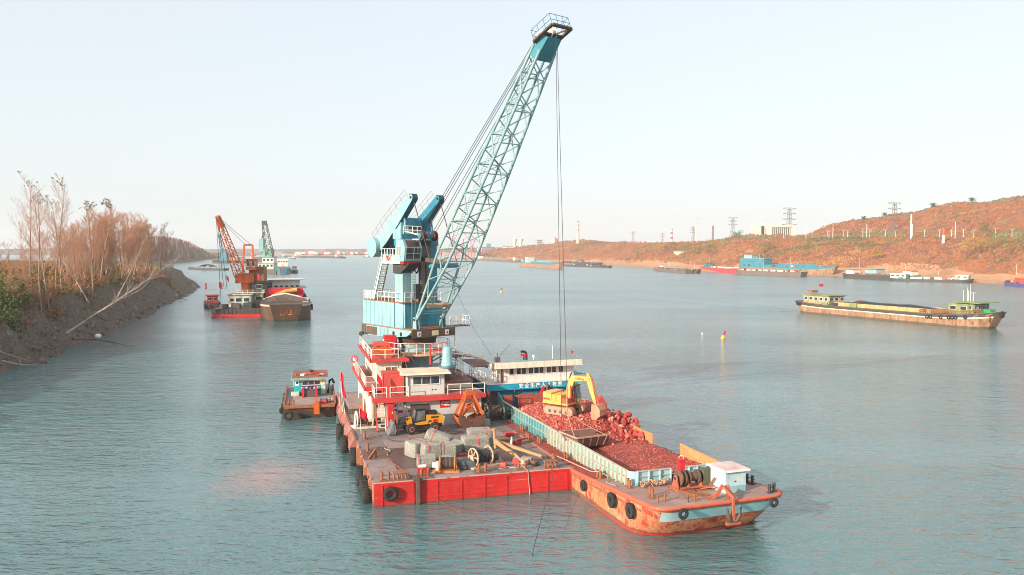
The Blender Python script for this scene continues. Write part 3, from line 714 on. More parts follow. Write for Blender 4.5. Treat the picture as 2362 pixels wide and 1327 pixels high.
# life ring and banner on the balcony rail
q = MB(); q.torus((0,0,0),0.32,0.09,(0.3,-1,0),16,8); b = tag(q.build('life_ring', m_pink), 'red and white life ring on the balcony rail', 'life ring'); b.location = PF.w(1.25,30.0,6.35)
q = MB(); rows = [[(0.02*sin(i*2+j), -1.2*j/5, -1.0*i/4+0.04*sin(j*3)) for j in range(6)] for i in range(5)]; q.sheet(rows); b = tag(q.build('banner', paint('red_white_banner',(0.72,0.30,0.28),0.85,var=0.8,scale=2.2,bump=0)), 'long red and white banner tied along the balcony rail', 'banner'); b.location = PF.w(1.25,29.2,6.2); b.rotation_euler = (0,0,PF.a); b.scale = (1,4.2,0.9)
# flags
flag(PF.w(-0.25,22.8,1.75), 'small red flag on a pale pole at the left ledge, nearer the flag pair', 3.0, 0.8, (-0.35,0.2), PF.a, 1.5)
flag(PF.w(-0.35,25.2,1.75), 'narrow red flag rising highest on the left ledge of the pontoon', 3.1, 0.7, (-0.1,0.1), PF.a, 1.6)
flag(PF.w(-0.4,28.5,1.75), 'slim red flag standing behind the others on the pontoon ledge', 3.6, 0.75, (0.1,0.1), PF.a, 1.6)
flag(PF.w(0.6,15.6,ZD), 'red flag drooping beside the left deck winch', 2.3, 1.0, (-0.15,0), PF.a, 0.9)
flag(PF.w(2.1,17.1,4.5), 'large red flag at the railing corner of the front deck', 2.2, 1.0, (0.1,0), PF.a, 1.6)
flag(PF.w(12.4,16.6,ZD+1.4), 'red flag hanging near the dark winch beside the rock barge', 1.9, 0.5, (0,0), PF.a, 2.0, pole=m_rail2)
q = PF.thing('deck_shed', 'low pinkish steel shed on the aft left deck corner', 'shed', (1.1,27.5,ZD)); MB().bb(-0.9,0.9,-3.0,3.0,0.5,0.95).build('roof', m_plateC, q)
for x in (-0.8,0.8):
    for y in (-2.8,0,2.8): MB().bb(x-0.06,x+0.06,y-0.06,y+0.06,0,0.5).build('post', m_grime, q)
b = PF.thing('oil_drum', 'rusty orange oil drum against the cream house wall', 'drum', (1.55,24.4,ZD)); q = MB(); q.lathe([(0,0),(0.3,0),(0.3,0.29),(0.32,0.3),(0.3,0.31),(0.3,0.59),(0.32,0.6),(0.3,0.61),(0.3,0.88),(0,0.88)],14); q.build('drum_shell', m_orange, b)
# ================================================================ MAIN CRANE (x to the machinery side that faces the sun, y along the boom, z above deck)
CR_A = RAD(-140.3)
cr = thing('floating_crane', 'tall pale blue slewing crane with lattice boom rising over the red pontoon', 'crane', PF.w(7.4, 26.5, ZD), CR_A)
def CB(): return OFF(0, 0, ZD)
def cp(x, y, z): return Vector((x, y, z-ZD))
q = CB(); q.lathe([(1.95,1.65),(1.95,2.0),(1.6,2.3),(1.6,8.1),(1.75,8.15),(1.75,8.28)],32); q.build('pedestal', paint('light_pedestal_blue',(0.36,0.58,0.66),0.45,rust=0.06,var=0.12,streak=0.15), cr)
q = CB(); q.lathe([(1.6,8.28),(1.85,8.28),(1.85,8.52),(1.6,8.52)],48,smooth=False)
for i in range(60): a = 2*pi*i/60; q.box((1.88*cos(a),1.88*sin(a),8.4),(0.09,0.09,0.2),a)
q.build('slewing_ring', m_rust, cr)
q = CB(); q.lathe([(0,8.52),(1.9,8.52),(2.0,8.75),(2.1,9.1),(0,9.1)],32,smooth=False); q.build('turntable', m_steel, cr)
q = CB(); q.lathe([(1.6,7.3),(3.4,7.3),(3.4,7.5),(1.6,7.5)],40,smooth=False); rp = q.build('ring_platform', paint('orange_cream_platform',(0.62,0.36,0.22),0.7,rust=0.25,fade=(0.68,0.60,0.5)), cr)
q = CB(); railing(q, [(3.35*cos(2*pi*i/26),3.35*sin(2*pi*i/26),7.5) for i in range(26)],1.05,0.9,0.035,1,5,True); q.build('railing', m_rail, rp)
q = CB()
for i in range(8): a = 2*pi*i/8; q.beam((1.6*cos(a),1.6*sin(a),6.4),(3.2*cos(a),3.2*sin(a),7.3),0.1,0.14)
q.build('bracket', m_white, rp)
# base frame
for x in (2.35,-2.65):
    q = CB(); q.prism([(-6.8,8.86),(-5.0,8.86),(-0.5,8.98),(2.2,9.3),(3.0,9.75),(3.0,10.0),(-6.8,10.0)],'x',x,x+0.3); g = q.build('base_girder', m_blue if x > 0 else m_teal, cr)  # sunward girder pale, far girder dark: light and shade put into the paint
q = CB(); q.bb(-2.66,2.66,-6.83,2.98,9.9,9.99); q.build('base_plate', m_rust, cr)
q = CB(); q.bb(-2.3,2.3,-6.78,-4.2,8.9,9.88); q.build('counterweight_block', m_grime, cr)
q = CB(); q.bb(2.66,2.70,-6.8,-5.9,8.9,9.95); q.bb(2.66,2.69,-5.8,-3.6,8.95,9.8); q.build('ballast_plate', m_grime, cr)
for y in (-3.1,-2.4,-1.7): CB().bb(2.66,2.69,y,y+0.25,8.98,9.8).build('stiffener', m_blue, cr)
for y in (-0.3,1.1): CB().tube((2.62,y,9.42),(2.672,y,9.42),0.22,n=14).build('porthole', m_black, cr)
q = CB(); q.prism([(-2.6,9.15),(2.6,9.15),(2.6,9.98),(-2.6,9.98)],'y',3.0,3.08); fp = q.build('front_beam', m_grime, cr)
for x in (1.75,-1.6):
    s = CB().bb(x-0.22,x+0.22,3.085,3.10,9.3,9.8).build('sign_board', m_decal, fp); 
    CB().prism([(x-0.15,9.42),(x+0.15,9.42),(x,9.72)],'y',3.105,3.115).build('sign_emblem', m_signred, fp)
CB().bb(-0.55,0.25,3.085,3.10,9.3,9.8).build('sign_board', paint('cream_sign',(0.72,0.62,0.36),0.6), fp)
# machinery house with sheet panels
q = CB(); q.bb(-2.45,2.45,-6.75,-0.35,10.0,12.5); mh = q.build('machinery_house', m_teal, cr)
for k in range(8): CB().bb(2.45,2.5,-6.78+k*0.80,-6.0+k*0.80-0.03,10.02,12.53).build('wall_panel', m_blue, mh)  # sunlit flank given the paler tone, shaded house walls the darker teal
for k in range(6): CB().bb(-2.4+k*0.8,-1.64+k*0.8,-6.82,-6.76,10.02,12.53).build('wall_panel', m_blue, mh)
q = CB(); q.bb(-2.5,2.5,-6.85,-0.3,12.5,12.6); q.build('roof', m_rust, mh)
q = CB(); q.prism([(2.5,-0.2),(1.9,0.75),(1.0,0.85),(-2.45,0.85),(-2.45,-0.3)],'z',10.0,12.5); fh = q.build('front_house', m_teal, cr)  # front turned from the sun: its shade is put into the darker teal
q = CB(); q.hexa([(2.53,-0.18,10.0),(1.94,0.78,10.0),(1.9,0.73,10.0),(2.49,-0.23,10.0),(2.53,-0.18,12.5),(1.94,0.78,12.5),(1.9,0.73,12.5),(2.49,-0.23,12.5)]); q.build('wall_panel', m_blue, fh)
for x in (-0.2,-1.2,-2.2): CB().bb(x-0.4,x+0.4,0.85,0.89,10.15,12.3).build('wall_panel', m_teal, fh)
q = CB(); q.bb(-2.5,2.4,-0.32,0.9,12.5,12.58); q.build('roof', m_rust, fh)
q = CB(); railing(q, [(-2.4,0.8,12.58),(1.9,0.7,12.58),(2.42,-0.2,12.58),(2.42,-6.7,12.6),(-2.4,-6.7,12.6)],0.95,0.75,0.035); q.build('railing', m_rail, mh)
q = CB(); q.bb(2.3,2.34,-6.7,-4.6,12.7,13.5); q.build('dodger_sheet', paint('faded_pink_sheet',(0.55,0.42,0.40),0.8), mh)
# ladder rungs on the front corner
q = CB()
for k in range(15): q.beam((1.25,0.98,10.2+k*0.17),(0.85,0.98,10.2+k*0.17),0.04)
for x in (1.25,0.85): q.beam((x,0.98,10.1),(x,0.98,16.6),0.05)
for k in range(24): q.beam((1.25,0.98,12.8+k*0.16),(0.85,0.98,12.8+k*0.16),0.04)
q.build('ladder', m_boom, cr)
# tower
for x, m in ((1.6,m_blue),(-1.6,m_teal)):
    q = CB(); q.taper((x,-0.1,10.0),(x,-0.1,19.0),1.05,1.5,0.95,1.35,up=(0,1,0)); q.build('tower_column', m_blue if x > 0 else m_teal, cr)  # lit column in pale tone, shaded column in dark tone
q = CB(); q.taper((-0.35,0.4,12.5),(-0.35,0.4,18.3),0.5,0.5,0.5,0.5); q.taper((-0.9,0.5,12.5),(-0.9,0.5,18.3),0.3,0.3,0.3,0.3); q.bb(-1.3,0.5,0.2,0.7,17.3,18.9); q.build('cable_trunk', paint('dark_brown_trunk',(0.15,0.125,0.11),0.65,rust=0.25), cr)
q = CB(); q.bb(0.15,0.75,0.5,0.9,12.9,14.4); q.build('electrical_cabinet', m_steel, cr)
q = CB(); q.path([(0.8,0.7,16.6),(0.75,0.8,15.8),(0.55,0.85,15.5),(0.35,0.8,15.8),(0.3,0.7,16.6)],0.09,6); q.path([(0.65,0.7,16.6),(0.55,0.75,15.9),(0.45,0.7,16.6)],0.07,6); q.build('hanging_hose', m_black, cr)
q = CB(); q.bb(-2.2,2.2,-0.85,0.7,18.3,19.5); q.build('tower_head', m_teal, cr)
q = CB(); q.bb(0.9,2.3,-0.9,0.6,19.0,20.0); q.build('winch_house', m_blue, cr)
q = CB(); q.bb(-2.3,2.3,-0.7,0.6,16.2,16.65); q.build('tower_tie', m_grime, cr)
q = CB(); q.prism([(-0.9,16.55),(2.2,16.55),(0.5,15.5),(-0.9,15.5)],'x',0.9,2.3); q.build('cab_bracket', m_steel, cr)
# operator cab
q = CB(); q.prism([(0.25,16.75),(1.75,16.75),(2.0,18.1),(1.55,18.9),(0.25,18.95)],'x',0.65,2.65); oc = q.build('operator_cab', m_blue, cr)
q = CB(); q.hexa([(0.85,1.79,17.0),(2.45,1.79,17.0),(2.45,1.99,18.05),(0.85,1.99,18.05),(0.85,1.82,17.0),(2.45,1.82,17.0),(2.45,2.02,18.05),(0.85,2.02,18.05)]); w = q.build('front_window', glass('cab_glass',(0.06,0.045,0.035),0.06), oc)
q = CB()
for a, b in (((0.8,1.8,16.95),(2.5,1.8,16.95)),((0.8,2.02,18.1),(2.5,2.02,18.1)),((0.8,1.8,16.95),(0.8,2.02,18.1)),((2.5,1.8,16.95),(2.5,2.02,18.1)),((0.8,1.92,17.5),(2.5,1.92,17.5)),((1.6,1.82,16.95),(1.6,2.04,18.1)),((1.15,1.92,17.5),(1.15,2.04,18.1))): q.beam(a,b,0.06)
q.build('window_frame', m_boom, oc)
q = CB(); q.hexa([(0.95,1.97,18.2),(2.4,1.97,18.2),(2.4,1.62,18.82),(0.95,1.62,18.82),(0.95,1.99,18.22),(2.4,1.99,18.22),(2.4,1.64,18.84),(0.95,1.64,18.84)]); q.build('upper_window', m_glassr, oc)
window(oc, cp(2.65,0.85,17.75), 0.55, 0.95, '+x', 1, gl=glass('curtained_glass'))
q = CB(); q.bb(0.62,2.68,1.1,1.72,16.45,16.74); q.build('red_skirt', m_red, oc)
q = CB(); q.bb(0.6,2.7,-2.6,1.1,16.5,16.74); wk = q.build('cab_walkway', m_cream, cr)
q = CB(); railing(q, [(2.62,0.2,16.74),(2.62,-2.55,16.74),(0.7,-2.55,16.74)],1.25,0.6,0.035); q.build('railing', m_rail, wk)
for y in (-2.3,-1.5,-0.6): CB().bb(2.6,2.64,y,y+0.55,16.8,17.3).build('dodger_sheet', m_white, wk)
q = CB(); q.torus((2.7,-1.2,17.05),0.2,0.07,(1,0,0),14,6); q.build('life_ring', m_orange, wk)
st = stairs(cr, cp(2.2,-4.3,12.6), cp(2.2,-2.6,16.6), 0.75, 15, m_rail2, (1,0,0), 'cab_stair')
q = CB()
for x in (1.85,2.6): q.beam((x,-4.3,12.7),(x,-2.55,16.7),0.07,0.2); q.tube((x,-4.3,13.6),(x,-2.6,17.6),0.03,n=5)
q.build('stringer', m_rail, st)
# balance arms, cross beam and counterweight drum
def arm(x, m, under):
    # side outline in (y, z)
    A = Vector((-4.9,18.2)); T = Vector((1.85,23.1)); d = (T-A).normalized(); n = Vector((-d.y, d.x))
    pts = [A+n*0.75, A+d*3.2+n*0.75, T+n*0.38]
    for k in range(1, 6): a = pi*k/6; pts.append(T + n*0.38*cos(a) + d*0.38*sin(a))
    pts += [T-n*0.38, A+d*4.5-n*0.75, A+d*2.0-n*0.85, A-n*0.75]
    q = CB(); q.prism([(p.x,p.y) for p in pts],'x',x-0.26,x+0.26); o = q.build('balance_arm', m, cr)
    q = CB()                                            # dark flange along the edge
    for a, b in zip(pts[2:], pts[3:]): q.add([(x-0.32,a.x,a.y),(x+0.32,a.x,a.y),(x+0.32,b.x,b.y),(x-0.32,b.x,b.y)]+[(x-0.32,a.x+0.03,a.y-0.05),(x+0.32,a.x+0.03,a.y-0.05),(x+0.32,b.x+0.03,b.y-0.05),(x-0.32,b.x+0.03,b.y-0.05)],[(0,1,2,3),(4,5,6,7),(0,1,5,4),(2,3,7,6),(0,3,7,4),(1,2,6,5)])
    q.build('edge_flange', paint('dark_teal_flange',(0.015,0.085,0.12),0.5,rust=0.15), o)
    CB().tube((x-0.34,T.x,T.y),(x+0.34,T.x,T.y),0.14,n=10).build('pin', m_steel, o)
    q = CB(); e = x+0.2
    base = [Vector((e, p.x, p.y)) for p in (A+n*0.78, A+d*3.2+n*0.78, T+n*0.45-d*0.5)]
    nn = Vector((0,n.x,n.y))*1.0
    L = [base[0], base[0].lerp(base[1],0.5), base[1], base[1].lerp(base[2],0.25), base[1].lerp(base[2],0.5), base[1].lerp(base[2],0.75), base[2]]
    L = [base[0], base[0].lerp(base[1],0.33), base[0].lerp(base[1],0.66)] + L[2:]
    up = nn*0.95
    for p in L: q.tube(p, p+up, 0.022, n=4)
    for k in (0.5, 1.0):
        for a, b in zip(L, L[1:]): q.tube(a+up*k, b+up*k, 0.02, n=4)
    q.build('railing', m_rail2, o)
    return o
arm(1.6, m_blue, m_steel); arm(-1.6, m_teal, m_steel)  # sun and shade painted in: pale arm sunward, dark arm behind
q = CB(); q.tube((2.35,-5.15,18.15),(-2.35,-5.15,18.15),1.02,n=28); q.build('counterweight_drum', m_blue, cr)
q = CB(); q.bb(-1.35,1.35,-5.3,-3.6,17.2,19.0); q.build('counterweight_box', m_teal, cr)
q = CB(); q.box((0,-1.15,20.6),(2.7,0.7,1.0),0,RAD(36)); q.build('cross_beam', m_teal, cr)
for x in (1.6,-1.6):
    q = CB(); q.taper((x,-0.5,19.4),(x,-0.55,21.4),0.5,1.1,0.35,0.5,up=(0,1,0)); q.beam((x,0.6,19.5),(x,0.1,21.6),0.14); q.build('arm_support', m_blue if x > 0 else m_teal, cr)  # supports repeat the painted lit and shaded tones of their arms
# rope sheaves on the tower front
q = CB(); q.tube((2.0,0.9,19.75),(0.65,2.0,19.3),0.09,n=6); q.tube((-1.4,0.6,19.6),(-1.0,2.0,19.3),0.16,n=6); q.bb(-1.0,1.0,0.6,1.85,18.85,19.0); q.build('sheave_frame', m_white, cr)
q = CB(); railing(q, [(2.0,0.65,19.5),(0.9,1.5,19.45),(0.5,1.7,19.4)],0.8,0.55,0.03); q.build('railing', m_rail, cr)
q = CB(); q.tube((1.0,2.0,19.3),(-1.0,2.0,19.3),0.3,n=14); q.build('sheave_axle', m_teal, cr)
for x in (0.75,0.45,-0.65,-0.9):
    q = CB(); q.torus((x,2.0,19.3),0.42,0.1,(1,0,0),20,6); q.tube((x-0.05,2,19.3),(x+0.05,2,19.3),0.4,n=18); q.build('sheave', paint('maroon_sheave',(0.12,0.03,0.025),0.6,rust=0.3), cr)
# boom
BF, BH = Vector((0, 2.3, 10.9)), Vector((0, 19.6, 34.6))
ba = (BH-BF).normalized(); bn = Vector((0, ba.z, -ba.y)); BL = (BH-BF).length
def bdepth(s): return interp([(0,0.1),(0.27,2.0),(0.6,1.7),(0.93,1.05),(1,0.95)], s)
def bw(s): return interp([(0,1.6),(0.3,1.52),(1,0.85)], s)
def bpt(s, side, low): return BF + (BH-BF)*s + Vector((bw(s)*side,0,0)) + bn*bdepth(s)*(0.5 if low else -0.5)
chords = {}
for side in (1,-1):
    for low in (0,1):
        q = CB(); q.path([bpt(s,side,low) for s in (0,0.09,0.18,0.27,0.45,0.6,0.8,0.93,1.0)],0.125,8); chords[side,low] = q.build('boom_chord', m_boom, cr)
NB = 17
sb = [0.03 + 0.935*(i/NB)**0.93 for i in range(NB+1)]
def brace(a, b, par, r=0.06): CB().tube(a, b, r, n=6, caps=False).build('brace', m_boom, par)
for side in (1,-1):
    for i in range(NB):
        l = i % 2
        brace(bpt(sb[i],side,l), bpt(sb[i+1],side,1-l), chords[side,0], 0.055)
for low in (0,1):
    for i in range(NB):
        sd = 1 if i % 2 else -1
        brace(bpt(sb[i],sd,low), bpt(sb[i+1],-sd,low), chords[1,low], 0.055)
    for i in range(0, NB+1, 2): brace(bpt(sb[i],1,low), bpt(sb[i],-1,low), chords[1,low], 0.055)
for i in range(2, NB, 4): brace(bpt(sb[i],1,0), bpt(sb[i],-1,1), chords[-1,0], 0.045)
q = CB(); o = Vector((0.45,0,0)); L0, L1 = bpt(0.08,0,0), bpt(0.93,0,0)
L = [bpt(0.08+0.85*i/110,0,0)+bn*0.35 for i in range(0,111)]
q.path([p+o for p in L[::5]],0.024,4); q.path([p+o+Vector((0.38,0,0)) for p in L[::5]],0.024,4)
for p in L: q.beam(p+o, p+o+Vector((0.38,0,0)), 0.022)
q.build('boom_ladder', m_boom, cr)
for side in (1,-1):
    q = CB(); q.prism([(BF.y-0.35,10.0),(BF.y+0.35,10.0),(BF.y+0.15,11.15),(BF.y-0.15,11.15)],'x',side*1.6-0.22,side*1.6-0.14); q.prism([(BF.y-0.35,10.0),(BF.y+0.35,10.0),(BF.y+0.15,11.15),(BF.y-0.15,11.15)],'x',side*1.6+0.14,side*1.6+0.22); q.build('foot_bracket', m_boom, cr)
    q = CB(); q.tube((side*1.6-0.28,BF.y,BF.z),(side*1.6+0.28,BF.y,BF.z),0.13,n=10); q.build('foot_pin', m_steel, cr)
q = CB(); a = bpt(0.07,0,1); q.box((a.x,a.y,a.z),(2.6,0.45,0.3),0,RAD(-20)); q.build('foot_tie', paint('rusty_cream_tie',(0.52,0.34,0.22),0.7,rust=0.4), cr)
q = CB(); a = bpt(0.21,0,0); q.box((0,a.y-0.3,a.z),(3.3,0.7,0.3),0,RAD(15)); q.build('rack_beam', m_teal, cr)
q = CB(); q.taper((0,0.6,17.0),bpt(0.22,0,0),0.35,0.45,0.3,0.35); q.build('luffing_rack', m_grime, cr)
# boom head
q = CB(); A = [bpt(0.968,1,0),bpt(0.968,-1,0),bpt(0.968,-1,1),bpt(0.968,1,1)]; tipc = BH+ba*1.15+bn*0.2
Bq = [tipc+Vector((0.75,0,0))-bn*0.35,tipc+Vector((-0.75,0,0))-bn*0.35,tipc+Vector((-0.75,0,0))+bn*0.45,tipc+Vector((0.75,0,0))+bn*0.45]
q.hexa(A+Bq); q.build('boom_head', paint('rusty_teal_head',(0.05,0.22,0.28),0.5,rust=0.28,rustcol=(0.22,0.12,0.08)), cr)
Pc = Vector((0,20.55,35.5)); Pd = Vector((0,cos(RAD(22)),sin(RAD(22)))); Pn = Vector((0,-sin(RAD(22)),cos(RAD(22))))
q = CB()
cs = [Pc+Vector((1.05,0,0))*sx+Pd*1.2*sy for sx, sy in ((1,-1),(1,1),(-1,1),(-1,-1))]
for a, b in zip(cs, cs[1:]+cs[:1]): q.beam(a, b, 0.3, 0.16, up=Pn)
q.beam((cs[0]+cs[1])/2,(cs[2]+cs[3])/2,0.3,0.14,up=Pn); q.beam(cs[0],cs[2],0.1); hpf = q.build('head_platform', m_grime, cr)
q = CB()
for a, b in zip(cs, cs[1:]+cs[:1]):
    for k in range(3): p = a.lerp(b,k/3); q.tube(p,p+Pn*1.05,0.028,n=5)
    for h in (0.52,1.05): q.tube(a+Pn*h,b+Pn*h,0.026,n=5)
q.build('railing', m_teal, hpf)
for x in (-0.35,0.1,0.5):
    c = Pc+Vector((x,-0.2 if x<0.4 else -0.9,0.2)); q = CB(); q.torus(c,0.36,0.07,(1,0,0),18,6); q.tube(c-Vector((0.04,0,0)),c+Vector((0.04,0,0)),0.33,n=16); q.build('sheave', m_white, cr)
# ropes
HD = Pc + Vector((0.1,-0.55,0.35))
for x0, z0, y0, x1 in ((0.75,19.7,2.0,0.55),(0.5,19.7,2.1,0.4),(0.3,19.6,2.2,0.2),(-0.6,19.7,2.1,-0.15),(-0.95,19.6,2.0,-0.4)):
    CB().tube((x0,y0,z0),(x1,HD.y-0.5,HD.z-0.1),0.03,n=5).build('luffing_rope', m_rope, cr)
for side in (1,-1):
    CB().tube((side*1.6,1.85,23.0),bpt(0.2,side,0),0.05,n=6).build('balance_rod', m_steel, cr)
# right-hand walkway and stair to the ring platform
q = CB(); q.bb(-5.2,-2.6,0.8,2.2,9.9,9.98); rw = q.build('side_walkway', m_steel, cr)
q = CB(); railing(q, [(-2.7,2.15,9.98),(-5.15,2.15,9.98),(-5.15,0.85,9.98),(-2.7,0.85,9.98)],0.95,0.75,0.03); q.build('railing', m_rail, rw)
st = stairs(cr, cp(-2.9,2.6,7.5), cp(-3.6,1.6,9.9), 0.7, 9, m_rail, (0.5,0.8,0), 'platform_stair')
# skip hung from the boom is built with the rock barge
# ================================================================ THINGS ON THE PONTOON DECK
def wheel(parent, c, R, w, tyre_m=m_tyre, rim_m=m_orange, axis='y', side=-1):
    q = MB(); a = {'y': (0,1,0), 'x': (1,0,0)}[axis]; A = Vector(a); c = Vector(c)
    q.torus(c, R-w*0.42, w*0.42, a, 22, 8, 1.15)
    for i in range(20):
        t = 2*pi*i/20; d = Vector((cos(t),0,sin(t))) if axis == 'y' else Vector((0,cos(t),sin(t)))
        q.beam(c+d*(R-0.02)-A*w*0.38, c+d*(R-0.02)+A*w*0.38, 0.06, 0.06, up=d)
    o = q.build('wheel', tyre_m, parent)
    q = MB(); q.tube(c-A*w*0.34, c+A*w*0.34, R*0.52, n=18); q.build('rim', rim_m, o)
    q = MB(); q.tube(c+A*side*w*0.34, c+A*side*w*0.44, R*0.3, n=14); q.build('hub', m_steel, o)
    return o
# ---- wheel loader, facing left (-x)
ld = PF.thing('wheel_loader', 'small yellow wheel loader with black cab parked before the grey house wall', 'loader', (5.85,14.95,ZD), 0.06); ld.scale = (0.92,0.92,0.92)
for x in (-1.15, 1.15):
    for y in (-0.78, 0.78): wheel(ld, (x,y,0.52), 0.52, 0.38, side=-1 if y < 0 else 1)
MB().bb(-1.6,2.0,-0.42,0.42,0.45,0.85).build('chassis', m_steel, ld)
q = MB(); q.prism([(-0.75,0.8),(0.5,0.85),(0.5,1.15),(-0.1,1.12),(-0.75,1.0)],'y',-0.66,0.66); q.build('fender', m_lyellow, ld)
q = MB(); q.hexa([(0.35,-0.62,0.82),(2.1,-0.62,0.85),(2.1,0.62,0.85),(0.35,0.62,0.82),(0.35,-0.6,1.75),(1.98,-0.6,1.62),(1.98,0.6,1.62),(0.35,0.6,1.75)]); hd = q.build('engine_hood', m_lyellow, ld)
text_mesh('M8LBM', 0.24, m_black, hd, (1.2,-0.625,1.48)); MB().lathe([(0.0,0),(0.2,0)],12,Matrix.Translation((1.25,-0.63,1.15))@Matrix.Rotation(pi/2,4,'X')@Matrix.Diagonal((1.3,0.8,1,1))).build('emblem', m_signred, hd)
MB().bb(0.6,0.85,-0.632,-0.618,1.05,1.2).build('emblem', m_black, hd)
q = MB(); q.bb(0.35,1.5,-0.45,0.45,1.76,2.0); q.build('air_cleaner', m_black, ld)
q = MB(); q.hexa([(-0.85,-0.6,1.0),(0.34,-0.6,1.05),(0.34,0.6,1.05),(-0.85,0.6,1.0),(-0.6,-0.56,2.3),(0.3,-0.56,2.36),(0.3,0.56,2.36),(-0.6,0.56,2.3)]); cb = q.build('cab', m_black, ld)
q = MB(); q.hexa([(-0.66,-0.61,1.25),(0.24,-0.61,1.25),(0.24,-0.59,1.25),(-0.66,-0.59,1.25),(-0.5,-0.585,2.15),(0.22,-0.585,2.18),(0.22,-0.565,2.18),(-0.5,-0.565,2.15)]); q.build('window', glass('grey_glass',(0.07,0.08,0.085),0.08), cb)
q = MB(); q.hexa([(-0.85,-0.5,1.2),(-0.83,-0.5,1.2),(-0.83,0.5,1.2),(-0.85,0.5,1.2),(-0.66,-0.48,2.2),(-0.62,-0.48,2.2),(-0.62,0.48,2.2),(-0.66,0.48,2.2)]); q.build('window', glass('grey_glass'), cb)
MB().bb(-0.72,0.42,-0.66,0.66,2.34,2.42).build('cab_roof', m_steel, cb)
q = MB(); q.bb(-1.45,-0.95,-0.3,0.3,0.85,1.45); q.prism([(-1.5,0.9),(-0.95,0.9),(-1.15,1.65),(-1.35,1.65)],'y',-0.5,-0.4); q.build('front_frame', m_lyellow, ld)
for y in (-0.45,0.4):
    q = MB(); q.beam((-1.2,y,1.5),(-2.0,y,1.35),0.1,0.2); q.beam((-2.0,y,1.35),(-2.75,y,0.5),0.1,0.2); q.build('lift_arm', m_steel, ld)
    q = MB(); q.tube((-1.3,y,0.8),(-2.2,y,1.0),0.06,n=8); q.build('lift_cylinder', m_steel, ld)
for y in (-0.55,0.5): q = MB(); q.beam((-2.5,y,0.35),(-2.45,y,1.95),0.1,0.16); q.build('mast_upright', m_rust, ld)
q = MB(); q.beam((-2.5,-0.6,1.3),(-2.5,0.6,1.3),0.1); q.beam((-2.5,-0.6,0.7),(-2.5,0.6,0.7),0.1); q.build('mast_bar', m_steel, ld)
q = MB(); q.prism([(-3.35,0.05),(-2.75,0.05),(-2.6,0.45),(-2.75,1.25),(-2.9,1.25),(-2.85,0.5),(-3.35,0.14)],'y',-0.85,0.85); bk = q.build('bucket', paint('grey_bucket',(0.19,0.20,0.20),0.6,rust=0.25), ld)
for y in (-0.85,0.83): q = MB(); q.prism([(-3.35,0.05),(-2.75,0.05),(-2.75,1.2),(-2.95,1.2)],'y',y,y+0.03); q.build('bucket_side', paint('grey_bucket',(0,0,0)), bk)
# ---- clamshell grab
gb = PF.thing('clamshell_grab', 'tall orange clamshell grab with rusty shell standing on the deck', 'grab', (10.25,15.0,ZD), 0.1); gb.scale = (0.92,0.92,0.9)
m_shell = paint('brown_grab_shell',(0.13,0.06,0.045),0.65,rust=0.35,rustcol=(0.30,0.10,0.04))
for sx in (-1,1):
    pts = [(0.03*sx,0.12)]
    for k in range(9): a = pi*(-0.5+0.5*k/8); pts.append((sx*(0.05+1.35*cos(a)) if k else sx*0.05, 1.35+1.3*sin(a)))
    pts += [(sx*1.25,1.55),(sx*0.06,1.05)]
    for y in (-0.9,0.84): q = MB(); q.prism(pts,'y',y,y+0.06); q.build('shell_side', m_shell, gb)
    q = MB(); rows = []
    for y in (-0.88,0.88): rows.append([(sx*(0.05+1.33*cos(pi*(-0.5+0.5*k/10))),y,1.35+1.28*sin(pi*(-0.5+0.5*k/10))) for k in range(11)])
    q.sheet(rows); q.build('shell_plate', m_orange, gb)
for sx in (-1,1):
    for y in (-0.62,0.62):
        q = MB(); q.taper((sx*1.22,y,1.5),(sx*0.28,y*0.55,3.55),0.16,0.3,0.14,0.2); q.build('arm', m_orange, gb)
for y in (-0.3,0.3): q = MB(); q.beam((-0.8,y,1.5),(0.4,y,2.6),0.14,0.2); q.beam((0.8,y,1.5),(-0.3,y,2.4),0.14,0.2); q.build('link_bar', m_orange, gb)
q = MB(); q.bb(-0.5,0.5,-0.45,0.45,3.45,3.75); q.bb(-0.35,0.35,-0.3,0.3,3.75,3.9); q.build('head', m_orange, gb)
q = MB(); q.bb(-0.4,0.4,-0.4,0.4,1.7,2.1); q.build('lower_block', m_rust, gb)
for x in (-0.22,0.0,0.22):
    q = MB(); q.torus((x,0,2.25),0.3,0.06,(1,0,0),16,6); q.tube((x-0.03,0,2.25),(x+0.03,0,2.25),0.28,n=14); q.build('sheave', m_redbox, gb)
q = MB()
for x in (-0.2,0.1): q.tube((x,0.1,2.3),(x,0.1,3.6),0.03,n=5)
q.path([(0.25,0,3.85),(0.35,0.1,4.3),(0.3,0.2,4.9)],0.03,5); q.path([(-0.3,0,3.85),(-0.5,0.1,4.1),(-0.9,0.2,3.9),(-1.2,0.3,4.3)],0.03,5); q.build('rope', m_rope, gb)
q = MB()
for k in range(3): q.torus((0,0,0.12+0.02*k), 0.5+0.06*k, 0.05, (0,0,1), 20, 5)
o = q.build('rope_coil', m_rope); o.location = PF.w(8.45,13.5,ZD); tag(o, 'dark coil of wire rope lying between the loader and the grab', 'rope coil')
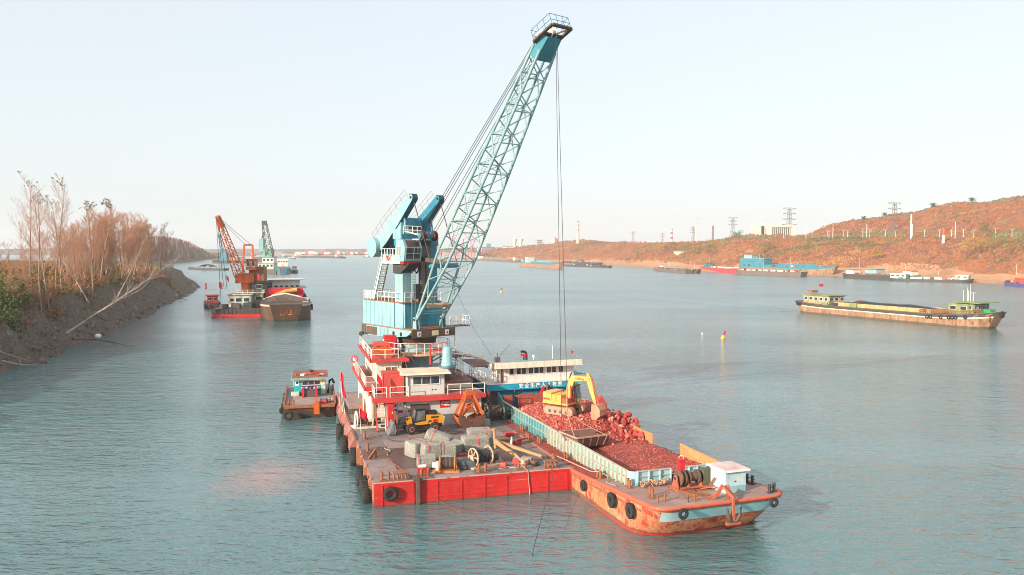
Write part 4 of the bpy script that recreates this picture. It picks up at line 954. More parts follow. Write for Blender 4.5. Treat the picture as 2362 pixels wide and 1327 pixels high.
# ---- bundles of folded wire mesh
def soft_box(sx, sy, sz, seed, nx=7, ny=5, nz=4, p=5.0):
    """a slumped bundle: rounded box with layered sides"""
    rr = random.Random(seed); q = MB(); N, Mr = 26, 12; vs = []; fs = []
    for j in range(Mr+1):
        ph = -pi/2 + pi*j/Mr
        for i in range(N):
            th = 2*pi*i/N
            def sp(c, e): return math.copysign(abs(c)**e, c)
            x = sp(cos(ph),0.12)*sp(cos(th),0.16)*sx/2; y = sp(cos(ph),0.12)*sp(sin(th),0.16)*sy/2; z = sp(sin(ph),0.12)*sz/2
            n = noise.noise(Vector((x*1.7,y*1.7,z*2.0+seed*3.1))); n2 = noise.noise(Vector((x*6,y*6,z*7+seed)))
            k = 1 + 0.045*n + 0.03*n2 + 0.025*sin(z*34)
            vs.append((x*k, y*k, z*(1+0.10*n) + 0.05*n2 + sz/2))
    for j in range(Mr):
        for i in range(N): fs.append((j*N+i, j*N+(i+1)%N, (j+1)*N+(i+1)%N, (j+1)*N+i))
    q.add(vs, fs, True); return q
def mesh_mat():
    m, nt, p = _nt('wire_mesh_bundle'); vec, rnd = _objvec(nt)
    v = nt.nodes.new('ShaderNodeTexVoronoi'); v.feature = 'DISTANCE_TO_EDGE'; v.inputs['Scale'].default_value = 14.0; nt.links.new(_map(nt, vec, (1,1,1.7)), v.inputs['Vector'])
    k = _ramp(nt, v.outputs['Distance'], 0.05, 0.2, (1,1,1,1), (0,0,0,1))
    n = _noise(nt, vec, 3.0, 4, 0.7)
    c = _mix(nt, k, (0.20,0.185,0.14), _mix(nt, n, (0.50,0.49,0.41), (0.70,0.70,0.65)))
    nt.links.new(c, p.inputs['Base Color']); p.inputs['Roughness'].default_value = 0.6; p.inputs['Metallic'].default_value = 0.1
    _bump(nt, p, k, 0.8, 0.05); return m
m_gab = mesh_mat()
def bundle(x, y, z, sx, sy, sz, rz, label, tilt=(0,0), strap=0.0, seed=1):
    t = PF.thing('wire_mesh_bundle', label, 'bundle', (x,y,z), rz, 'wire mesh bundles on the pontoon deck')
    t.rotation_euler = (tilt[0], tilt[1], PF.a+rz)
    soft_box(sx, sy, sz, seed).build('folded_mesh', m_gab, t)
    if strap is not None:
        q = MB(); hx = 0.045; a = sy/2*1.05; b = sz*1.035; x0 = strap*sx
        q.add([(x0+u, v, w) for u in (-hx,hx) for v, w in ((-a,0.02),(-a,b*0.93),(-a*0.9,b),(a*0.9,b),(a,b*0.93),(a,0.02))], [(0,1,7,6),(1,2,8,7),(2,3,9,8),(3,4,10,9),(4,5,11,10)])
        q.build('strap', m_pink, t)
    return t
zz = ZD
bundle(9.05,7.3,zz,2.1,1.2,0.55,0.0,'broad pale mesh bundle at the bottom, beside the anchor crown',seed=1,strap=-0.1)
bundle(9.0,7.35,zz+0.52,2.15,1.2,0.6,0.03,'square mesh bundle with red strap stacked in front of the rear one',seed=2,strap=0.05)
bundle(9.85,9.2,zz,2.0,1.3,0.7,0.0,'mesh bundle lying underneath the palest rear bundle',seed=3,strap=None)
bundle(9.8,9.2,zz+0.68,2.0,1.3,0.6,-0.05,'palest mesh bundle on top at the rear, red strap at its right end',seed=4,strap=0.22)
bundle(4.25,7.0,zz,1.7,1.5,1.15,0.5,'tall darker mesh bundle at the left rear of the heap',seed=5,strap=0.1)
bundle(5.3,7.4,zz,1.7,1.2,0.8,0.1,'mesh bundle hidden under the tilted one in the heap middle',seed=6,strap=None)
bundle(6.1,8.6,zz+0.55,2.1,1.0,0.8,-0.5,'tilted mesh bundle sliding off the heap with a red strap',(0.0,0.32),-0.2,7)
bundle(5.0,5.3,zz+0.15,1.45,1.1,1.15,0.15,'squarish mesh bundle in the heap centre with layered end',seed=8,strap=-0.25)
bundle(6.3,5.4,zz+0.15,1.25,1.1,1.1,-0.05,'mesh bundle leaning right of the layered one',seed=9,strap=-0.3)
bundle(4.3,3.4,zz,1.45,1.2,0.85,-0.1,'rounded mesh bundle at the front left of the heap',seed=10,strap=-0.4)
bundle(5.7,3.5,zz,1.3,1.0,0.7,0.1,'low mesh bundle behind the orange winch',seed=11,strap=None)
bundle(7.4,7.4,zz,1.3,1.2,0.75,0.6,'small mesh bundle wedged between the two strapped stacks',(0.1,-0.1),None,12)
t = PF.thing('tarpaulin_stack', 'dark folded tarpaulin stack between the orange winch and the rope drum', 'tarpaulin', (7.15,2.6,ZD)); soft_box(1.2,1.6,0.6,21).build('folded_sheet', paint('dark_tarpaulin',(0.085,0.10,0.11),0.6,var=0.35), t)
o = tag(MB().bb(-1.5,1.5,-0.12,0.12,0,0.22).build('steel_beam', m_trim), 'red painted steel beam lying under the right mesh stack', 'beam'); o.location = PF.w(8.6,5.6,ZD); o.rotation_euler = (0,0,PF.a+0.08)
# ---- anchor
an = PF.thing('stock_anchor', 'big rusty tan anchor lying across the deck with a long shank', 'anchor', (10.5,6.6,ZD))
m_anch = paint('tan_rusty_anchor',(0.50,0.27,0.13),0.75,rust=0.3,rustcol=(0.30,0.10,0.05))
q = MB(); q.taper((0.1,0.0,0.75),(2.75,-3.7,0.3),0.28,0.24,0.2,0.16); q.build('shank', m_anch, an)
q = MB(); q.path([(1.9,1.9,0.35),(1.4,1.65,0.5),(0.7,1.0,0.68),(0.1,0.2,0.8),(-0.02,-0.6,0.8),(0.25,-1.8,0.65),(0.75,-3.2,0.4),(1.0,-4.6,0.15)],[0.09,0.13,0.16,0.2,0.2,0.16,0.12,0.07],8); q.build('arm', m_anch, an)
q = MB(); q.prism([(1.2,1.3),(2.3,1.9),(3.3,1.85),(2.2,1.45)],'z',0.32,0.42); q.build('fluke', m_rust, an)
q = MB(); q.prism([(0.5,-3.4),(0.85,-4.5),(1.15,-5.4),(1.0,-4.3)],'z',0.2,0.3); q.build('fluke', m_grime, an)
q = MB(); q.tube((0.02,0.05,0.2),(-0.1,0.15,1.7),0.13,0.1,8); q.tube((-0.1,0.15,1.66),(-0.1,0.15,1.78),0.16,n=8); q.build('crown', m_anch, an)
q = MB(); q.beam((0.9,-1.0,0.2),(1.15,-0.8,1.25),0.08); q.beam((1.0,-1.3,0.1),(1.15,-0.8,1.25),0.05); q.build('prop', m_white, an)
q = MB(); q.torus((2.95,-3.95,0.25),0.24,0.05,(0.5,0.6,0.6),14,6); q.build('shackle', m_grime, an)
# ---- winches and clutter
winch(PF, (8.35,2.5,ZD), 'winch with cream flanges and a drum of black rope', 1.05, 0.35, m_rope, paint('cream_rusty_winch',(0.55,0.38,0.26),0.7,rust=0.3))
winch(PF, (5.55,1.9,ZD), 'orange rusty winch in front of the mesh heap', 0.85, 2.9, m_grime, paint('orange_rust_winch',(0.48,0.19,0.07),0.7,rust=0.3), motor=m_white)
winch(PF, (1.2,18.2,ZD), 'maroon drum winch beside the cream tank at the house corner', 1.1, 0.1, paint('maroon_drum',(0.22,0.07,0.05),0.6,rust=0.3), m_cream)
winch(PF, (13.2,17.2,ZD), 'dark grey winch between the grab and the rock barge', 1.25, 0.15, m_grime, paint('dark_grey_winch',(0.13,0.14,0.13),0.6,rust=0.2))
winch(PF, (12.6,19.8,ZD), 'dark winch standing behind the one next to the grab', 1.15, 0.1, m_grime, paint('dark_grey_winch',(0,0,0)))
o = tag(MB().bb(-0.3,0.3,-0.25,0.25,0,0.55).build('electrical_box', paint('pale_grey_box',(0.36,0.37,0.34),0.6)), 'pale grey electrical box beside the dark winch', 'box'); o.location = PF.w(12.1,15.9,ZD); o.rotation_euler = (0,0,PF.a)
t = PF.thing('red_crate', 'small red crate with white cloth at the heap front', 'crate', (3.75,2.1,ZD)); MB().bb(-0.35,0.35,-0.25,0.25,0,0.4).build('crate_body', m_red, t); soft_box(0.6,0.3,0.15,31).build('cloth', m_decal, t); COL.objects[-1].location = (0,0,0.38)
rr = random.Random(5)
for k, (x, y, s, m, lb) in enumerate([(11.0,2.3,0.45,m_redbox,'crumpled red sack beside the anchor tip'),(11.5,2.1,0.5,m_hemp,'tan sack in the clutter by the anchor tip'),(11.3,3.0,0.42,m_wood,'small timber block behind the red sack'),(11.9,2.4,0.6,paint('mixed_scrap',(0.34,0.24,0.2),0.8,var=0.7,scale=4),'pile of mixed scrap next to the right bollards'),(12.3,1.7,0.4,m_grime,'rusty scrap piece by the front right fairlead'),(9.9,2.0,0.35,m_redbox,'little red can beside the black rope drum')]):
    o = tag(soft_box(s*1.4,s,s*0.8,40+k).build('deck_clutter', m), lb, 'clutter'); o.location = PF.w(x,y,ZD); o.rotation_euler = (0,0,rr.uniform(0,3))
for k, (x,y) in enumerate(((1.2,19.9),(0.9,20.6),(1.5,19.4))):
    o = tag(MB().lathe([(0,0),(0.14,0),(0.14,0.75),(0.06,0.9),(0.06,1.0),(0,1.0)],10).build('gas_cylinder', [m_steel,m_signred,m_steel][k]), ['dark gas cylinder behind the maroon winch','red gas cylinder behind the maroon winch','dark gas cylinder close to the cream tank'][k], 'gas cylinder'); o.location = PF.w(x,y,ZD)
# ================================================================ ROCK BARGE
BW, BLEN = 9.3, 38.0
def sheer(y): return interp([(-5,2.52),(-2,2.42),(0,2.25),(3,1.95),(7.5,1.62),(40,1.6)], y)
rb = CF.thing('rock_barge', 'rusty orange barge with pale blue bow band loaded with red rock', 'barge', (BW/2, 0, 0))
def RB(): return OFF(BW/2, 0, 0)
def outline(f, off=0.0):
    """hull plan outline at height fraction f (0 below water, 1 deck edge): from left stern round the bow to right stern"""
    front = interp([(0,-1.6),(0.2,-2.6),(0.6,-3.7),(1.0,-4.55)], f); r = interp([(0,2.4),(0.25,2.2),(1.0,1.0)], f)
    inset = interp([(0,0.25),(0.2,0.0),(1,0.0)], f)
    x0, x1 = inset-off, BW-inset+off; front -= off
    pts = [(x0+0.8, BLEN), (x0, BLEN-2.0)] + [(x0, y) for y in (30,24,18,12,9,7.5,6,4.5,3,1.5)]
    for k in range(0, 9): a = pi + (pi/2)*k/8; pts.append((x0+r+r*cos(a), front+r+r*sin(a)*1.0))
    pts += [(x0+r+(x1-x0-2*r)*k/6, front) for k in range(1,6)]
    for k in range(0, 9): a = 1.5*pi + (pi/2)*k/8; pts.append((x1-r+r*cos(a), front+r+r*sin(a)))
    pts += [(x1, y) for y in (1.5,3,4.5,6,7.5,9,12,18,24,30)] + [(x1, BLEN-2.0), (x1-0.8, BLEN)]
    return pts
def ring(f, off=0.0):
    return [(x, y, -0.6 + (sheer(y)+0.6)*f) for x, y in outline(f, off)]
q = RB(); q.sheet([ring(f) for f in (0,0.1,0.2,0.35,0.5,0.7,0.85,1.0)])
rg = ring(1.0); n = len(rg); q.add([ring(0)[0],ring(0)[-1],rg[-1],rg[0]],[(0,1,2,3)])
m_rhull = paint('orange_rust_hull',(0.56,0.20,0.09),0.72,rust=0.50,rustcol=(0.40,0.052,0.03),streak=0.45,fade=(0.60,0.34,0.22),scale=1.0,var=0.4,wl=0.7,scuff=0.8)
q.build('hull', m_rhull, rb)
# waterline boot-top in red, pale bow band, rub rail
o = len(outline(0.5)); sub = lambda L, a, b: L[a:b]
def strip(f0, f1, a, b, off, mat, name, lab=None):
    q = RB(); q.sheet([ring(f0, off)[a:b], ring((f0+f1)/2, off)[a:b], ring(f1, off)[a:b]]); return q.build(name, mat, rb, lab)
strip(0.13,0.27,1,o-1,0.012,paint('boot_red',(0.55,0.05,0.03),0.6,rust=0.3,rustcol=(0.5,0.2,0.1)),'boot_top')
strip(0.64,0.88,17,34,0.014,paint('pale_blue_bow',(0.29,0.54,0.60),0.55,rust=0.20,rustcol=(0.46,0.15,0.07),fade=(0.52,0.62,0.60)),'bow_band','pale blue painted band across the bow')
q = RB()
for k, (r0, r1) in enumerate(((0.93,1.03),)):
    a = ring(1.0,0.10); b = ring(0.93,0.12)
    top = [(x,y,z+0.02) for x,y,z in a]; inn = [(x,y,z+0.02) for x,y,z in ring(1.0,-0.12)]
    q.sheet([ring(0.92,0.0), b, top, inn])
q.build('rub_rail', paint('red_orange_rail',(0.54,0.12,0.07),0.65,rust=0.3,rustcol=(0.5,0.25,0.13)), rb)
q = RB()
for a in (0.3,): q.sheet([[(x,y,z+0.45) for x,y,z in ring(0.62,0.05)[1:14]],[(x,y,z+0.52) for x,y,z in ring(0.62,0.09)[1:14]],[(x,y,z+0.6) for x,y,z in ring(0.62,0.05)[1:14]]])
q.build('side_strake', m_rust, rb)
# deck sheet
q = RB(); L = ring(1.0,-0.05); half = n//2
left = L[:half]; right = list(reversed(L))[:half]
rows = [[l, tuple((Vector(l)+Vector(r))/2), r] for l, r in zip(left, right)]
q.sheet(rows, False); q.build('deck', paint('pinkish_barge_deck',(0.33,0.20,0.17),0.75,rust=0.3,rustcol=(0.36,0.11,0.07),fade=(0.40,0.31,0.28),scale=0.7), rb)
# coaming: panels and ribs on the near side, plates on the far side
m_cpale = paint('pale_coaming_plate',(0.26,0.46,0.47),0.6,rust=0.34,rustcol=(0.48,0.18,0.085),fade=(0.42,0.49,0.40),scale=1.4,streak=0.4)
m_cteal = paint('teal_coaming_plate',(0.10,0.34,0.38),0.55,rust=0.12,rustcol=(0.42,0.17,0.09),fade=(0.24,0.42,0.40),streak=0.4)
m_crib = paint('cream_coaming_rib',(0.47,0.44,0.35),0.6,rust=0.32,rustcol=(0.48,0.19,0.09))
ZC = 3.05; XC = 1.33
ys = [1.9 + 0.66*k for k in range(40)]
for k, y in enumerate(ys):
    zb = sheer(y)+0.01; zm = (zb+ZC)/2; mt = m_cteal if y > 15.5 + 1.5*sin(k*2.3) else m_cpale
    for a, b in ((zb, zm-0.02), (zm+0.02, ZC-0.06)): RB().bb(XC,XC+0.03,y+0.04,y+0.62,a,b).build('coaming_panel', mt, rb)
    q = RB(); q.hexa([(XC-0.20,y-0.03,zb),(XC+0.02,y-0.03,zb),(XC+0.02,y+0.03,zb),(XC-0.20,y+0.03,zb),(XC-0.12,y-0.03,ZC-0.03),(XC+0.02,y-0.03,ZC-0.03),(XC+0.02,y+0.03,ZC-0.03),(XC-0.12,y+0.03,ZC-0.03)]); q.build('coaming_rib', m_crib if y < 17 else m_cteal, rb)
yE = ys[-1]+0.66
q = RB(); q.bb(XC-0.16,XC+0.06,1.9,yE,ZC-0.05,ZC+0.01); q.build('coaming_rim', m_crib, rb)
q = RB(); z0 = (sheer(2)+ZC)/2; 
for a, b in zip(ys, ys[1:]): q.hexa([(XC-0.13,a,(sheer(a)+ZC)/2-0.02),(XC+0.01,a,(sheer(a)+ZC)/2-0.02),(XC+0.01,b,(sheer(b)+ZC)/2-0.02),(XC-0.13,b,(sheer(b)+ZC)/2-0.02),(XC-0.13,a,(sheer(a)+ZC)/2+0.02),(XC+0.01,a,(sheer(a)+ZC)/2+0.02),(XC+0.01,b,(sheer(b)+ZC)/2+0.02),(XC-0.13,b,(sheer(b)+ZC)/2+0.02)])
q.build('coaming_strake', m_crib, rb)
# front coaming with the doorway gap
m_cfront = paint('pale_blue_coaming',(0.30,0.51,0.56),0.55,rust=0.24,rustcol=(0.45,0.16,0.08),fade=(0.45,0.57,0.55))
q = RB(); pts = [(XC, 1.9)] + [(XC+0.5-0.5*cos(a), 1.9-0.5*sin(a)) for a in (0.4,0.8,1.2,1.57)]
for a, b in zip(pts, pts[1:]): q.beam((a[0],a[1],(sheer(1.5)+ZC)/2),(b[0],b[1],(sheer(1.5)+ZC)/2),0.04,ZC-sheer(1.5),up=(0,0,1))
q.build('coaming_corner', m_cfront, rb)
for x0, x1 in ((1.83,2.66),(2.7,3.5),(3.54,4.36),(5.1,5.75),(5.8,6.4),(6.45,7.1),(7.15,8.0)):
    RB().bb(x0,x1,1.38,1.42,sheer(1.4)+0.01,ZC-0.02).build('coaming_panel', m_cfront, rb)
    q = RB(); q.bb(x0-0.04,x0+0.03,1.24,1.44,sheer(1.3),ZC-0.01); q.build('coaming_rib', m_cfront, rb)
for x in (4.36,8.0): RB().bb(x-0.03,x+0.05,1.24,1.44,sheer(1.3),ZC-0.01).build('coaming_rib', m_cfront, rb)
q = RB(); q.bb(1.83,4.4,1.3,1.44,ZC-0.03,ZC+0.02); q.bb(5.06,8.05,1.3,1.44,ZC-0.03,ZC+0.02); q.bb(1.83,8.05,1.30,1.40,2.64,2.69); q.build('coaming_rim', m_crib, rb)
m_frust = paint('orange_rusted_plate',(0.55,0.24,0.10),0.75,rust=0.35,rustcol=(0.40,0.13,0.05),streak=0.5,scale=1.5)
for y0, y1, lean0, lean1, h0, h1 in ((1.4,6.1,0.45,-0.1,0.0,0.35),(10.4,12.1,0.0,0.0,0.1,0.05),(12.1,16.0,0,0,0.1,0.1),(16,28.0,0,0,0.0,0.0)):
    q = RB(); q.hexa([(8.05,y0,1.6),(8.09,y0,1.6),(8.09,y1,1.6),(8.05,y1,1.6),(8.05+lean0,y0,ZC+h0),(8.09+lean0,y0,ZC+h0),(8.09+lean1,y1,ZC+h1),(8.05+lean1,y1,ZC+h1)]); q.build('far_coaming_plate', m_frust, rb)
# fittings of the foredeck
for x, y, rz in ((1.05,-1.9,1.4),(1.0,1.0,1.35),(8.75,-1.4,1.75),(8.6,-3.9,0.3),(0.55,4.6,1.57),(0.6,10.6,1.57),(0.6,16.4,1.57),(0.75,21.0,1.57)): bollard(rb, (x-BW/2,y,sheer(y)), rz, 0.72, m_steel if x > 8 else m_rust)
for x, y in ((2.6,-3.9),(0.9,-3.2)): q = RB(); q.tube((x-0.15,y,2.42),(x-0.15,y,2.95),0.06,n=6); q.tube((x+0.35,y,2.42),(x+0.35,y,2.95),0.06,n=6); q.beam((x-0.4,y,2.8),(x+0.6,y,2.8),0.06); q.build('cross_cleat', m_rust, rb)
q = RB(); 
for k in range(9): q.beam((3.05+0.1*k,-0.4-0.33*k,2.36+0.014*k),(3.75+0.1*k,-0.45-0.33*k,2.36+0.014*k),0.05,0.12)
q.beam((3.0,-0.3,2.35),(3.95,-3.3,2.46),0.05); q.beam((3.7,-0.3,2.35),(4.65,-3.3,2.46),0.05); q.build('deck_grating', m_rust, rb)
q = RB()
for k in range(40): a = k*0.9; q.torus((2.4+0.9*sin(k*0.37)+0.02*k,0.75+0.3*cos(k*0.83),2.34+0.05*(k%3)),0.10,0.035,(sin(k),cos(k*1.7),0.6),8,5)
tag(q.build('anchor_chain', paint('pale_rusty_chain',(0.46,0.27,0.18),0.8,rust=0.3)), 'heap of rusty anchor chain before the pale front coaming', 'chain'); COL.objects[-1].location = CF.w(BW/2,0,0); COL.objects[-1].rotation_euler = (0,0,CF.a)
lk = CF.thing('deck_locker', 'pale blue deck locker with a red and white overhanging lid at the bow', 'locker', (6.5,-2.2,2.37)); lk.scale = (0.80,0.80,0.84)
m_lock = paint('pale_locker_paint',(0.36,0.55,0.60),0.6,rust=0.10,rustcol=(0.5,0.3,0.2),streak=0.3,fade=(0.50,0.62,0.62))
MB().bb(-0.95,0.95,-1.05,1.05,0,1.72).build('locker_body', m_lock, lk); MB().bb(-1.2,1.2,-1.3,1.3,1.72,1.86).build('lid', m_white, lk); MB().bb(-1.1,1.1,-1.2,1.2,1.86,1.89).build('lid_top', paint('pink_white_lid',(0.60,0.42,0.40),0.7,rust=0.3,rustcol=(0.5,0.13,0.11),fade=(0.66,0.60,0.58)), lk)
MB().bb(-0.9,0.9,-1.075,-1.052,0.02,0.62).build('patch_plate', m_blue, lk); MB().tube((-0.05,-1.06,0.95),(-0.05,-1.09,0.95),0.06,n=8).build('vent', m_black, lk)
wd = CF.thing('anchor_windlass', 'red brown anchor windlass with two drums beside the locker', 'windlass', (4.55,-0.9,2.32))
m_wdl = paint('red_brown_windlass',(0.40,0.11,0.06),0.7,rust=0.35,rustcol=(0.30,0.13,0.07))
MB().bb(-1.3,1.5,-0.6,0.6,0,0.14).build('base_frame', m_wdl, wd)
for x, w_, r_ in ((-0.75,0.3,0.42),(0.1,0.7,0.36)):
    q = MB(); q.tube((x-w_/2,0,0.75),(x+w_/2,0,0.75),r_*0.8,n=16); 
    for e in (-w_/2, w_/2): q.tube((x+e-0.04,0,0.75),(x+e+0.04,0,0.75),r_*1.25,n=18)
    q.build('drum', m_grime, wd)
q = MB(); q.tube((-1.25,0,0.75),(1.4,0,0.75),0.09,n=8); q.build('shaft', m_steel, wd)
for x in (-1.15,-0.35,0.62): q = MB(); q.prism([(-0.4,0.1),(0.4,0.1),(0.15,0.95),(-0.15,0.95)],'x',x-0.04,x+0.04); q.build('bearing_stand', m_wdl, wd)
q = MB(); q.bb(0.75,1.45,-0.4,0.35,0.15,1.2); q.build('engine_block', paint('olive_engine',(0.10,0.10,0.06),0.6,rust=0.3), wd)
q = MB(); q.bb(-0.85,-0.5,-0.05,0.3,0.9,1.9); q.bb(-0.95,-0.4,-0.1,0.35,1.88,1.96); q.build('control_stand', m_signred, wd)
q = MB(); q.torus((-0.67,0.1,2.05),0.17,0.03,(0.3,1,0.4),12,5); q.build('hand_wheel', m_crib, wd)
q = MB(); q.beam((-1.2,-0.7,0.3),(1.3,-0.9,0.3),0.07); q.beam((0.3,-0.6,0.1),(0.9,-1.4,0.4),0.07); q.beam((-0.2,-0.6,0.1),(-0.5,-1.3,0.1),0.06); q.beam((1.0,-0.5,0.1),(1.0,-1.2,0.9),0.08); q.build('brake_lever', m_wdl, wd)
rl = q = RB(); q.beam((4.2,-3.9,2.45),(4.9,-4.0,3.35),0.16,0.2); q.beam((5.3,-3.9,2.45),(5.0,-4.4,3.4),0.16,0.2); q.beam((4.9,-4.1,3.3),(5.25,-4.75,2.7),0.3,0.16); q.beam((4.3,-3.4,2.45),(4.9,-4.2,3.3),0.08); q.beam((3.7,-3.7,2.45),(4.6,-4.0,2.9),0.08); q.build('anchor_roller', m_wdl, rb)
ba_ = CF.thing('bow_anchor', 'rusty anchor hanging against the pale blue bow band', 'anchor', (5.15,-4.72,1.2))
MB().taper((0,0,0.0),(0,-0.02,1.6),0.2,0.16,0.12,0.12).build('shank', m_wdl, ba_)
for s in (-1,1): q = MB(); q.path([(0,-0.02,0.05),(s*0.25,-0.05,0.12),(s*0.42,-0.1,0.45),(s*0.5,-0.12,0.95)],[0.12,0.13,0.11,0.05],6); q.build('fluke', m_grime, ba_)
MB().bb(-0.5,0.5,-0.12,0.05,-0.12,0.06).build('crown', m_wdl, ba_)
TL = ['tyre fender on the barge side nearest the rounded bow corner','larger tyre fender hung below the barge rail abreast the bollards','small tyre hung on the barge side close to the red pontoon corner','little tyre fender tied at the left end of the bow rail','little tyre fender tied at the right end of the bow rail']
for k, (p, a, s) in enumerate([((-0.3,-1.6,1.55),0,0.8),((-0.3,1.0,1.45),0,0.8),((-0.25,5.6,1.1),0,0.62),((1.6,-4.8,2.15),pi/2,0.55),((8.1,-4.8,2.15),pi/2,0.5)]): tyre(CF.w(*p), CF.a+a, TL[k], None, s, 0, 0.8)
for y in (17.5,22.5,27): tyre(CF.w(-0.25,y,1.0), CF.a, 'tyre fender hidden between the pontoon and the barge side', 'tyres between the two hulls', 0.8, 0, 0.8)
q = MB(); q.path([CF.w(0.6,4.6,2.3),CF.w(0.2,5.2,2.2),PF.w(14.0,2.0,2.2),PF.w(13.9,2.0,2.1)],0.035,5); q.path([CF.w(0.6,4.6,2.35),CF.w(0.9,3.9,2.1),CF.w(0.35,3.0,2.0),CF.w(0.3,1.5,2.2)],0.03,5); tag(q.build('mooring_line', m_hemp), 'pale rope tying the rock barge to the corner of the red pontoon', 'rope')

# ---- cargo: soil, rocks
def sstep(t): t = max(0, min(1, t)); return t*t*(3-2*t)
def heap_z(x, y):
    m = sstep((y-12.2)/3.6)*(1-sstep((y-23.0)/4.0)); side = sstep((x-1.4)/1.8)
    z = 2.42 + 0.16*sstep((5-y)/3.5) + 1.15*m*(0.45+0.55*side) - 0.25*sstep((y-7)/3)*(1-sstep((y-11)/2))*sstep((5-x)/2)
    z += 0.10*noise.noise(Vector((x*0.9,y*0.9,2))) + 0.05*noise.noise(Vector((x*3,y*3,7)))
    if x > 7.7 and y < 11: z -= 0.5*sstep((x-7.7)/1.3)*sstep((y-5.5)/1)
    return z
def soil_mat():
    m, nt, p = _nt('red_soil'); vec, _ = _objvec(nt)
    n1 = _noise(nt, vec, 0.9, 6, 0.65, 0.3); n2 = _noise(nt, vec, 9, 4, 0.7); n3 = _noise(nt, _map(nt, vec, (0.5,1.6,1)), 1.1, 5, 0.6, 0.5)
    c = _mix(nt, _ramp(nt, n1, 0.35, 0.65), (0.24,0.034,0.024), (0.36,0.06,0.04))
    c = _mix(nt, _math(nt,'MULTIPLY',_ramp(nt, n2, 0.5, 0.75), 0.5), c, (0.16,0.03,0.025))
    wet = _ramp(nt, n3, 0.60, 0.70); c = _mix(nt, wet, c, (0.24,0.12,0.12))
    nt.links.new(c, p.inputs['Base Color']); nt.links.new(_math(nt,'SUBTRACT',0.9,_math(nt,'MULTIPLY',wet,0.72)), p.inputs['Roughness'])
    _bump(nt, p, n2, 0.8, 0.06); return m
q = RB(); rows = []
yy = [1.5 + 0.22*k for k in range(118)]
for y in yy:
    rows.append([(1.36 + (7.7 if not (6.0 < y < 10.5) else 7.75)*i/34, y, max(1.62, heap_z(1.36+7.7*i/34, y)) if i not in () else 1.7) for i in range(35)])
rows = [[(min(x, 8.04) if not (6.1 < y < 10.4) else x, y, z) for x, y, z in r] for r in rows]
q.sheet(rows); o = q.build('red_soil', soil_mat()); o.location = CF.w(BW/2,0,0); o.rotation_euler = (0,0,CF.a); tag(o, 'red soil filling the hold of the rock barge', 'soil', kind='stuff')
def rock_mesh(seed):
    rr = random.Random(seed); bm = bmesh.new()
    for k in range(13):
        d = Vector((rr.gauss(0,1),rr.gauss(0,1),rr.gauss(0,1))).normalized(); s = rr.uniform(0.75,1.0)
        bm.verts.new((d.x*s*0.5*1.15, d.y*s*0.5*0.95, d.z*s*0.5*0.8))
    r = bmesh.ops.convex_hull(bm, input=bm.verts)
    for v in [v for v in bm.verts if not v.link_faces]: bm.verts.remove(v)
    me = bpy.data.meshes.new('rock'); bm.to_mesh(me); bm.free(); return me
def rock_mat():
    m, nt, p = _nt('red_rock'); vec, rnd = _objvec(nt)
    n1 = _noise(nt, vec, 2.2, 5, 0.7); n2 = _noise(nt, vec, 10, 4, 0.7)
    r = nt.nodes.new('ShaderNodeValToRGB'); els = r.color_ramp.elements
    for _ in range(3): els.new(0.5)
    for e, (t, c) in zip(els, ((0.0,(0.36,0.032,0.026)),(0.35,(0.44,0.055,0.038)),(0.6,(0.26,0.03,0.026)),(0.85,(0.48,0.10,0.07)),(1.0,(0.64,0.40,0.33)))): e.position = t; e.color = (*c,1)
    nt.links.new(rnd, r.inputs[0])
    c = _mix(nt, _ramp(nt, n1, 0.56, 0.70), r.outputs[0], (0.55,0.24,0.18)); c = _mix(nt, _math(nt,'MULTIPLY',_ramp(nt, n2, 0.5, 0.8),0.5), c, (0.22,0.03,0.025))
    nt.links.new(c, p.inputs['Base Color']); p.inputs['Roughness'].default_value = 0.8; _bump(nt, p, n2, 0.5, 0.05); return m
m_rock = rock_mat()
RM = [rock_mesh(s) for s in range(12)]
for me in RM: me.materials.append(m_rock)
rr = random.Random(11); placed = 0; small = MB()
def put_rock(x, y, s, dz=0.1):
    o = bpy.data.objects.new('rock', rr.choice(RM)); COL.objects.link(o)
    o.location = CF.w(x, y, heap_z(x, y)+dz*s); o.scale = (s*rr.uniform(0.85,1.2), s, s*rr.uniform(0.8,1.1)); o.rotation_euler = (rr.uniform(0,6),rr.uniform(0,6),rr.uniform(0,6))
    return o
GR = 'red rocks heaped in the barge hold'
for k in range(185):                                     # the sun-lit front face and the left flank of the heap
    u = rr.random()
    x = rr.uniform(1.7,8.0); y = rr.uniform(12.6,17.0) if u < 0.72 else rr.uniform(17.0,24.5)
    tag(put_rock(x, y, rr.uniform(0.25,0.5)), 'red rock in the big heap under the yellow excavator', 'rock', GR)
for k in range(46):                                      # large pale boulders at the right end
    x = rr.uniform(6.2,8.6); y = rr.uniform(11.6,15.5)
    tag(put_rock(x, y, rr.uniform(0.42,0.85), 0.35), 'large pale pink boulder at the end of the heap beyond the excavator bucket', 'boulder', 'pale boulders at the heap end')
o = tag(put_rock(6.9,17.6,1.7,0.45), 'big dark red boulder between the excavator track and its bucket', 'boulder')
for k in range(40):
    x = rr.uniform(1.6,8.2); y = rr.uniform(24.0,26.5) if k%2 else rr.uniform(10.6,12.6)
    tag(put_rock(x, y, rr.uniform(0.22,0.4)), 'smaller red rock scattered at the foot of the heap', 'rock', 'scattered red rocks')
sv = [v.co.copy() for v in RM[0].vertices]
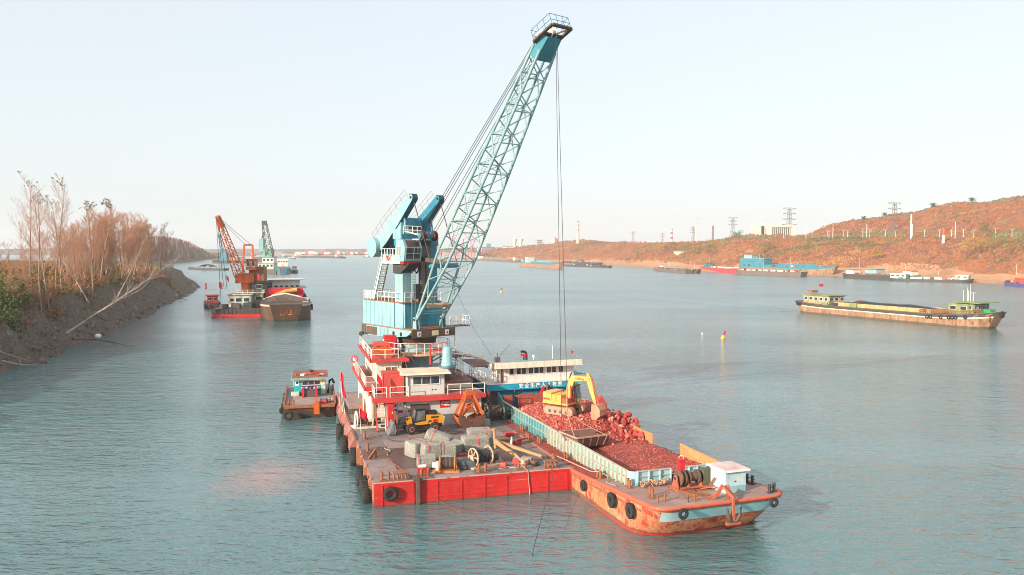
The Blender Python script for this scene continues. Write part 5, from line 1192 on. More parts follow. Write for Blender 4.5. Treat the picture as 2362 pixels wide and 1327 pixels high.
for k in range(2600):
    if k < 1500: x = rr.uniform(1.6,8.4); y = rr.uniform(11.5,25.5); s = rr.uniform(0.10,0.26)
    else: x = rr.uniform(1.6,8.0); y = rr.uniform(1.8,11.5); s = rr.uniform(0.04,0.12)
    me = RM[k % 12]; z = heap_z(x,y)+0.02; M = Matrix.Translation((x-BW/2,y,z)) @ Matrix.Rotation(rr.uniform(0,6),4,Vector((rr.random(),rr.random(),rr.random()+0.1))) @ Matrix.Scale(s,4)
    small.add([M @ v.co for v in me.vertices], [tuple(f.vertices) for f in me.polygons])
o = small.build('rock_rubble', m_rock); o.location = CF.w(BW/2,0,0); o.rotation_euler = (0,0,CF.a); tag(o, 'small red rubble between the rocks and over the soil', 'rubble', kind='stuff')
q = RB(); q.sheet([[(0.12+1.15*i/6, 4.5+0.4*j, sheer(4.5+0.4*j)+0.012+0.10*max(0,noise.noise(Vector((i*0.5,j*0.35,3)))+0.25)*min(1,j/6.0)) for i in range(7)] for j in range(58)])
o = q.build('spilled_soil', soil_mat()); o.location = CF.w(BW/2,0,0); o.rotation_euler = (0,0,CF.a); tag(o, 'red soil spilled along the near side deck of the rock barge', 'soil', kind='stuff')
# ---- rock skip under the crane hook
sk = CF.thing('rock_skip', 'brown steel rock skip resting in the hold under the hoist ropes', 'skip', (2.85,11.6,2.42), 0.15)
m_skip = paint('brown_skip_steel',(0.20,0.10,0.08),0.7,rust=0.4,rustcol=(0.30,0.12,0.07))
P = [(-1.25,-0.9,0.05),(1.15,-0.9,0.05),(1.3,0.9,0.05),(-1.3,0.9,0.05)]; T = [(-1.75,-1.25,0.95),(1.35,-1.2,0.9),(1.7,1.3,0.85),(-1.75,1.3,0.95)]
for i in range(4):
    j = (i+1)%4
    if i == 1: T2 = [(1.35,-1.2,0.55),(1.7,1.3,0.5)]
    a, b, c, d = P[i], P[j], T[j] if i != 1 else T2[1], T[i] if i != 1 else T2[0]
    n_ = (Vector(b)-Vector(a)).cross(Vector(d)-Vector(a)).normalized()*0.06
    q = MB(); q.hexa([Vector(a),Vector(b),Vector(b)-n_,Vector(a)-n_,Vector(d),Vector(c),Vector(c)-n_,Vector(d)-n_]); q.build('side_plate', m_skip, sk)
q = MB(); q.hexa([P[0],P[1],P[2],P[3]]+[(x,y,z+0.06) for x,y,z in P]); q.build('floor_plate', m_skip, sk)
q = MB(); 
for i in (3,0,2): q.beam(T[i],T[(i+1)%4],0.12,0.1)
q.build('rim', paint('worn_pale_rim',(0.44,0.30,0.24),0.7,rust=0.3), sk)
for k in range(4): x = -1.2+0.75*k; q = MB(); q.beam((x*0.85,-0.93,0.08),(x,-1.3,0.9),0.08,0.1); q.build('rib', m_skip, sk)
# hoist ropes, from the boom head down to the skip
tipw = PF.w(7.4,26.5,0) ; RC = Matrix.Rotation(CR_A,4,'Z')
def crane_w(x, y, z): p = RC @ Vector((x,y,0)); return Vector((tipw.x+p.x, tipw.y+p.y, z))
hk = CF.w(1.35,12.2,6.9)
r1 = CF.w(1.0,12.4,3.3); hd1 = crane_w(0.15,21.1,35.5); hd2 = crane_w(0.02,21.1,35.5)
q = MB(); q.tube(hd1, r1, 0.023, n=5); tag(q.build('hoist_rope', m_rope), 'left hoist rope falling from the boom head to the skip corner', 'rope')
q = MB(); q.tube(hd2, hk, 0.023, n=5); tag(q.build('hoist_rope', m_rope), 'right hoist rope falling from the boom head to the chain hook', 'rope')
q = MB(); q.tube(hk+Vector((0,0,0.1)), hk-Vector((0,0,2.0)), 0.06, 0.045, 8); e = hk-Vector((0,0,1.9))
for p in ((1.35,10.6,3.3),(4.1,10.9,3.25)): q.path([e, (e+CF.w(*p))/2-Vector((0,0,0.12)), CF.w(*p)],0.035,5)
tag(q.build('lifting_chain', paint('orange_chain',(0.50,0.24,0.13),0.7)), 'rusty lifting chains spread from the hook to the skip corners', 'chain')
q = MB(); q.path([crane_w(-1.7,4.2,14.2), (crane_w(-1.7,4.2,14.2)+CF.w(0.7,29.9,7.5))/2-Vector((0,0,0.6)), CF.w(0.7,29.9,7.4)],0.015,4); tag(q.build('stay_wire', m_rope), 'thin black wire sagging from the boom to the bridge roof mast', 'wire')

# ---- bridge and after house of the barge
br = CF.thing('barge_bridge', 'white wheelhouse over a blue band lettered in white at the barge stern', 'wheelhouse', (5.0,32.0,1.6))
def BB_(): return OFF(5.0, 32.0, 1.6)
def bp(x, y, z): return (x-5.0, y-32.0, z-1.6)
q = BB_(); q.bb(1.5,9.3,29.75,36.5,1.6,3.82); bl = q.build('lower_house', paint('deep_blue_paint',(0.012,0.20,0.34),0.45,rust=0.06,streak=0.25,fade=(0.03,0.27,0.38)), br)
window(bl, bp(2.05,29.75,3.0), 0.5, 0.5, '-y', 0)
q = BB_(); q.bb(0.35,1.48,29.8,36.0,1.6,3.82); q.build('side_house', paint('shadowed_grey_wall',(0.12,0.10,0.09),0.7,streak=0.4,rust=0.2), br)  # wall colour darkened to stand for the crane house's shadow
for y in (30.6,32.2,33.8): q = BB_(); q.tube((0.3,y,1.6),(0.3,y,3.82),0.06,n=6); q.build('post', m_grime, br)
q = BB_(); q.bb(0.15,10.0,29.3,36.6,3.82,4.45); bd = q.build('bridge_deck', paint('band_blue',(0.02,0.30,0.45),0.45,rust=0.05,fade=(0.03,0.36,0.48)), br)
text_mesh('安全生产人人有责', 0.5, m_decal, bd, bp(5.85,29.28,4.14), spacing=1.42)
q = BB_(); q.bb(0.1,10.05,29.25,36.7,4.45,4.52); q.build('deck_edge', m_white, bd)
q = BB_(); q.bb(1.6,9.7,29.8,32.3,4.52,6.12); wh = q.build('wheelhouse', m_white, br)
for x, w_ in ((2.85,0.46),(3.62,0.46),(4.18,0.46),(4.95,0.5),(5.55,0.5),(6.1,0.46),(6.92,0.46),(7.48,0.46),(8.25,0.5)):
    window(wh, bp(x,29.8,5.6), w_*1.08, 0.68, '-y', 0, gl=m_glassr if x > 5.9 else m_glass, t=0.05)
q = BB_(); q.bb(1.75,1.98,29.77,29.8,4.55,6.05); q.build('door', paint('brown_door',(0.26,0.09,0.05),0.5), wh)
q = BB_(); q.bb(2.2,2.45,29.775,29.8,5.45,5.95); q.build('notice', paint('green_notice',(0.35,0.55,0.48),0.6), wh)
for k in range(9): BB_().bb(2.5+0.8*k,3.27+0.8*k,29.775,29.798,4.55,5.1).build('wall_panel', m_white, wh)
q = BB_(); q.hexa([(0.9,28.9,6.05),(10.3,28.9,6.05),(10.3,32.6,5.7),(0.9,32.6,5.7),(0.95,28.95,6.66),(10.25,28.95,6.66),(10.25,32.5,6.1),(0.95,32.5,6.1)]); rf = q.build('roof', m_cream, br)
q = BB_(); q.hexa([(-0.6,31.5,5.95),(1.6,31.5,5.95),(1.6,36.0,6.1),(-0.6,36.0,6.1),(-0.6,31.5,6.05),(1.6,31.5,6.05),(1.6,36.0,6.2),(-0.6,36.0,6.2)]); q.build('canopy', paint('maroon_canopy',(0.17,0.09,0.085),0.7), br)
q = BB_(); railing(q, [(1.5,29.4,4.52),(0.25,29.4,4.52),(0.25,36.0,4.52)],0.95,0.8,0.035); q.build('railing', m_rail, br)
q = BB_(); q.bb(-0.9,0.15,33.2,37.0,4.0,4.08); railing(q,[(-0.85,36.9,4.08),(-0.85,33.3,4.08),(0.1,33.3,4.08)],0.95,0.7,0.03); q.build('side_gallery', m_rail2, br)
q = BB_(); q.bb(1.45,1.95,30.6,31.1,6.5,6.95); q.tube((1.7,30.85,6.95),(1.7,30.85,7.4),0.04,n=6); q.tube((1.75,30.8,6.9),(3.0,30.6,8.3),0.02,n=4); q.build('mast_foot', m_grime, br)
q = BB_(); q.path([(5.1,31.5,6.45),(5.1,31.5,7.0),(5.0,31.5,7.25),(4.75,31.5,7.36),(4.5,31.5,7.33)],0.13,8); q.path([(4.8,31.5,6.45),(4.8,31.5,7.1)],0.1,8); q.build('exhaust_pipe', m_black, br)
q = BB_(); q.tube((5.7,31,6.5),(5.7,31,6.75),0.03,n=5); q.lathe([(0,6.72),(0.12,6.76),(0.17,6.88),(0.12,7.0),(0,7.04)],12,Matrix.Translation((5.7,31,0))); q.build('dome_light', m_decal, br)
q = BB_(); q.tube((7.8,31,6.5),(7.8,31,7.9),0.03,n=5); q.build('antenna', m_decal, br)
q = BB_(); q.beam((3.05,29.45,2.6),(3.05,29.45,3.7),0.05); q.lathe([(0,3.68),(0.1,3.72),(0.1,3.84),(0,3.9)],10,Matrix.Translation((3.05,29.4,0))); q.build('deck_lamp', m_rail2, br)
flag(CF.w(4.15,30.6,6.5), 'small red flag on the wheelhouse roof beside the bent exhaust pipe', 0.8, 0.75, (0,0), CF.a, 0.4, pole=m_rail2)
flag(CF.w(9.6,30.2,6.5), 'small red flag at the right end of the wheelhouse roof', 1.0, 0.4, (0,0), CF.a, 1.0, pole=m_rail2)
m_bulk = paint('maroon_rusty_bulkhead',(0.34,0.07,0.05),0.7,rust=0.4,rustcol=(0.40,0.16,0.09),streak=0.4)
q = RB(); q.bb(1.4,2.3,27.9,27.98,1.7,3.6); q.bb(2.75,8.0,27.4,27.5,1.7,3.7); q.bb(2.75,8.0,27.5,28.6,3.35,3.42); q.build('hold_bulkhead', m_bulk, rb)
q = RB(); q.hexa([(XC-0.1,27.6,1.6),(XC+0.02,27.6,1.6),(XC+0.02,29.4,1.6),(XC-0.1,29.4,1.6),(XC-0.1,27.6,ZC),(XC+0.02,27.6,ZC),(XC+0.02,29.4,3.7),(XC-0.1,29.4,3.7)]); q.build('coaming_wing', m_cteal, rb)
q = BB_(); q.tube((6.0,29.3,1.6),(6.6,29.2,4.2),0.16,n=8); q.bb(6.3,7.6,28.8,29.6,2.6,3.6); q.build('deck_machinery', m_grime, br)
q = BB_(); q.taper((5.4,29.2,1.7),(6.1,29.2,4.0),0.3,0.3,0.25,0.25); q.build('red_brace', m_signred, br)

# ---- excavator on the rock heap (x forward)
EX = (3.75, 18.2); EZ = 3.62
ex = CF.thing('excavator', 'yellow tracked excavator with raised boom on top of the red rock heap', 'excavator', (EX[0],EX[1],EZ), RAD(-55)); ex.scale = (0.93,0.93,0.92)
m_track = paint('dusty_pink_track',(0.46,0.26,0.18),0.85,rust=0.3,rustcol=(0.34,0.10,0.06),scale=2)
for y in (-1.0, 1.0):
    q = MB(); pts = []
    for k in range(9): a = pi/2 + pi*k/8; pts.append((-1.2+0.38*cos(a), 0.38+0.38*sin(a)))
    for k in range(9): a = -pi/2 + pi*k/8; pts.append((1.2+0.38*cos(a), 0.38+0.38*sin(a)))
    q.prism(pts,'y',y-0.25,y+0.25); tr = q.build('track', m_track, ex)
    N = len(pts)
    for i in range(N):
        a, b = Vector((pts[i][0],0,pts[i][1])), Vector((pts[(i+1)%N][0],0,pts[(i+1)%N][1])); L_ = (b-a).length; k = max(1,int(L_/0.17))
        for j in range(k):
            p = a.lerp(b,(j+0.5)/k); d = (b-a).normalized(); q2 = MB(); q2.beam(p+Vector((0,y-0.28,0)),p+Vector((0,y+0.28,0)),0.12,0.06,up=(-d.z,0,d.x)); q2.build('track_shoe', m_track, tr)
    for k in range(4): q = MB(); q.tube((-0.9+0.6*k,y-0.27,0.3),(-0.9+0.6*k,y+0.27,0.3),0.16,n=10); q.build('roller', m_grime, tr)
q = MB(); q.bb(-0.7,0.7,-0.8,0.8,0.35,0.75); q.tube((0,0,0.7),(0,0,0.95),0.55,n=18); q.build('undercarriage', m_redbox, ex)
q = MB(); pl = [(-1.9,-0.75),(-1.75,-1.15),(-0.9,-1.2),(1.05,-1.2),(1.05,1.15),(-0.9,1.2),(-1.75,1.15),(-1.9,0.75)]; q.prism(pl,'z',0.95,1.12); q.build('turntable_frame', m_yellow, ex)
q = MB(); q.prism([(-1.9,-0.75),(-1.72,-1.15),(-0.8,-1.17),(-0.8,1.17),(-1.72,1.15),(-1.9,0.75)],'z',1.12,1.98); q.build('counterweight', m_yellow, ex)
q = MB(); q.bb(-0.78,0.35,-1.15,1.12,1.12,1.88); hd = q.build('engine_cover', m_yellow, ex); 
for x in (-0.7,-0.15): q = MB(); q.bb(x,x+0.48,-1.18,-1.15,1.2,1.8); q.build('side_door', m_yellow, hd)
text_mesh('LiuGong', 0.3, m_signred, hd, (-1.3,-1.175,1.4), sx=0.8)
q = MB(); q.tube((-0.5,0.5,1.88),(-0.5,0.5,2.25),0.06,n=8); q.build('exhaust_stack', m_steel, ex)
q = MB(); q.bb(0.36,1.0,-1.12,-0.5,1.12,1.6); q.build('toolbox', m_redbox, ex)
q = MB(); q.hexa([(0.1,0.22,1.1),(1.2,0.22,1.1),(1.2,1.12,1.1),(0.1,1.12,1.1),(0.1,0.22,2.6),(0.95,0.22,2.6),(0.95,1.12,2.6),(0.1,1.12,2.6)]); cb = q.build('cab', m_yellow, ex)
gx = glass('excavator_glass',(0.075,0.085,0.09),0.06)
q = MB(); q.hexa([(0.16,0.2,1.45),(1.1,0.2,1.45),(1.1,0.22,1.45),(0.16,0.22,1.45),(0.16,0.2,2.5),(0.92,0.2,2.5),(0.92,0.22,2.5),(0.16,0.22,2.5)]); q.build('window', gx, cb)
q = MB(); q.hexa([(1.145,0.28,1.45),(1.145,1.06,1.45),(1.165,1.06,1.45),(1.165,0.28,1.45),(0.965,0.28,2.5),(0.965,1.06,2.5),(0.985,1.06,2.5),(0.985,0.28,2.5)]); q.build('windscreen', gx, cb)
q = MB(); q.bb(0.05,1.02,0.16,1.18,2.58,2.66); q.build('cab_roof', m_black, cb)
q = MB()
for a, b in (((0.13,0.2,1.1),(0.13,0.2,2.6)),((1.2,0.2,1.1),(0.96,0.2,2.6)),((0.55,0.19,1.45),(0.55,0.19,2.5))): q.beam(a,b,0.07)
q.build('cab_frame', m_black, cb)
q = MB(); q.prism([(0.2,1.05),(0.62,1.05),(0.78,2.2),(1.12,3.15),(2.35,3.32),(2.75,3.30),(2.78,3.62),(2.3,3.72),(0.85,3.68),(0.55,3.25),(0.3,2.2)],'y',-0.26,0.06); bo = q.build('boom', m_yellow, ex)
text_mesh('LiuGong', 0.26, m_signred, bo, (1.75,-0.268,3.46))
for y in (-0.36,0.16): q = MB(); q.tube((0.9,y,1.15),(0.86,y,2.0),0.09,n=8); q.tube((0.86,y,2.0),(0.82,y,2.75),0.055,n=8); q.build('boom_cylinder', m_redbox, ex)
q = MB(); q.tube((1.05,-0.1,3.85),(1.8,-0.1,3.95),0.09,n=8); q.tube((1.8,-0.1,3.95),(2.6,-0.1,3.95),0.05,n=8); q.build('stick_cylinder', m_steel, ex)
q = MB(); q.path([(0.5,-0.1,3.3),(0.7,-0.1,3.85),(0.95,-0.1,4.02),(1.3,-0.1,3.9)],0.035,5); q.path([(0.45,0.05,3.2),(0.75,0.05,3.95),(1.1,0.05,4.1),(1.5,0.05,3.85)],0.035,5); q.build('hose', m_black, ex)
q = MB(); q.prism([(2.45,4.05),(2.72,4.02),(3.05,3.2),(3.5,1.3),(3.3,1.2),(2.85,2.2),(2.5,3.25)],'y',-0.22,0.02); q.build('stick', m_yellow, ex)
q = MB(); q.tube((2.95,-0.1,3.55),(3.3,-0.1,2.5),0.08,n=8); q.tube((3.3,-0.1,2.5),(3.55,-0.1,1.7),0.045,n=8); q.beam((3.5,-0.1,1.75),(3.75,-0.1,1.25),0.1); q.beam((3.4,-0.1,1.5),(3.6,-0.1,1.75),0.1); q.build('bucket_linkage', m_redbox, ex)
m_bkt = paint('orange_pink_bucket',(0.55,0.24,0.15),0.7,rust=0.3,rustcol=(0.42,0.09,0.05))
q = MB()
prof = [(3.3,1.3),(3.85,1.25),(4.15,0.85),(4.15,0.35),(3.85,0.0),(3.45,-0.15)]
for (a, b), (c, d) in zip(prof, prof[1:]): q.hexa([(a,-0.7,b),(a,0.5,b),(a+0.03,0.5,b-0.06),(a+0.03,-0.7,b-0.06),(c,-0.7,d),(c,0.5,d),(c-0.05,0.5,d-0.02),(c-0.05,-0.7,d-0.02)])
bk = q.build('bucket', m_bkt, ex)
for y in (-0.72,0.49): q = MB(); q.prism(prof+[(3.2,0.1)],'y',y,y+0.04); q.build('bucket_side', m_bkt, bk)
for k in range(5): y = -0.62+0.26*k; q = MB(); q.taper((3.5,y,-0.13),(3.2,y,-0.28),0.12,0.1,0.05,0.04); q.build('tooth', m_crib, bk)
# ================================================================ OTHER VESSELS
def ship_frame(bow, stern):
    """bow, stern: world points at the waterline; returns centre, heading (local +y = bow)"""
    b = Vector(bow); s = Vector(stern); d = b - s
    return (b+s)/2, math.atan2(-d.x, d.y), d.length
def hull_mesh(L, B, zd, sh_b=0.6, sh_s=0.3, bow=0.14, stern=0.10, pt=0.25, rake=1.5, srake=1.2, off=0.0, f0=0.0, f1=1.0, round_bow=False):
    N = 26; rows = {}
    def st(t, f):
        y = -L/2 + L*t; ub = max(0, (t-(1-bow))/bow); us = max(0, (stern-t)/stern)
        h = B/2*(1-(1-pt)*ub**2.2)*(1-0.25*us**2); hw = h*(1-0.35*ub)*(1-0.12*us)
        zz = zd + sh_b*max(0,(t-0.7)/0.3)**2 + sh_s*max(0,(0.25-t)/0.25)**2
        z = -0.6 + (zz+0.6)*f; x = hw + (h-hw)*f + off
        y += -rake*(1-f)*(ub**1.5) + srake*(1-f)*(us**1.5)
        return x, y, z
    ts = [i/N for i in range(N+1)]
    fs = [f0 + (f1-f0)*k/4 for k in range(5)]
    q = MB()
    for sg in (1,-1): q.sheet([[(sg*st(t,f)[0], st(t,f)[1], st(t,f)[2]) for t in ts] for f in fs])
    if off == 0:
        for t in (0,1):
            col = [st(t,f) for f in fs]
            q.sheet([[(x,y,z) for x,y,z in col],[(-x,y,z) for x,y,z in col]], False)
    deck = MB(); deck.sheet([[(-st(t,1)[0],st(t,1)[1],st(t,1)[2]-0.02) for t in ts],[(0,st(t,1)[1],st(t,1)[2]+0.02) for t in ts],[(st(t,1)[0],st(t,1)[1],st(t,1)[2]-0.02) for t in ts]], False)
    return q, deck, st
def house_box(parent, x0, x1, y0, y1, z0, z1, wall, roof=None, win=None, face='-y', name='house', nwin=3, over=0.4, wh=0.8, gl=m_glass):
    q = MB(); q.bb(x0,x1,y0,y1,z0,z1); h = q.build(name, wall, parent)
    if roof is not None: MB().bb(x0-over,x1+over,y0-over,y1+over,z1,z1+0.18).build('roof', roof, h)
    for fc, n in (win or {}).items():
        for k in range(n):
            u = (k+0.5)/n
            if fc in ('-y','+y'): w_ = (x1-x0)/n*0.68; c = (x0+(x1-x0)*u, y0 if fc == '-y' else y1, z0+(z1-z0)*0.6)
            else: w_ = (y1-y0)/n*0.6; c = (x0 if fc == '-x' else x1, y0+(y1-y0)*u, z0+(z1-z0)*0.6)
            window(h, c, min(w_,1.6), wh, fc, 0, gl=gl)
    return h
def ship(name, label, cat, bow_p, stern_p, B, fb, hullm, deckm=m_grime, cargo=None, houses=(), masts=(), group=None, boot=None, band=None, clutter=0, clutter_m=None, **kw):
    c, a, L = ship_frame(bow_p, stern_p); t = thing(name, label, cat, c, a, group)
    h, d, st = hull_mesh(L, B, fb, **kw)
    h.build('hull', hullm, t); d.build('deck', deckm, t)
    if boot is not None: hull_mesh(L, B, fb, off=0.02, f0=0.16, f1=0.34, **kw)[0].build('boot_top', boot, t)
    if band is not None: hull_mesh(L, B, fb, off=0.03, f0=0.80, f1=0.99, **kw)[0].build('top_band', band, t)
    if cargo:
        t0, t1, hh, ch, cm, rm = cargo                 # from, to (fraction of length), coaming height, heap height
        y0, y1 = -L/2+L*t0, -L/2+L*t1; w_ = B*0.36
        q = MB(); 
        for s in (-1,1): q.bb(s*w_-0.08,s*w_+0.08,y0,y1,fb,fb+hh)
        q.bb(-w_,w_,y0-0.08,y0+0.08,fb,fb+hh); q.bb(-w_,w_,y1-0.08,y1+0.08,fb,fb+hh); q.build('hatch_coaming', rm, t)
        n = max(6,int((y1-y0)/1.6)); q = MB()
        q.sheet([[(-w_+2*w_*i/8, y0+(y1-y0)*j/n, fb+hh*0.7 + ch*(1-((i-4)/4.2)**2)*(0.75+0.4*noise.noise(Vector((i*0.4,j*0.5,L)))) * min(1, 3*min(j,n-j)/n*2)) for i in range(9)] for j in range(n+1)])
        q.build('cargo_heap', cm, t)
    for (f, l, w_, hgt, wall, roof, win) in houses:
        y = -L/2+L*f; base = st(f,1)[2]
        house_box(t, -w_/2, w_/2, y-l/2, y+l/2, base, base+hgt, wall, roof, win, wh=min(0.9,hgt*0.35))
    rc = random.Random(int(abs(c.x*7+c.y*3)))
    for k in range(clutter):
        f = rc.uniform(0.06,0.94); x, y, z = st(f,1); sx, sy, sz = rc.uniform(0.5,1.6), rc.uniform(0.6,2.4), rc.uniform(0.4,1.5)
        q = MB(); q.box((x*rc.choice((-0.72,0.72,0.8,-0.8)), y, z+sz/2), (min(sx,x*0.35), sy, sz), rc.uniform(-0.2,0.2)); q.build('deck_gear', rc.choice(clutter_m or (m_grime,m_rust,m_steel,m_wall,m_teal,m_redbox,m_sand,m_dark,m_greyh,m_grime)), t)
    for (f, x, z0, hgt) in masts: q = MB(); y = -L/2+L*f; q.tube((x,y,z0),(x,y,z0+hgt),0.07,0.04,5); q.tube((x-0.6,y,z0+hgt*0.7),(x+0.6,y,z0+hgt*0.7),0.03,n=4); q.build('mast', m_rail, t)
    return t, L, st
def lattice(parent, p, q_, w0, w1, d0, d1, N, mat, r=0.12, name='boom_chord'):
    p = Vector(p); q_ = Vector(q_); ax = (q_-p).normalized(); s = ax.cross(Vector((0,0,1))).normalized(); u = s.cross(ax)
    def pt(t, a, b): return p+(q_-p)*t + s*a*(w0+(w1-w0)*t)/2 + u*b*(d0+(d1-d0)*t)/2
    ch = None
    for a in (-1,1):
        for b in (-1,1): o = MB().tube(pt(0,a,b),pt(1,a,b),r,n=5,caps=False).build(name, mat, parent); ch = ch or o
    for i in range(N):
        t0, t1 = i/N, (i+1)/N; k = 1 if i%2 else -1
        for a in (-1,1): MB().tube(pt(t0,a,k),pt(t1,a,-k),r*0.6,n=4,caps=False).build('brace', mat, ch)
        for b in (-1,1): MB().tube(pt(t0,k,b),pt(t1,-k,b),r*0.6,n=4,caps=False).build('brace', mat, ch)
    return ch
m_coal = paint('black_coal',(0.035,0.035,0.04),0.85,var=0.5,scale=2,bump=0.6)
m_green = paint('olive_green_paint',(0.19,0.23,0.09),0.6,rust=0.16,rustcol=(0.3,0.2,0.1),fade=(0.32,0.33,0.17))
m_tan = paint('tan_rust_hull',(0.33,0.19,0.11),0.75,rust=0.42,rustcol=(0.16,0.08,0.05),streak=0.6,fade=(0.42,0.27,0.17),scale=0.45,var=0.35,wl=1.0,scuff=0.5)
m_dark = paint('dark_grey_hull',(0.065,0.06,0.058),0.65,rust=0.3,rustcol=(0.16,0.07,0.045),scale=0.4,streak=0.4,wl=1.0)
m_brownh = paint('brown_rust_hull',(0.10,0.068,0.055),0.75,rust=0.36,rustcol=(0.20,0.08,0.04),scale=0.35,streak=0.5)
m_greyh = paint('grey_brown_hull',(0.16,0.13,0.115),0.7,rust=0.36,scale=0.5,streak=0.5)
m_band = paint('cream_stripe',(0.70,0.60,0.46),0.6,rust=0.15,rustcol=(0.4,0.2,0.1))
m_ycoam = paint('dull_yellow_coaming',(0.46,0.37,0.17),0.7,rust=0.32,rustcol=(0.26,0.13,0.07),streak=0.5)
m_seagreen = paint('sea_green_paint',(0.18,0.36,0.30),0.55,rust=0.1)
m_palegrn = paint('pale_green_paint',(0.46,0.58,0.48),0.6,rust=0.08)
m_sand = paint('pile_sand',(0.30,0.24,0.19),0.9,var=0.4,scale=1.5)

# ---- loaded coal barge under way on the right
cb, L, st = ship('coal_ship', 'long tan hulled coal ship under way with black cargo and green deckhouses', 'ship', ground(2309,760), ground(1852,718), 8.6, 2.6, m_tan, m_grime, clutter=9, clutter_m=(m_grime,m_steel,m_rust,m_green),
    cargo=(0.24,0.74,1.0,0.9,m_coal,m_ycoam), sh_b=1.3, sh_s=0.6, bow=0.10, stern=0.10, pt=0.45, rake=2.4, srake=2.5,
    houses=((0.13,9.0,6.0,2.3,paint('olive_cream_wall',(0.33,0.31,0.17),0.65,rust=0.2,streak=0.5,fade=(0.46,0.42,0.28)),m_green,{'-x':5,'+x':5,'+y':3}),(0.86,5.0,6.4,2.4,m_green,None,{'-x':2,'+x':2}),))
q, d, _ = hull_mesh(L, 8.6, 2.6, sh_b=1.3, sh_s=0.6, bow=0.10, stern=0.10, pt=0.45, rake=2.4, srake=2.5, off=0.03, f0=0.78, f1=0.985); q.build('top_band', m_dark, cb)
q, d, _ = hull_mesh(L, 8.6, 2.6, sh_b=1.3, sh_s=0.6, bow=0.10, stern=0.10, pt=0.45, rake=2.4, srake=2.5, off=0.045, f0=0.70, f1=0.775); q.build('cream_stripe', m_band, cb)
yb = -L/2+L*0.895
house_box(cb,-2.8,2.8,yb-2.6,yb+1.4,st(0.89,1)[2],st(0.89,1)[2]+2.5,m_green,None,{'+y':4,'-x':2,'+x':2},wh=0.8)
MB().bb(-3.6,3.6,yb-3.4,yb+3.4,st(0.89,1)[2]+2.5,st(0.89,1)[2]+2.7).build('wheelhouse_roof', m_green, cb)
zz = st(0.89,1)[2]+2.7
q = MB()
for x, y, h in ((0,-2,3.2),(-1.2,-2.6,2.4),(1.2,-2.2,2.6),(0.4,-1.0,4.2)): q.tube((x,yb+y,zz),(x,yb+y,zz+h),0.06,0.04,5)
q.beam((-0.9,yb-0.6,zz+2.0),(0.9,yb-0.6,zz+2.0),0.2,0.12); q.tube((0,yb-0.6,zz),(0,yb-0.6,zz+2.0),0.07,n=5); q.build('radar_mast', m_rail, cb)
q = MB(); railing(q,[(4.0,L*0.20,st(0.7,1)[2]),(4.1,L*0.40,st(0.9,1)[2]),(3.2,L*0.455,st(0.95,1)[2])],0.9,0.9,0.05); q.build('railing', m_signred, cb)
for k, f in enumerate((0.74,0.755,0.80,0.835,0.85,0.865,0.905)): tyre(Vector(cb.location)+Matrix.Rotation(cb.rotation_euler.z,4,'Z') @ Vector((st(f,1)[0]+0.15,-L/2+L*f,st(f,1)[2]-0.75)), cb.rotation_euler.z, 'black tyre fender in the row along the bow of the coal ship', 'tyres on the coal ship bow', 0.75)
tyre(Vector(cb.location)+Matrix.Rotation(cb.rotation_euler.z,4,'Z') @ Vector((0,L/2+0.2,st(1,1)[2]-0.6)), cb.rotation_euler.z+pi/2, 'big black tyre on the stem of the coal ship', None, 1.2)
for f in (0.03,0.05): tyre(Vector(cb.location)+Matrix.Rotation(cb.rotation_euler.z,4,'Z') @ Vector((st(f,1)[0]+0.1,-L/2+L*f,st(f,1)[2]-0.6)), cb.rotation_euler.z, 'tyre fender hung at the stern quarter of the coal ship', 'tyres on the coal ship stern', 0.75)
for x in (-0.5,0.3): q = MB(); q.path([(2.9-x,L/2-0.9,2.9),(3.0-x,L/2-1.1,1.8),(2.6-x,L/2-1.0,1.6)],[0.12,0.17,0.08],6)
q.build('anchor', m_orange, cb)
q = MB(); yy_ = -L/2+L*0.06; q.bb(-1.2,1.0,yy_-0.8,yy_+0.8,5.6,6.2); q.build('funnel_cap', m_rust, cb)
def loc(o, x, y, z): return Vector(o.location) + Matrix.Rotation(o.rotation_euler.z,4,'Z') @ Vector((x,y,z))
flag(loc(cb,0,-L/2+L*0.10,5.6), 'red flag flying above the after house of the coal ship', 2.6, 1.5, (0,0), 0.3, 0.1, pole=m_rail2)
o = tag(soft_box(2.0,1.6,0.9,77).build('green_tarpaulin', paint('green_tarp',(0.02,0.30,0.10),0.7)), 'bright green tarpaulin bundle on the bow of the coal ship', 'tarpaulin'); o.location = loc(cb,1.4,yb+4.2,st(0.95,1)[2]); o.rotation_euler = (0,0,cb.rotation_euler.z)

q = MB()
for sg, sp in ((1,0.10),(-1,0.16),(1,0.02)):
    rows = []
    for j in range(40):
        y = -L/2-1-j*3.6; xc = sg*(3.0+sp*j*3.6); hh = 0.22*min(1,j/3.0)*(1-j/42.0)
        rows.append([(xc+u, y+0.6*noise.noise(Vector((j*0.3,u,sg))), 0.012+hh*math.exp(-(u/1.1)**2)) for u in (-3,-2,-1.2,-0.6,0,0.6,1.2,2,3)])
    q.sheet(rows)
o = q.build('ship_wake', m_water); o.location = cb.location; o.rotation_euler = cb.rotation_euler; struct(o)
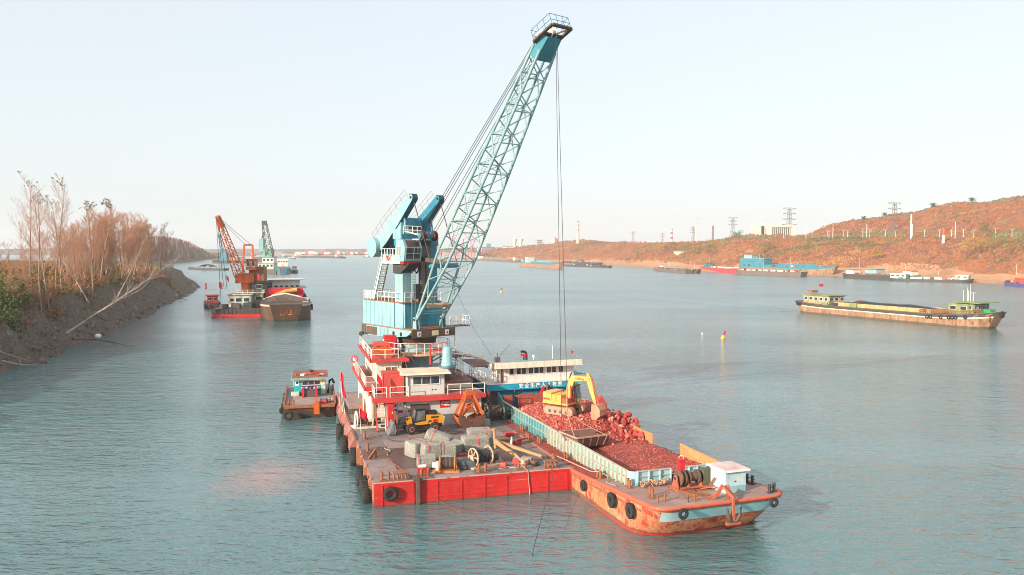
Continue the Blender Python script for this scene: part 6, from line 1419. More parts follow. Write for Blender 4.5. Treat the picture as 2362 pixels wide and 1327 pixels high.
# ---- small work boat beside the pontoon
TF = Frame((-24.3,83.8), 14.0)
tb = TF.thing('work_boat', 'small rusty work boat with a turquoise wheelhouse moored beside the pontoon', 'boat', (2.75,5.5,0))
q, d, st = hull_mesh(13.0, 5.5, 1.35, sh_b=0.1, sh_s=0.1, bow=0.06, stern=0.06, pt=0.82, rake=1.2, srake=0.3)
M180 = Matrix.Rotation(pi,4,'Z'); q.v = [tuple(M180 @ Vector(p)) for p in q.v]; d.v = [tuple(M180 @ Vector(p)) for p in d.v]
q.build('hull', m_brownh, tb); d.build('deck', paint('pink_grey_deck',(0.34,0.25,0.22),0.8,rust=0.3), tb)
q = MB(); q.bb(-2.6,2.6,-6.5,-6.2,1.2,1.5); q.build('bow_rail', m_rust, tb)
q = MB(); q.bb(-2.75,-2.55,-6.0,5.5,1.3,1.65); q.bb(2.55,2.75,-6.0,5.5,1.3,1.65); q.build('bulwark', m_rust, tb)
q = MB(); q.bb(-1.75,1.75,0.2,4.6,1.35,3.15); w_ = q.build('wheelhouse', paint('turquoise_paint',(0.02,0.34,0.38),0.5,rust=0.1,fade=(0.06,0.42,0.42)), tb)
window(w_,(0.15,0.2,2.75),2.0,0.5,'-y',2); window(w_,(-1.75,1.6,2.6),1.2,0.6,'-x',1)
MB().bb(-0.95,1.1,0.16,0.2,1.85,2.4).build('name_board', paint('navy_board',(0.012,0.03,0.16),0.5), w_)
text_mesh('安通', 0.36, m_decal, w_, (-0.6,0.155,2.14)); text_mesh('水利', 0.36, m_decal, w_, (0.72,0.155,2.14))
MB().prism([(-0.12,2.0),(0.2,2.0),(0.04,2.34)],'y',0.13,0.155).build('board_emblem', m_pink, w_)
for x, mm in ((-1.4,m_decal),(1.4,m_signyel)): MB().bb(x-0.24,x+0.24,0.17,0.198,2.5,3.05).build('sign_board', m_decal, w_); MB().tube((x,0.165,2.82),(x,0.15,2.82),0.15,n=12).build('sign_emblem', m_black if x < 0 else m_signyel, w_)
MB().bb(1.25,1.72,0.165,0.198,1.4,2.4).build('door', m_palegrn, w_)
MB().bb(-2.05,2.05,-0.3,4.9,3.15,3.4).build('roof', m_boom, w_); MB().bb(-1.95,1.95,-0.2,4.8,3.4,3.5).build('roof_top', paint('rusty_roof',(0.28,0.10,0.06),0.8,rust=0.35), w_)
rr = random.Random(9)
for k in range(7): q = MB(); q.box((rr.uniform(-1.6,1.6),rr.uniform(0.2,4),3.6),(rr.uniform(0.3,0.9),rr.uniform(0.2,0.6),rr.uniform(0.15,0.35)),rr.uniform(0,3)); q.build('roof_gear', [m_orange,m_white,m_redbox,m_grime,m_rust,m_white,m_black][k], tb)
q = MB(); q.bb(-0.6,0.55,-1.1,-0.1,1.36,2.1); q.build('hatch_box', m_grime, tb)
for x in (-0.75,0.7): MB().bb(x-0.12,x+0.12,-1.3,0.0,1.36,2.3).build('hatch_post', m_signred, tb)
q = MB(); q.bb(0.55,0.85,-6.3,-4.2,1.36,1.9); q.bb(0.4,1.0,-6.62,-6.4,0.5,1.7); q.build('tow_post', m_orange, tb)
bollard(tb,(-1.9,-5.3,1.36),0,0.7); bollard(tb,(1.9,-5.0,1.36),0,0.7)
for k, (x, y, s, mm) in enumerate(((1.5,-4.6,0.8,m_teal),(2.1,-4.2,0.6,m_decal),(1.4,-5.4,0.7,m_redbox),(-1.6,0.0,0.9,m_palegrn))): q = soft_box(s,s*0.7,s*0.5,60+k); o = q.build('deck_gear', mm, tb); o.location = (x,y,1.36)
q = MB(); q.path([(2.0,1.0,1.4),(2.2,1.0,2.8),(2.5,0.8,3.0),(2.7,0.5,2.6)],0.14,8); q.build('exhaust_pipe', m_black, tb)
for k, (p, a, s) in enumerate([((-2.2,-6.75,0.55),pi/2,0.85),((-2.75,-6.0,0.95),pi/2,0.65),((-2.9,-3.2,0.6),0,0.8),((-2.9,0.5,0.6),0,0.8),((-2.9,3.5,0.7),0,0.7),((2.9,-2.0,0.7),0,0.8)]):
    tyre(loc(tb,*p), tb.rotation_euler.z+a, ['large tyre at the bow corner of the small work boat','smaller tyre above the large one on the work boat bow','tyre on the left side of the work boat','tyre on the left side of the work boat','tyre on the left side of the work boat','tyre between the work boat and the pontoon'][k], 'tyres on the left side of the work boat' if 2 <= k <= 4 else None, s, 0, 0.9)

# ---- orange crane barge in the middle distance
oc0 = ground(545,733); OF = Frame((oc0.x, oc0.y), 8.0)
ob = OF.thing('orange_crane_barge', 'dark crane pontoon with a red waterline and an orange lattice crane', 'crane barge', (0,12,0))
MB().bb(-6.2,6.2,-12,14,-0.6,2.2).build('hull', m_dark, ob); MB().bb(-6.23,6.23,-12.04,-11.9,-0.5,0.9).build('boot_top', m_red, ob); MB().bb(-6.25,-6.21,-12,14,-0.5,0.9).build('boot_top', m_red, ob)
MB().bb(-6.1,6.1,-11.9,13.9,2.2,2.26).build('deck', m_grime, ob)
for k in range(13): MB().bb(-6.0+k*0.98,-5.9+k*0.98,-12.1,-12.0,0.9,2.15).build('stiffener', m_dark, ob)
h1 = house_box(ob,-1.8,5.4,-3.0,10.0,2.26,6.0,m_green,m_white,{'-y':3},wh=1.0); h2 = house_box(ob,-1.6,2.6,-6.0,-3.05,2.26,5.6,m_palegrn,m_cream,{'-y':2},wh=1.0)
house_box(ob,2.2,6.1,-2.0,8.0,6.2,8.6,m_steel,m_steel,{'-y':1},wh=1.0); house_box(ob,-3.6,-1.9,-3.6,3,2.26,5.4,m_cream,m_redbox,{'-y':1})
q = MB(); railing(q,[(-1.8,-6.3,5.8),(5.6,-6.3,5.8),(5.6,-2,5.8)],1.1,1.2,0.06); railing(q,[(-4.2,-4.4,7.0),(-1.6,-4.4,7.0)],1.1,0.9,0.06); q.build('railing', m_rail, ob)
q = MB(); q.lathe([(1.6,6.0),(1.6,8.6)],16,Matrix.Translation((0.5,1.0,0))); q.build('pedestal', m_orange, ob)
MB().bb(-2.3,2.6,-1.0,5.0,8.5,11.2).build('machinery_house', m_orange, ob); MB().bb(1.2,5.2,0.0,5.0,9.0,13.0).build('rear_house', paint('rust_brown_house',(0.30,0.13,0.06),0.7,rust=0.4), ob)
house_box(ob,0.7,3.4,-2.0,1.2,12.2,15.0,m_orange,m_orange,{'-y':2,'-x':1},name='operator_cab',wh=1.5)
q = MB(); q.beam((2.4,1.5,11),(1.8,2.5,19.0),0.5); q.beam((-0.8,1.5,11),(-0.4,2.5,19.0),0.5); q.beam((-0.4,2.5,19),(1.8,2.5,19),0.5); q.build('tower_frame', m_orange, ob)
lattice(ob,(-0.9,-1.2,10.5),(-4.3,-8.0,24.2),2.6,1.3,1.6,1.0,13,m_orange,0.13)
q = MB(); q.taper((-4.2,-7.8,23.8),(-4.9,-9.0,26.6),1.5,1.2,1.0,0.9); q.build('boom_head', m_orange, ob)
for k, (a, b) in enumerate((((1.5,2.5,19),(-4.6,-8.8,26.2)),((0,2.5,19),(-4.9,-8.6,26.2)),((-5.2,-9.2,26.4),(-4.3,-9.4,4.0)),((-5.0,-9.2,26.4),(-3.7,-9.0,8.0)),((-4.7,-9.2,26.4),(-2.9,-9.0,8.0)))): MB().tube(a,b,0.06,n=4).build('rope', m_rope, ob)
rr = random.Random(4)
for k in range(11): q = soft_box(rr.uniform(1.2,2.4),rr.uniform(1.2,2.0),rr.uniform(0.9,1.6),80+k); o = q.build('deck_load', [m_steel,m_dark,m_greyh][k%3], ob); o.location = (rr.uniform(-4.5,4.5),rr.uniform(-10.5,-6.8),2.26)
flag(OF.w(5.6,-0.5,5.8), 'tall red flag on the right rail of the orange crane barge', 6.0, 1.2, (0,0), 0, 1.5, pole=m_rail2)
flag(OF.w(-3.9,7.8,6.9), 'red flag at the left house of the orange crane barge', 4.0, 1.2, (0,0), 0, 1.4, pole=m_rail2)
# ---- red launch left of it
rl_, L, st = ship('red_launch', 'small red launch with two flags close to the muddy bank', 'boat', ground(493,714), ground(488,704), 4.8, 1.3, m_brownh, m_grime, bow=0.3, stern=0.1, pt=0.5, rake=0.6)
house_box(rl_,-1.6,1.6,-3.0,1.5,1.3,3.6,m_redbox,m_red,{'+y':2},wh=0.9)
flag(loc(rl_,-2.0,0,1.4), 'red flag on the left pole of the red launch', 6.5, 1.4, (0,0), 0, 0.8, pole=m_rail2); flag(loc(rl_,2.0,0,1.4), 'thin red flag on the right pole of the red launch', 6.2, 0.6, (0,0), 0, 0.8, pole=m_rail2)
# ---- big dark barge seen from the bow
db, L, st = ship('dark_bow_barge', 'big dark rusty barge seen bow on with a white bridge behind a red hatch', 'barge', ground(660,744), ground(655,690), 12.6, 3.9, paint('rust_brown_bow_hull',(0.125,0.078,0.058),0.7,rust=0.40,rustcol=(0.26,0.095,0.045),scale=0.35,streak=0.6,wl=1.0), m_grime, clutter=16, bow=0.12, stern=0.08, pt=0.62, rake=3.0, sh_b=0.5)
q, d, _ = hull_mesh(L,12.6,3.9,bow=0.12,stern=0.08,pt=0.62,rake=3.0,sh_b=0.5,off=0.04,f0=0.90,f1=0.99); q.build('bulwark_stripe', m_band, db)
MB().bb(-4.8,5.2,L/2-30,L/2-27,4.2,7.0).build('hatch_end', m_signred, db); q = MB(); q.prism([(-5.8,4.3),(5.8,4.3),(5.0,5.2),(0,6.2),(-5.0,5.0)],'y',L/2-14,L/2-13.7); q.build('curved_hatch_cover', m_greyh, db)
q = MB(); q.path([(-5.8,L/2-14.2,4.4),(-3,L/2-14.2,5.6),(0,L/2-14.2,6.3),(3,L/2-14.2,5.8),(5.6,L/2-14.2,4.8)],0.25,6); q.build('hatch_rim', m_white, db)
q = MB(); q.path([(-3.2,L/2-26.5,6.6),(0,L/2-26.5,6.2),(3.5,L/2-26.5,5.0)],[0.7,0.6,0.4],6); q.build('deck_excavator_arm', m_yellow, db)
house_box(db,-4.2,4.6,L/2-44,L/2-36,4.0,9.0,m_white,m_white,{'+y':6},wh=1.0,over=1.2); MB().bb(-6.0,6.0,L/2-45,L/2-35,6.6,7.0).build('bridge_wing', m_palegrn, db)
for s in (-1,1): q = MB(); q.path([(s*1.2,L/2+0.15,3.1),(s*1.3,L/2+0.1,1.9),(s*0.4,L/2,1.8)],[0.16,0.22,0.12],6); q.build('anchor', m_orange, db)
q = MB(); q.tube((0.4,L/2-40,9.2),(0.4,L/2-40,13.5),0.1,n=5); q.tube((-1.5,L/2-40,9.2),(-1.5,L/2-40,11.5),0.06,n=5); q.beam((-0.6,L/2-40,12),(1.4,L/2-40,12),0.1); q.build('mast', m_redbox, db)
for k, (s, y) in enumerate(((1,L/2-12),(1,L/2-22),(1,L/2-32),(-1,L/2-20),(-1,L/2-30))): tyre(loc(db,-s*6.6,y,2.8), db.rotation_euler.z, 'tyre fender on the flank of the dark barge beside the orange crane', 'tyres on the dark barge', 1.3)
# ---- distant grey-green crane barge and neighbours
g0 = ground(612,632); GF = Frame((g0.x,g0.y), 5)
gc = GF.thing('grey_green_crane_barge', 'distant crane barge with a tall upright grey green boom', 'crane barge', (0,10,0))
MB().bb(-8.5,7.5,-10,12,-0.6,3.2).build('hull', m_greyh, gc)
house_box(gc,-6,5,-6,8,3.2,7.5,m_palegrn,m_redbox,{'-y':4},wh=1.6); house_box(gc,-3.5,4.5,-3,8,7.5,11.5,m_white,m_green,{'-y':3},wh=1.6)
MB().bb(-3.5,3.0,-2,7,11.5,18).build('machinery_house', m_seagreen, gc); MB().bb(-6.5,-3.5,0,7,16,25).build('balance_tower', m_blue, gc)
lattice(gc,(1.5,-1,13),(-0.3,-9,35.5),5.0,3.0,3.0,2.0,10,paint('grey_green_boom',(0.13,0.17,0.14),0.6),0.3)
MB().bb(-2.0,1.2,-10,-8,35,38).build('boom_head', m_dark, gc); q = MB(); q.tube((-5,3,25),(-1,-9,36),0.15,n=4); q.tube((-5,3,25),(-3,3,31),0.3,n=4); q.build('rope', m_rope, gc)
bb, L, st = ship('blue_bow_barge', 'distant blue grey barge bow on beside the grey green crane', 'barge', ground(654,633), ground(648,622), 11.5, 3.6, m_teal, m_greyh, bow=0.2, pt=0.5, houses=((0.3,12,10,6.5,m_white,m_white,{'+y':5}),), boot=m_orange)
wb_, L, st = ship('white_patrol_boat', 'little white patrol boat next to the blue grey barge', 'boat', ground(680,631), ground(679,627), 4.8, 1.8, m_dark, m_greyh, bow=0.3, pt=0.4, houses=((0.5,6,3.4,3.0,m_white,m_white,{'+y':2}),), masts=((0.5,0,4.5,3.0),))
rf_, L, st = ship('roofed_barge', 'low dark barge under a curved roof off the muddy headland', 'barge', ground(437,622), ground(523,624), 7.0, 1.4, m_dark, m_dark, bow=0.1, pt=0.5)
q = MB(); rows = [[(-3.2+6.4*i/8, -8+16*j/10, 2.2+2.4*math.sin(pi*(j+0.5)/11)+0.3*math.sin(pi*i/8)) for i in range(9)] for j in range(11)]; q.sheet(rows); q.build('curved_roof', m_steel, rf_)
q = MB()
for y in (-8,0,8):
    for x in (-3,3): q.tube((x,y,1.4),(x,y,3.2),0.12,n=5)
q.build('roof_post', m_dark, rf_)
# strings of moored barges far upstream
FAR = [((492,604),(568,607),'brown hump backed barge beyond the roofed barge',m_brownh,m_sand,(0.15,0.85)),
       ((636,606),(575,602),'barge with a faded red heap left of the grey green crane',m_brownh,m_brownh,(0.1,0.9)),
       ((540,590),(590,590),'far dark barge low against the wooded bank',m_dark,m_sand,(0.2,0.9)),
       ((612,592),(660,594),'far blue hulled barge behind the grey green crane',m_teal,m_sand,(0.2,0.9)),
       ((648,597),(612,595),'short red sterned barge beside the far blue hull',m_redbox,m_dark,(0.2,0.8)),
       ((622,588),(700,595),'far barge with a long grey gravel heap',m_greyh,m_sand,(0.05,0.95)),
       ((700,594),(792,596),'far long dark barge ending in a red stern',m_dark,m_greyh,(0.05,0.8)),
       ((670,598),(683,598),'tiny far tug in front of the gravel heap',m_dark,None,None),
       ((838,594),(853,594),'tiny lone launch on the open far water',m_dark,None,None),
       ((1200,606),(1098,600),'row end barge moored below the brick building',m_greyh,m_sand,(0.2,0.8)),
       ((1255,607),(1180,605),'flat grey barge moored behind the blue rust ship',m_greyh,m_greyh,(0.2,0.8))]
for bow, stern, lb, hm, cm, cg in FAR:
    d_ = ground(*bow).y; sc = d_/1837.0; ln = abs(bow[0]-stern[0])*sc
    t, L, st = ship('moored_barge' if cg else 'launch', lb, 'barge' if cg else 'boat', ground(*bow), ground(*stern), min(16,ln*0.22), 2.2 if cg else 1.6, hm, m_greyh, cargo=(cg[0],cg[1],1.0,4.0 if 'heap' in lb or 'hump' in lb else 2.0,cm,hm) if cg else None, houses=((0.12,ln*0.1,ln*0.12,4.5,m_white,m_greyh,None),) if cg else ((0.5,ln*0.4,ln*0.2,3.0,m_white,m_redbox,None),), group='barges moored far upstream' if False else None)
c0 = at(512,600,1000); fc = thing('far_crane_barge', 'far blue crane partly hidden by the orange boom', 'crane barge', (c0.x,c0.y,0), 0)
MB().bb(-9,9,-8,8,-0.5,3).build('hull', m_dark, fc); MB().bb(-1,7,-4,4,3,14).build('machinery_house', m_teal, fc); lattice(fc,(2,0,12),(-2,-4,36),3.5,2.0,2.5,1.5,6,m_teal,0.3)
# ---- vessels along the right shore
bs, L, st = ship('blue_rust_ship', 'orange rust ship with blue rail and pale green house off the right shore', 'ship', ground(1296,621), ground(1204,614), 9.0, 4.2, paint('pink_rust_hull',(0.36,0.17,0.12),0.75,rust=0.35,scale=0.3,streak=0.5,fade=(0.44,0.28,0.22)), m_greyh, band=m_teal, sh_b=1.6, bow=0.12, pt=0.3, rake=3, houses=((0.22,9,7,5.5,m_palegrn,m_seagreen,{'-x':4,'+x':4}),(0.08,8,6,3.0,m_seagreen,None,None)), cargo=(0.35,0.85,1.2,2.2,m_seagreen,m_teal))
for bow, stern, B, fb, hm, dm, cg, hs, lb, kw in [
    ((1409,618),(1306,614),8,1.4,m_dark,m_greyh,(0.2,0.85,0.8,1.2,m_coal,m_dark),(),'long low dark barge nosing the sandy beach',dict(pt=0.4)),
    ((1386,611),(1300,606),8,2.0,m_dark,m_greyh,None,((0.5,10,6,2.5,m_greyh,m_greyh,None),),'dark pontoon moored behind the long low barge',dict(pt=0.6)),
    ((1511,624),(1590,631),8,2.2,m_greyh,m_sand,(0.1,0.8,1.0,1.8,m_sand,m_greyh),((0.72,5,5,2.6,m_cream,m_greyh,None),),'grey barge with rubble deck off the sandy beach',dict(pt=0.3,rake=3)),
    ((1613,631),(1588,630),5,1.6,m_brownh,m_sand,None,((0.4,3,3,1.6,m_sand,None,None),),'small brown boat at the stern of the rubble barge',dict(pt=0.4)),
    ((1704,631),(1622,624),8.5,3.2,paint('crimson_hull',(0.50,0.045,0.06),0.55,rust=0.15,fade=(0.56,0.10,0.10)),m_sand,(0.3,0.9,1.0,1.0,m_sand,m_band),((0.15,7,6,2.8,m_teal,m_greyh,{'-x':2}),),'crimson hulled ship moored ahead of the long grey barge',dict(pt=0.3,rake=2)),
    ((1702,633),(1856,639),8,3.0,m_greyh,m_sand,(0.08,0.92,0.8,1.2,m_sand,m_band),(),'long grey ribbed barge alongside the blue ship',dict(pt=0.7)),
    ((1932,637),(1712,629),10,5.2,m_tan,m_greyh,(0.30,0.92,1.4,1.5,m_teal,m_teal),((0.16,24,8,5.5,m_teal,m_blue,{'-x':6,'+x':6}),(0.10,8,6,8.0,m_blue,m_blue,{'-x':2,'+x':2})),'tall tan hulled ship with blue hatches and a blue bridge',dict(pt=0.3,rake=4,sh_b=1.6,band=m_teal)),
    ((2118,649),(1952,641),8.5,2.6,m_dark,m_sand,(0.3,0.8,0.8,1.4,m_sand,m_greyh),((0.10,6,5,2.4,m_cream,m_greyh,{'-x':2}),(0.42,9,6,3.2,m_blue,m_teal,None),(0.9,6,5,2.6,m_cream,m_redbox,None)),'grey barge with a blue tarpaulin load near the hill foot',dict(pt=0.5)),
    ((2246,653),(2052,648),7.5,1.5,m_dark,m_seagreen,(0.25,0.80,1.0,0.7,m_seagreen,m_palegrn),((0.12,8,5,2.4,m_palegrn,m_white,{'-x':3,'+x':3}),(0.88,6,5,2.2,m_palegrn,m_white,{'-x':2,'+x':2})),'slim white and green barge with a long pale hatch',dict(pt=0.4)),
    ((2420,667),(2326,658),6,1.5,paint('purple_blue_hull',(0.10,0.08,0.26),0.6),m_redbox,None,((0.35,5,4,2.2,m_redbox,m_redbox,None),),'small purple blue boat with red deck gear at the right shore',dict(pt=0.4))]:
    band = kw.pop('band', None)
    t, L, st = ship('moored_ship', lb, 'ship', ground(*bow), ground(*stern), B, fb, hm, dm, cargo=cg, houses=hs, band=band, clutter=22, masts=((0.2,0,fb+4,5.0),(0.6,0.5,fb+2,4)), **kw)
# ---- buoys
def buoy(px, py, label, s=1.0, lean=0.3):
    t = thing('channel_buoy', label, 'buoy', ground(px,py)); t.rotation_euler = (0, lean, 0); t.scale = (s,)*3
    q = MB(); q.lathe([(0,-0.5),(0.55,-0.4),(0.62,0.1),(0.5,0.85),(0.25,1.0),(0,1.0)],14); q.build('float', m_signyel, t)
    for k in range(3): a = k*2.1; MB().tube((0.3*cos(a),0.3*sin(a),0.95),(0.22*cos(a),0.22*sin(a),1.4),0.05,n=5).build('strut', m_redbox, t)
    q = MB(); q.lathe([(0,1.4),(0.36,1.4),(0.4,2.4),(0.2,2.5),(0,2.5)],12); q.build('red_topmark', m_signred, t)
buoy(1667,781,'leaning channel buoy with yellow float and red topmark off the coal ship',0.62)
buoy(1157,675,'small red and white channel buoy seen beside the boom foot',0.8,0.0)
o = tag(MB().lathe([(0,-0.2),(0.22,-0.1),(0.27,0.05),(0.18,0.2),(0,0.22)],12).build('mooring_float', m_cream), 'little white round float near the leaning buoy', 'float'); o.location = ground(1620,770)
# ================================================================ VEGETATION OF THE LEFT BANK
def bark(name, col): return paint(name, col, 0.9, var=0.3, scale=2, bump=0)
m_bark = bark('pale_bark', (0.30,0.21,0.155)); m_twig = bark('golden_pink_twigs', (0.47,0.25,0.155)); m_barkd = bark('dark_bark', (0.16,0.10,0.075)); m_log = bark('bleached_log', (0.36,0.29,0.24))
def leaf_mat(name, col, var=0.5):
    m, nt, p = _nt(name); geo = nt.nodes.new('ShaderNodeNewGeometry')
    k = nt.nodes.new('ShaderNodeMapRange'); k.inputs[3].default_value = 1-var; k.inputs[4].default_value = 1+var
    nt.links.new(geo.outputs['Random Per Island'], k.inputs[0]); c = _mix(nt, 1.0, col, k.outputs[0], 'MULTIPLY')
    nt.links.new(c, p.inputs['Base Color']); p.inputs['Roughness'].default_value = 0.85; p.inputs['Specular IOR Level'].default_value = 0.15
    return m
m_leaf = leaf_mat('olive_leaves', (0.11,0.115,0.045)); m_lgreen = leaf_mat('green_scrub', (0.085,0.12,0.03)); m_lorange = leaf_mat('rust_orange_scrub', (0.30,0.125,0.045)); m_lstraw = leaf_mat('straw_scrub', (0.30,0.19,0.085)); m_lbrown = leaf_mat('brown_scrub', (0.16,0.085,0.055))
def grow(q, leaves, rr, p, d, ln, r, lvl, maxl, fan, tipleaf):
    n = 3 if lvl else 6; pts = [p]; rad = [r]; dd = d.copy()
    for i in range(n):
        dd = (dd + Vector((rr.gauss(0,0.09),rr.gauss(0,0.09),rr.gauss(0,0.05)+0.04))).normalized()
        pts.append(pts[-1]+dd*ln/n); rad.append(r*(1-0.75*(i+1)/n))
    q.path(pts, [max(0.010, x) for x in rad] if lvl else rad, 5 if lvl == 0 else 3)
    if lvl >= maxl:
        if rr.random() < tipleaf: leaves.append(pts[-1])
        return
    k = {0: 13, 1: 7, 2: 5}.get(lvl, 3)
    for i in range(k):
        t = (0.22 if lvl == 0 else 0.15) + (0.78 if lvl == 0 else 0.8)*(i+rr.random()*0.7)/k; j = min(n-1, int(t*n)); b = pts[j].lerp(pts[j+1], t*n-j)
        az = rr.uniform(0,2*pi); out = Vector((cos(az),sin(az),0)); s = rr.uniform(0.75,1.15)*fan
        nd = (dd*1.0 + out*s*0.75 + Vector((0,0,0.25))).normalized()
        grow(q, leaves, rr, b, nd, ln*(0.42 if lvl == 0 else 0.5)*(1.15-0.55*t)*rr.uniform(0.8,1.2), max(0.012, r*0.42*(1-0.6*t)), lvl+1, maxl, fan, tipleaf)
def leaf_cards(pts, rr, n, s, spread):
    q = MB()
    for p in pts:
        for _ in range(n):
            c = Vector(p)+Vector((rr.gauss(0,spread),rr.gauss(0,spread),rr.gauss(0,spread*0.8))); a = Vector((rr.gauss(0,1),rr.gauss(0,1),rr.gauss(0,1))).normalized(); b = a.orthogonal().normalized()*s*rr.uniform(0.6,1.3); e = a.cross(b).normalized()*s*rr.uniform(0.5,1.0)
            q.add([c-b, c+e*0.6, c+b, c-e*0.6],[(0,1,2,3)])
    return q
def tree_proto(seed, h, r, maxl, fan, tipleaf, trunk_m, twig_m, lean=0.06, stems=1):
    rr = random.Random(seed); tr = MB(); br = MB(); leaves = []
    for s in range(stems):
        p = Vector((rr.gauss(0,0.25*(stems>1)),rr.gauss(0,0.25*(stems>1)),-0.4)); d = Vector((rr.gauss(0,lean+0.1*(stems>1)),rr.gauss(0,lean+0.1*(stems>1)),1)).normalized(); ln = h*rr.uniform(0.85,1.05)
        n = 9; pts = [p]; rad = [r]; dd = d
        for i in range(n):
            dd = (dd+Vector((rr.gauss(0,0.035),rr.gauss(0,0.035),0.03))).normalized(); pts.append(pts[-1]+dd*ln/n); rad.append(r*(1-0.9*(i+1)/n)+0.012)
        tr.path(pts, rad, 6)
        k = 17
        for i in range(k):
            t = 0.25+0.75*(i+rr.random()*0.8)/k; j = min(n-1,int(t*n)); b = pts[j].lerp(pts[j+1],min(1,t*n-j)); az = rr.uniform(0,2*pi)
            nd = (dd*0.9+Vector((cos(az),sin(az),0))*fan*rr.uniform(0.5,1.0)+Vector((0,0,0.3))).normalized()
            grow(br, leaves, rr, b, nd, h*0.30*(1.2-0.7*t)*rr.uniform(0.7,1.2), r*0.34*(1.1-0.7*t), 1, maxl, fan, tipleaf)
    me = [tr.mesh('trunk'), br.mesh('branches')]; me[0].materials.append(trunk_m); me[1].materials.append(twig_m)
    ml = None
    if leaves:
        top = sorted(leaves, key=lambda p: -p.z)[:max(6,int(len(leaves)*0.16))]
        ml = leaf_cards(top, rr, 2, 0.2, 0.2).mesh('leaves'); ml.materials.append(m_leaf)
    return me[0], me[1], ml
def plant_tree(pr, pos, label, rz, s, group, name='bare_tree', cat='tree'):
    t = thing(name, label, cat, pos, rz, group); t.scale = (s,s,s)
    obj('trunk', pr[0], None, t); obj('branches', pr[1], None, t)
    if pr[2] is not None: obj('leaves', pr[2], None, t)
    return t
POP = [tree_proto(100+k, 19.0, 0.16, 3, 1.05, 0.16, m_bark, m_twig, 0.05) for k in range(4)]
MID = [tree_proto(200+k, 11.0, 0.10, 3, 1.35, 0.0, m_bark, m_twig, 0.14, 3) for k in range(5)]
MLF = [tree_proto(230+k, 12.5, 0.14, 3, 0.85, 0.30, m_bark, m_twig, 0.08) for k in range(2)]
DRK = [tree_proto(260+k, 11.0, 0.13, 3, 1.1, 0.05, m_barkd, m_barkd, 0.08) for k in range(2)]
rr = random.Random(21)
def bank_at(px, dist):
    x = (px-CX_PX)/F_PX*dist
    z = bank_height(x, dist)
    return Vector((x, dist, (z if z is not None else 0)))
def gxy(px, dist, pr, lb, s, grp):
    for _ in range(40):
        if shore_dist((px-CX_PX)/F_PX*dist, dist) >= 6.5: break
        dist += 2.0
    else: return
    plant_tree(pr, bank_at(px, dist), lb, rr.uniform(0,6), s, grp)
PG = 'tall leafy-topped trees on the near bank'
for k, (px, d, s) in enumerate(((92,134,1.05),(112,139,1.12),(128,146,1.14),(140,140,1.0),(70,152,1.08))):
    gxy(px, d, POP[k%4], 'very tall slender bare tree with a few dark leaves at its top', s, PG)
for px, d, s in ((30,140,0.62),(60,150,0.6),(12,165,0.9),(160,150,0.55),(48,190,0.85)): gxy(px, d, MID[int(px)%5], 'bare pinkish tree standing around the tall leafy-topped trees', s, 'bare trees by the tall clump')
for px, d, s in ((212,172,1.22),(230,178,1.25)): gxy(px, d, MLF[int(d)%2], 'bare pinkish tree crowned with a cluster of dark leaves', s*1.3, 'leaf-crowned trees')
gxy(348, 262, MLF[0], 'bare tree with dark leaves rising at the headland end of the wood', 1.35, None)
for px, d, s in ((182,172,0.95),(200,186,1.0),(214,194,1.1),(236,198,1.05),(280,205,1.15),(310,226,1.15),(160,200,0.9),(246,190,1.1),(270,196,1.15),(288,188,1.05),(300,210,1.15),(318,215,1.1),(226,205,1.05),(332,232,1.1),(150,190,0.85),(300,240,1.2),(258,230,1.2),(170,215,0.9)):
    gxy(px, d, MID[int(px+d)%5], 'pinkish multi-stemmed bare tree in the dense bank wood', s*1.42, 'pinkish trees of the bank wood')
for px, d, s in ((352,252,1.15),(366,266,1.2),(378,276,1.1),(390,282,0.95),(340,244,1.0),(372,290,1.2)): gxy(px, d, DRK[int(px)%2], 'dark spreading bare tree on the headland', s*1.3, 'dark trees on the headland')
BRS = [tree_proto(290+k, 4.6, 0.05, 3, 1.3, 0.0, m_twig, m_twig, 0.25, 5) for k in range(3)]
rb_ = random.Random(77)
for k in range(46):
    px = rb_.uniform(-10,410); d = rb_.uniform(128,150) if px < 150 else rb_.uniform(150,270); gxy(px, d, BRS[k%3], 'low pinkish brush bush among the bank trees', rb_.uniform(0.5,0.95), 'brush bushes of the bank wood')
# scrub and grass of the bank top
def scrub(name, label, mat, n, seed, size, cards, where, s, cat='scrub'):
    rr = random.Random(seed); pts = []; q = MB()
    for _ in range(n):
        x, y, z = where(rr)
        if z is None: continue
        R_ = rr.uniform(*size)
        for _c in range(cards):
            th = rr.uniform(0,2*pi); u = rr.random()**0.5; c = Vector((x+R_*u*cos(th), y+R_*u*sin(th), z+abs(rr.gauss(0,0.5))*R_*1.25+0.1))
            a = Vector((rr.gauss(0,1),rr.gauss(0,1),rr.gauss(0,0.7))).normalized(); b = a.orthogonal().normalized(); e = a.cross(b); k = s*rr.uniform(0.5,1.4)
            q.add([c-b*k, c+e*k*0.5, c+b*k, c-e*k*0.5],[(0,1,2,3)])
    o = q.build(name, mat); return tag(o, label, cat, kind='stuff')
def on_bank(d0, d1, p0, p1):
    def f(rr):
        px = rr.uniform(p0,p1); d = rr.uniform(d0,d1)*(1+0.0*px); x = (px-CX_PX)/F_PX*d; sd = shore_dist(x,d)
        if sd < 6.0: return x, d, None
        return x, d, bank_height(x,d)
    return f
scrub('green_undergrowth', 'dark green undergrowth between the bank trees', m_lgreen, 320, 1, (1.0,3.0), 110, on_bank(125,300,-60,420), 0.26)
scrub('tall_green_thicket', 'dense green thicket at the left edge of the bank', m_lgreen, 60, 2, (1.8,3.6), 120, on_bank(125,150,-60,36), 0.26)
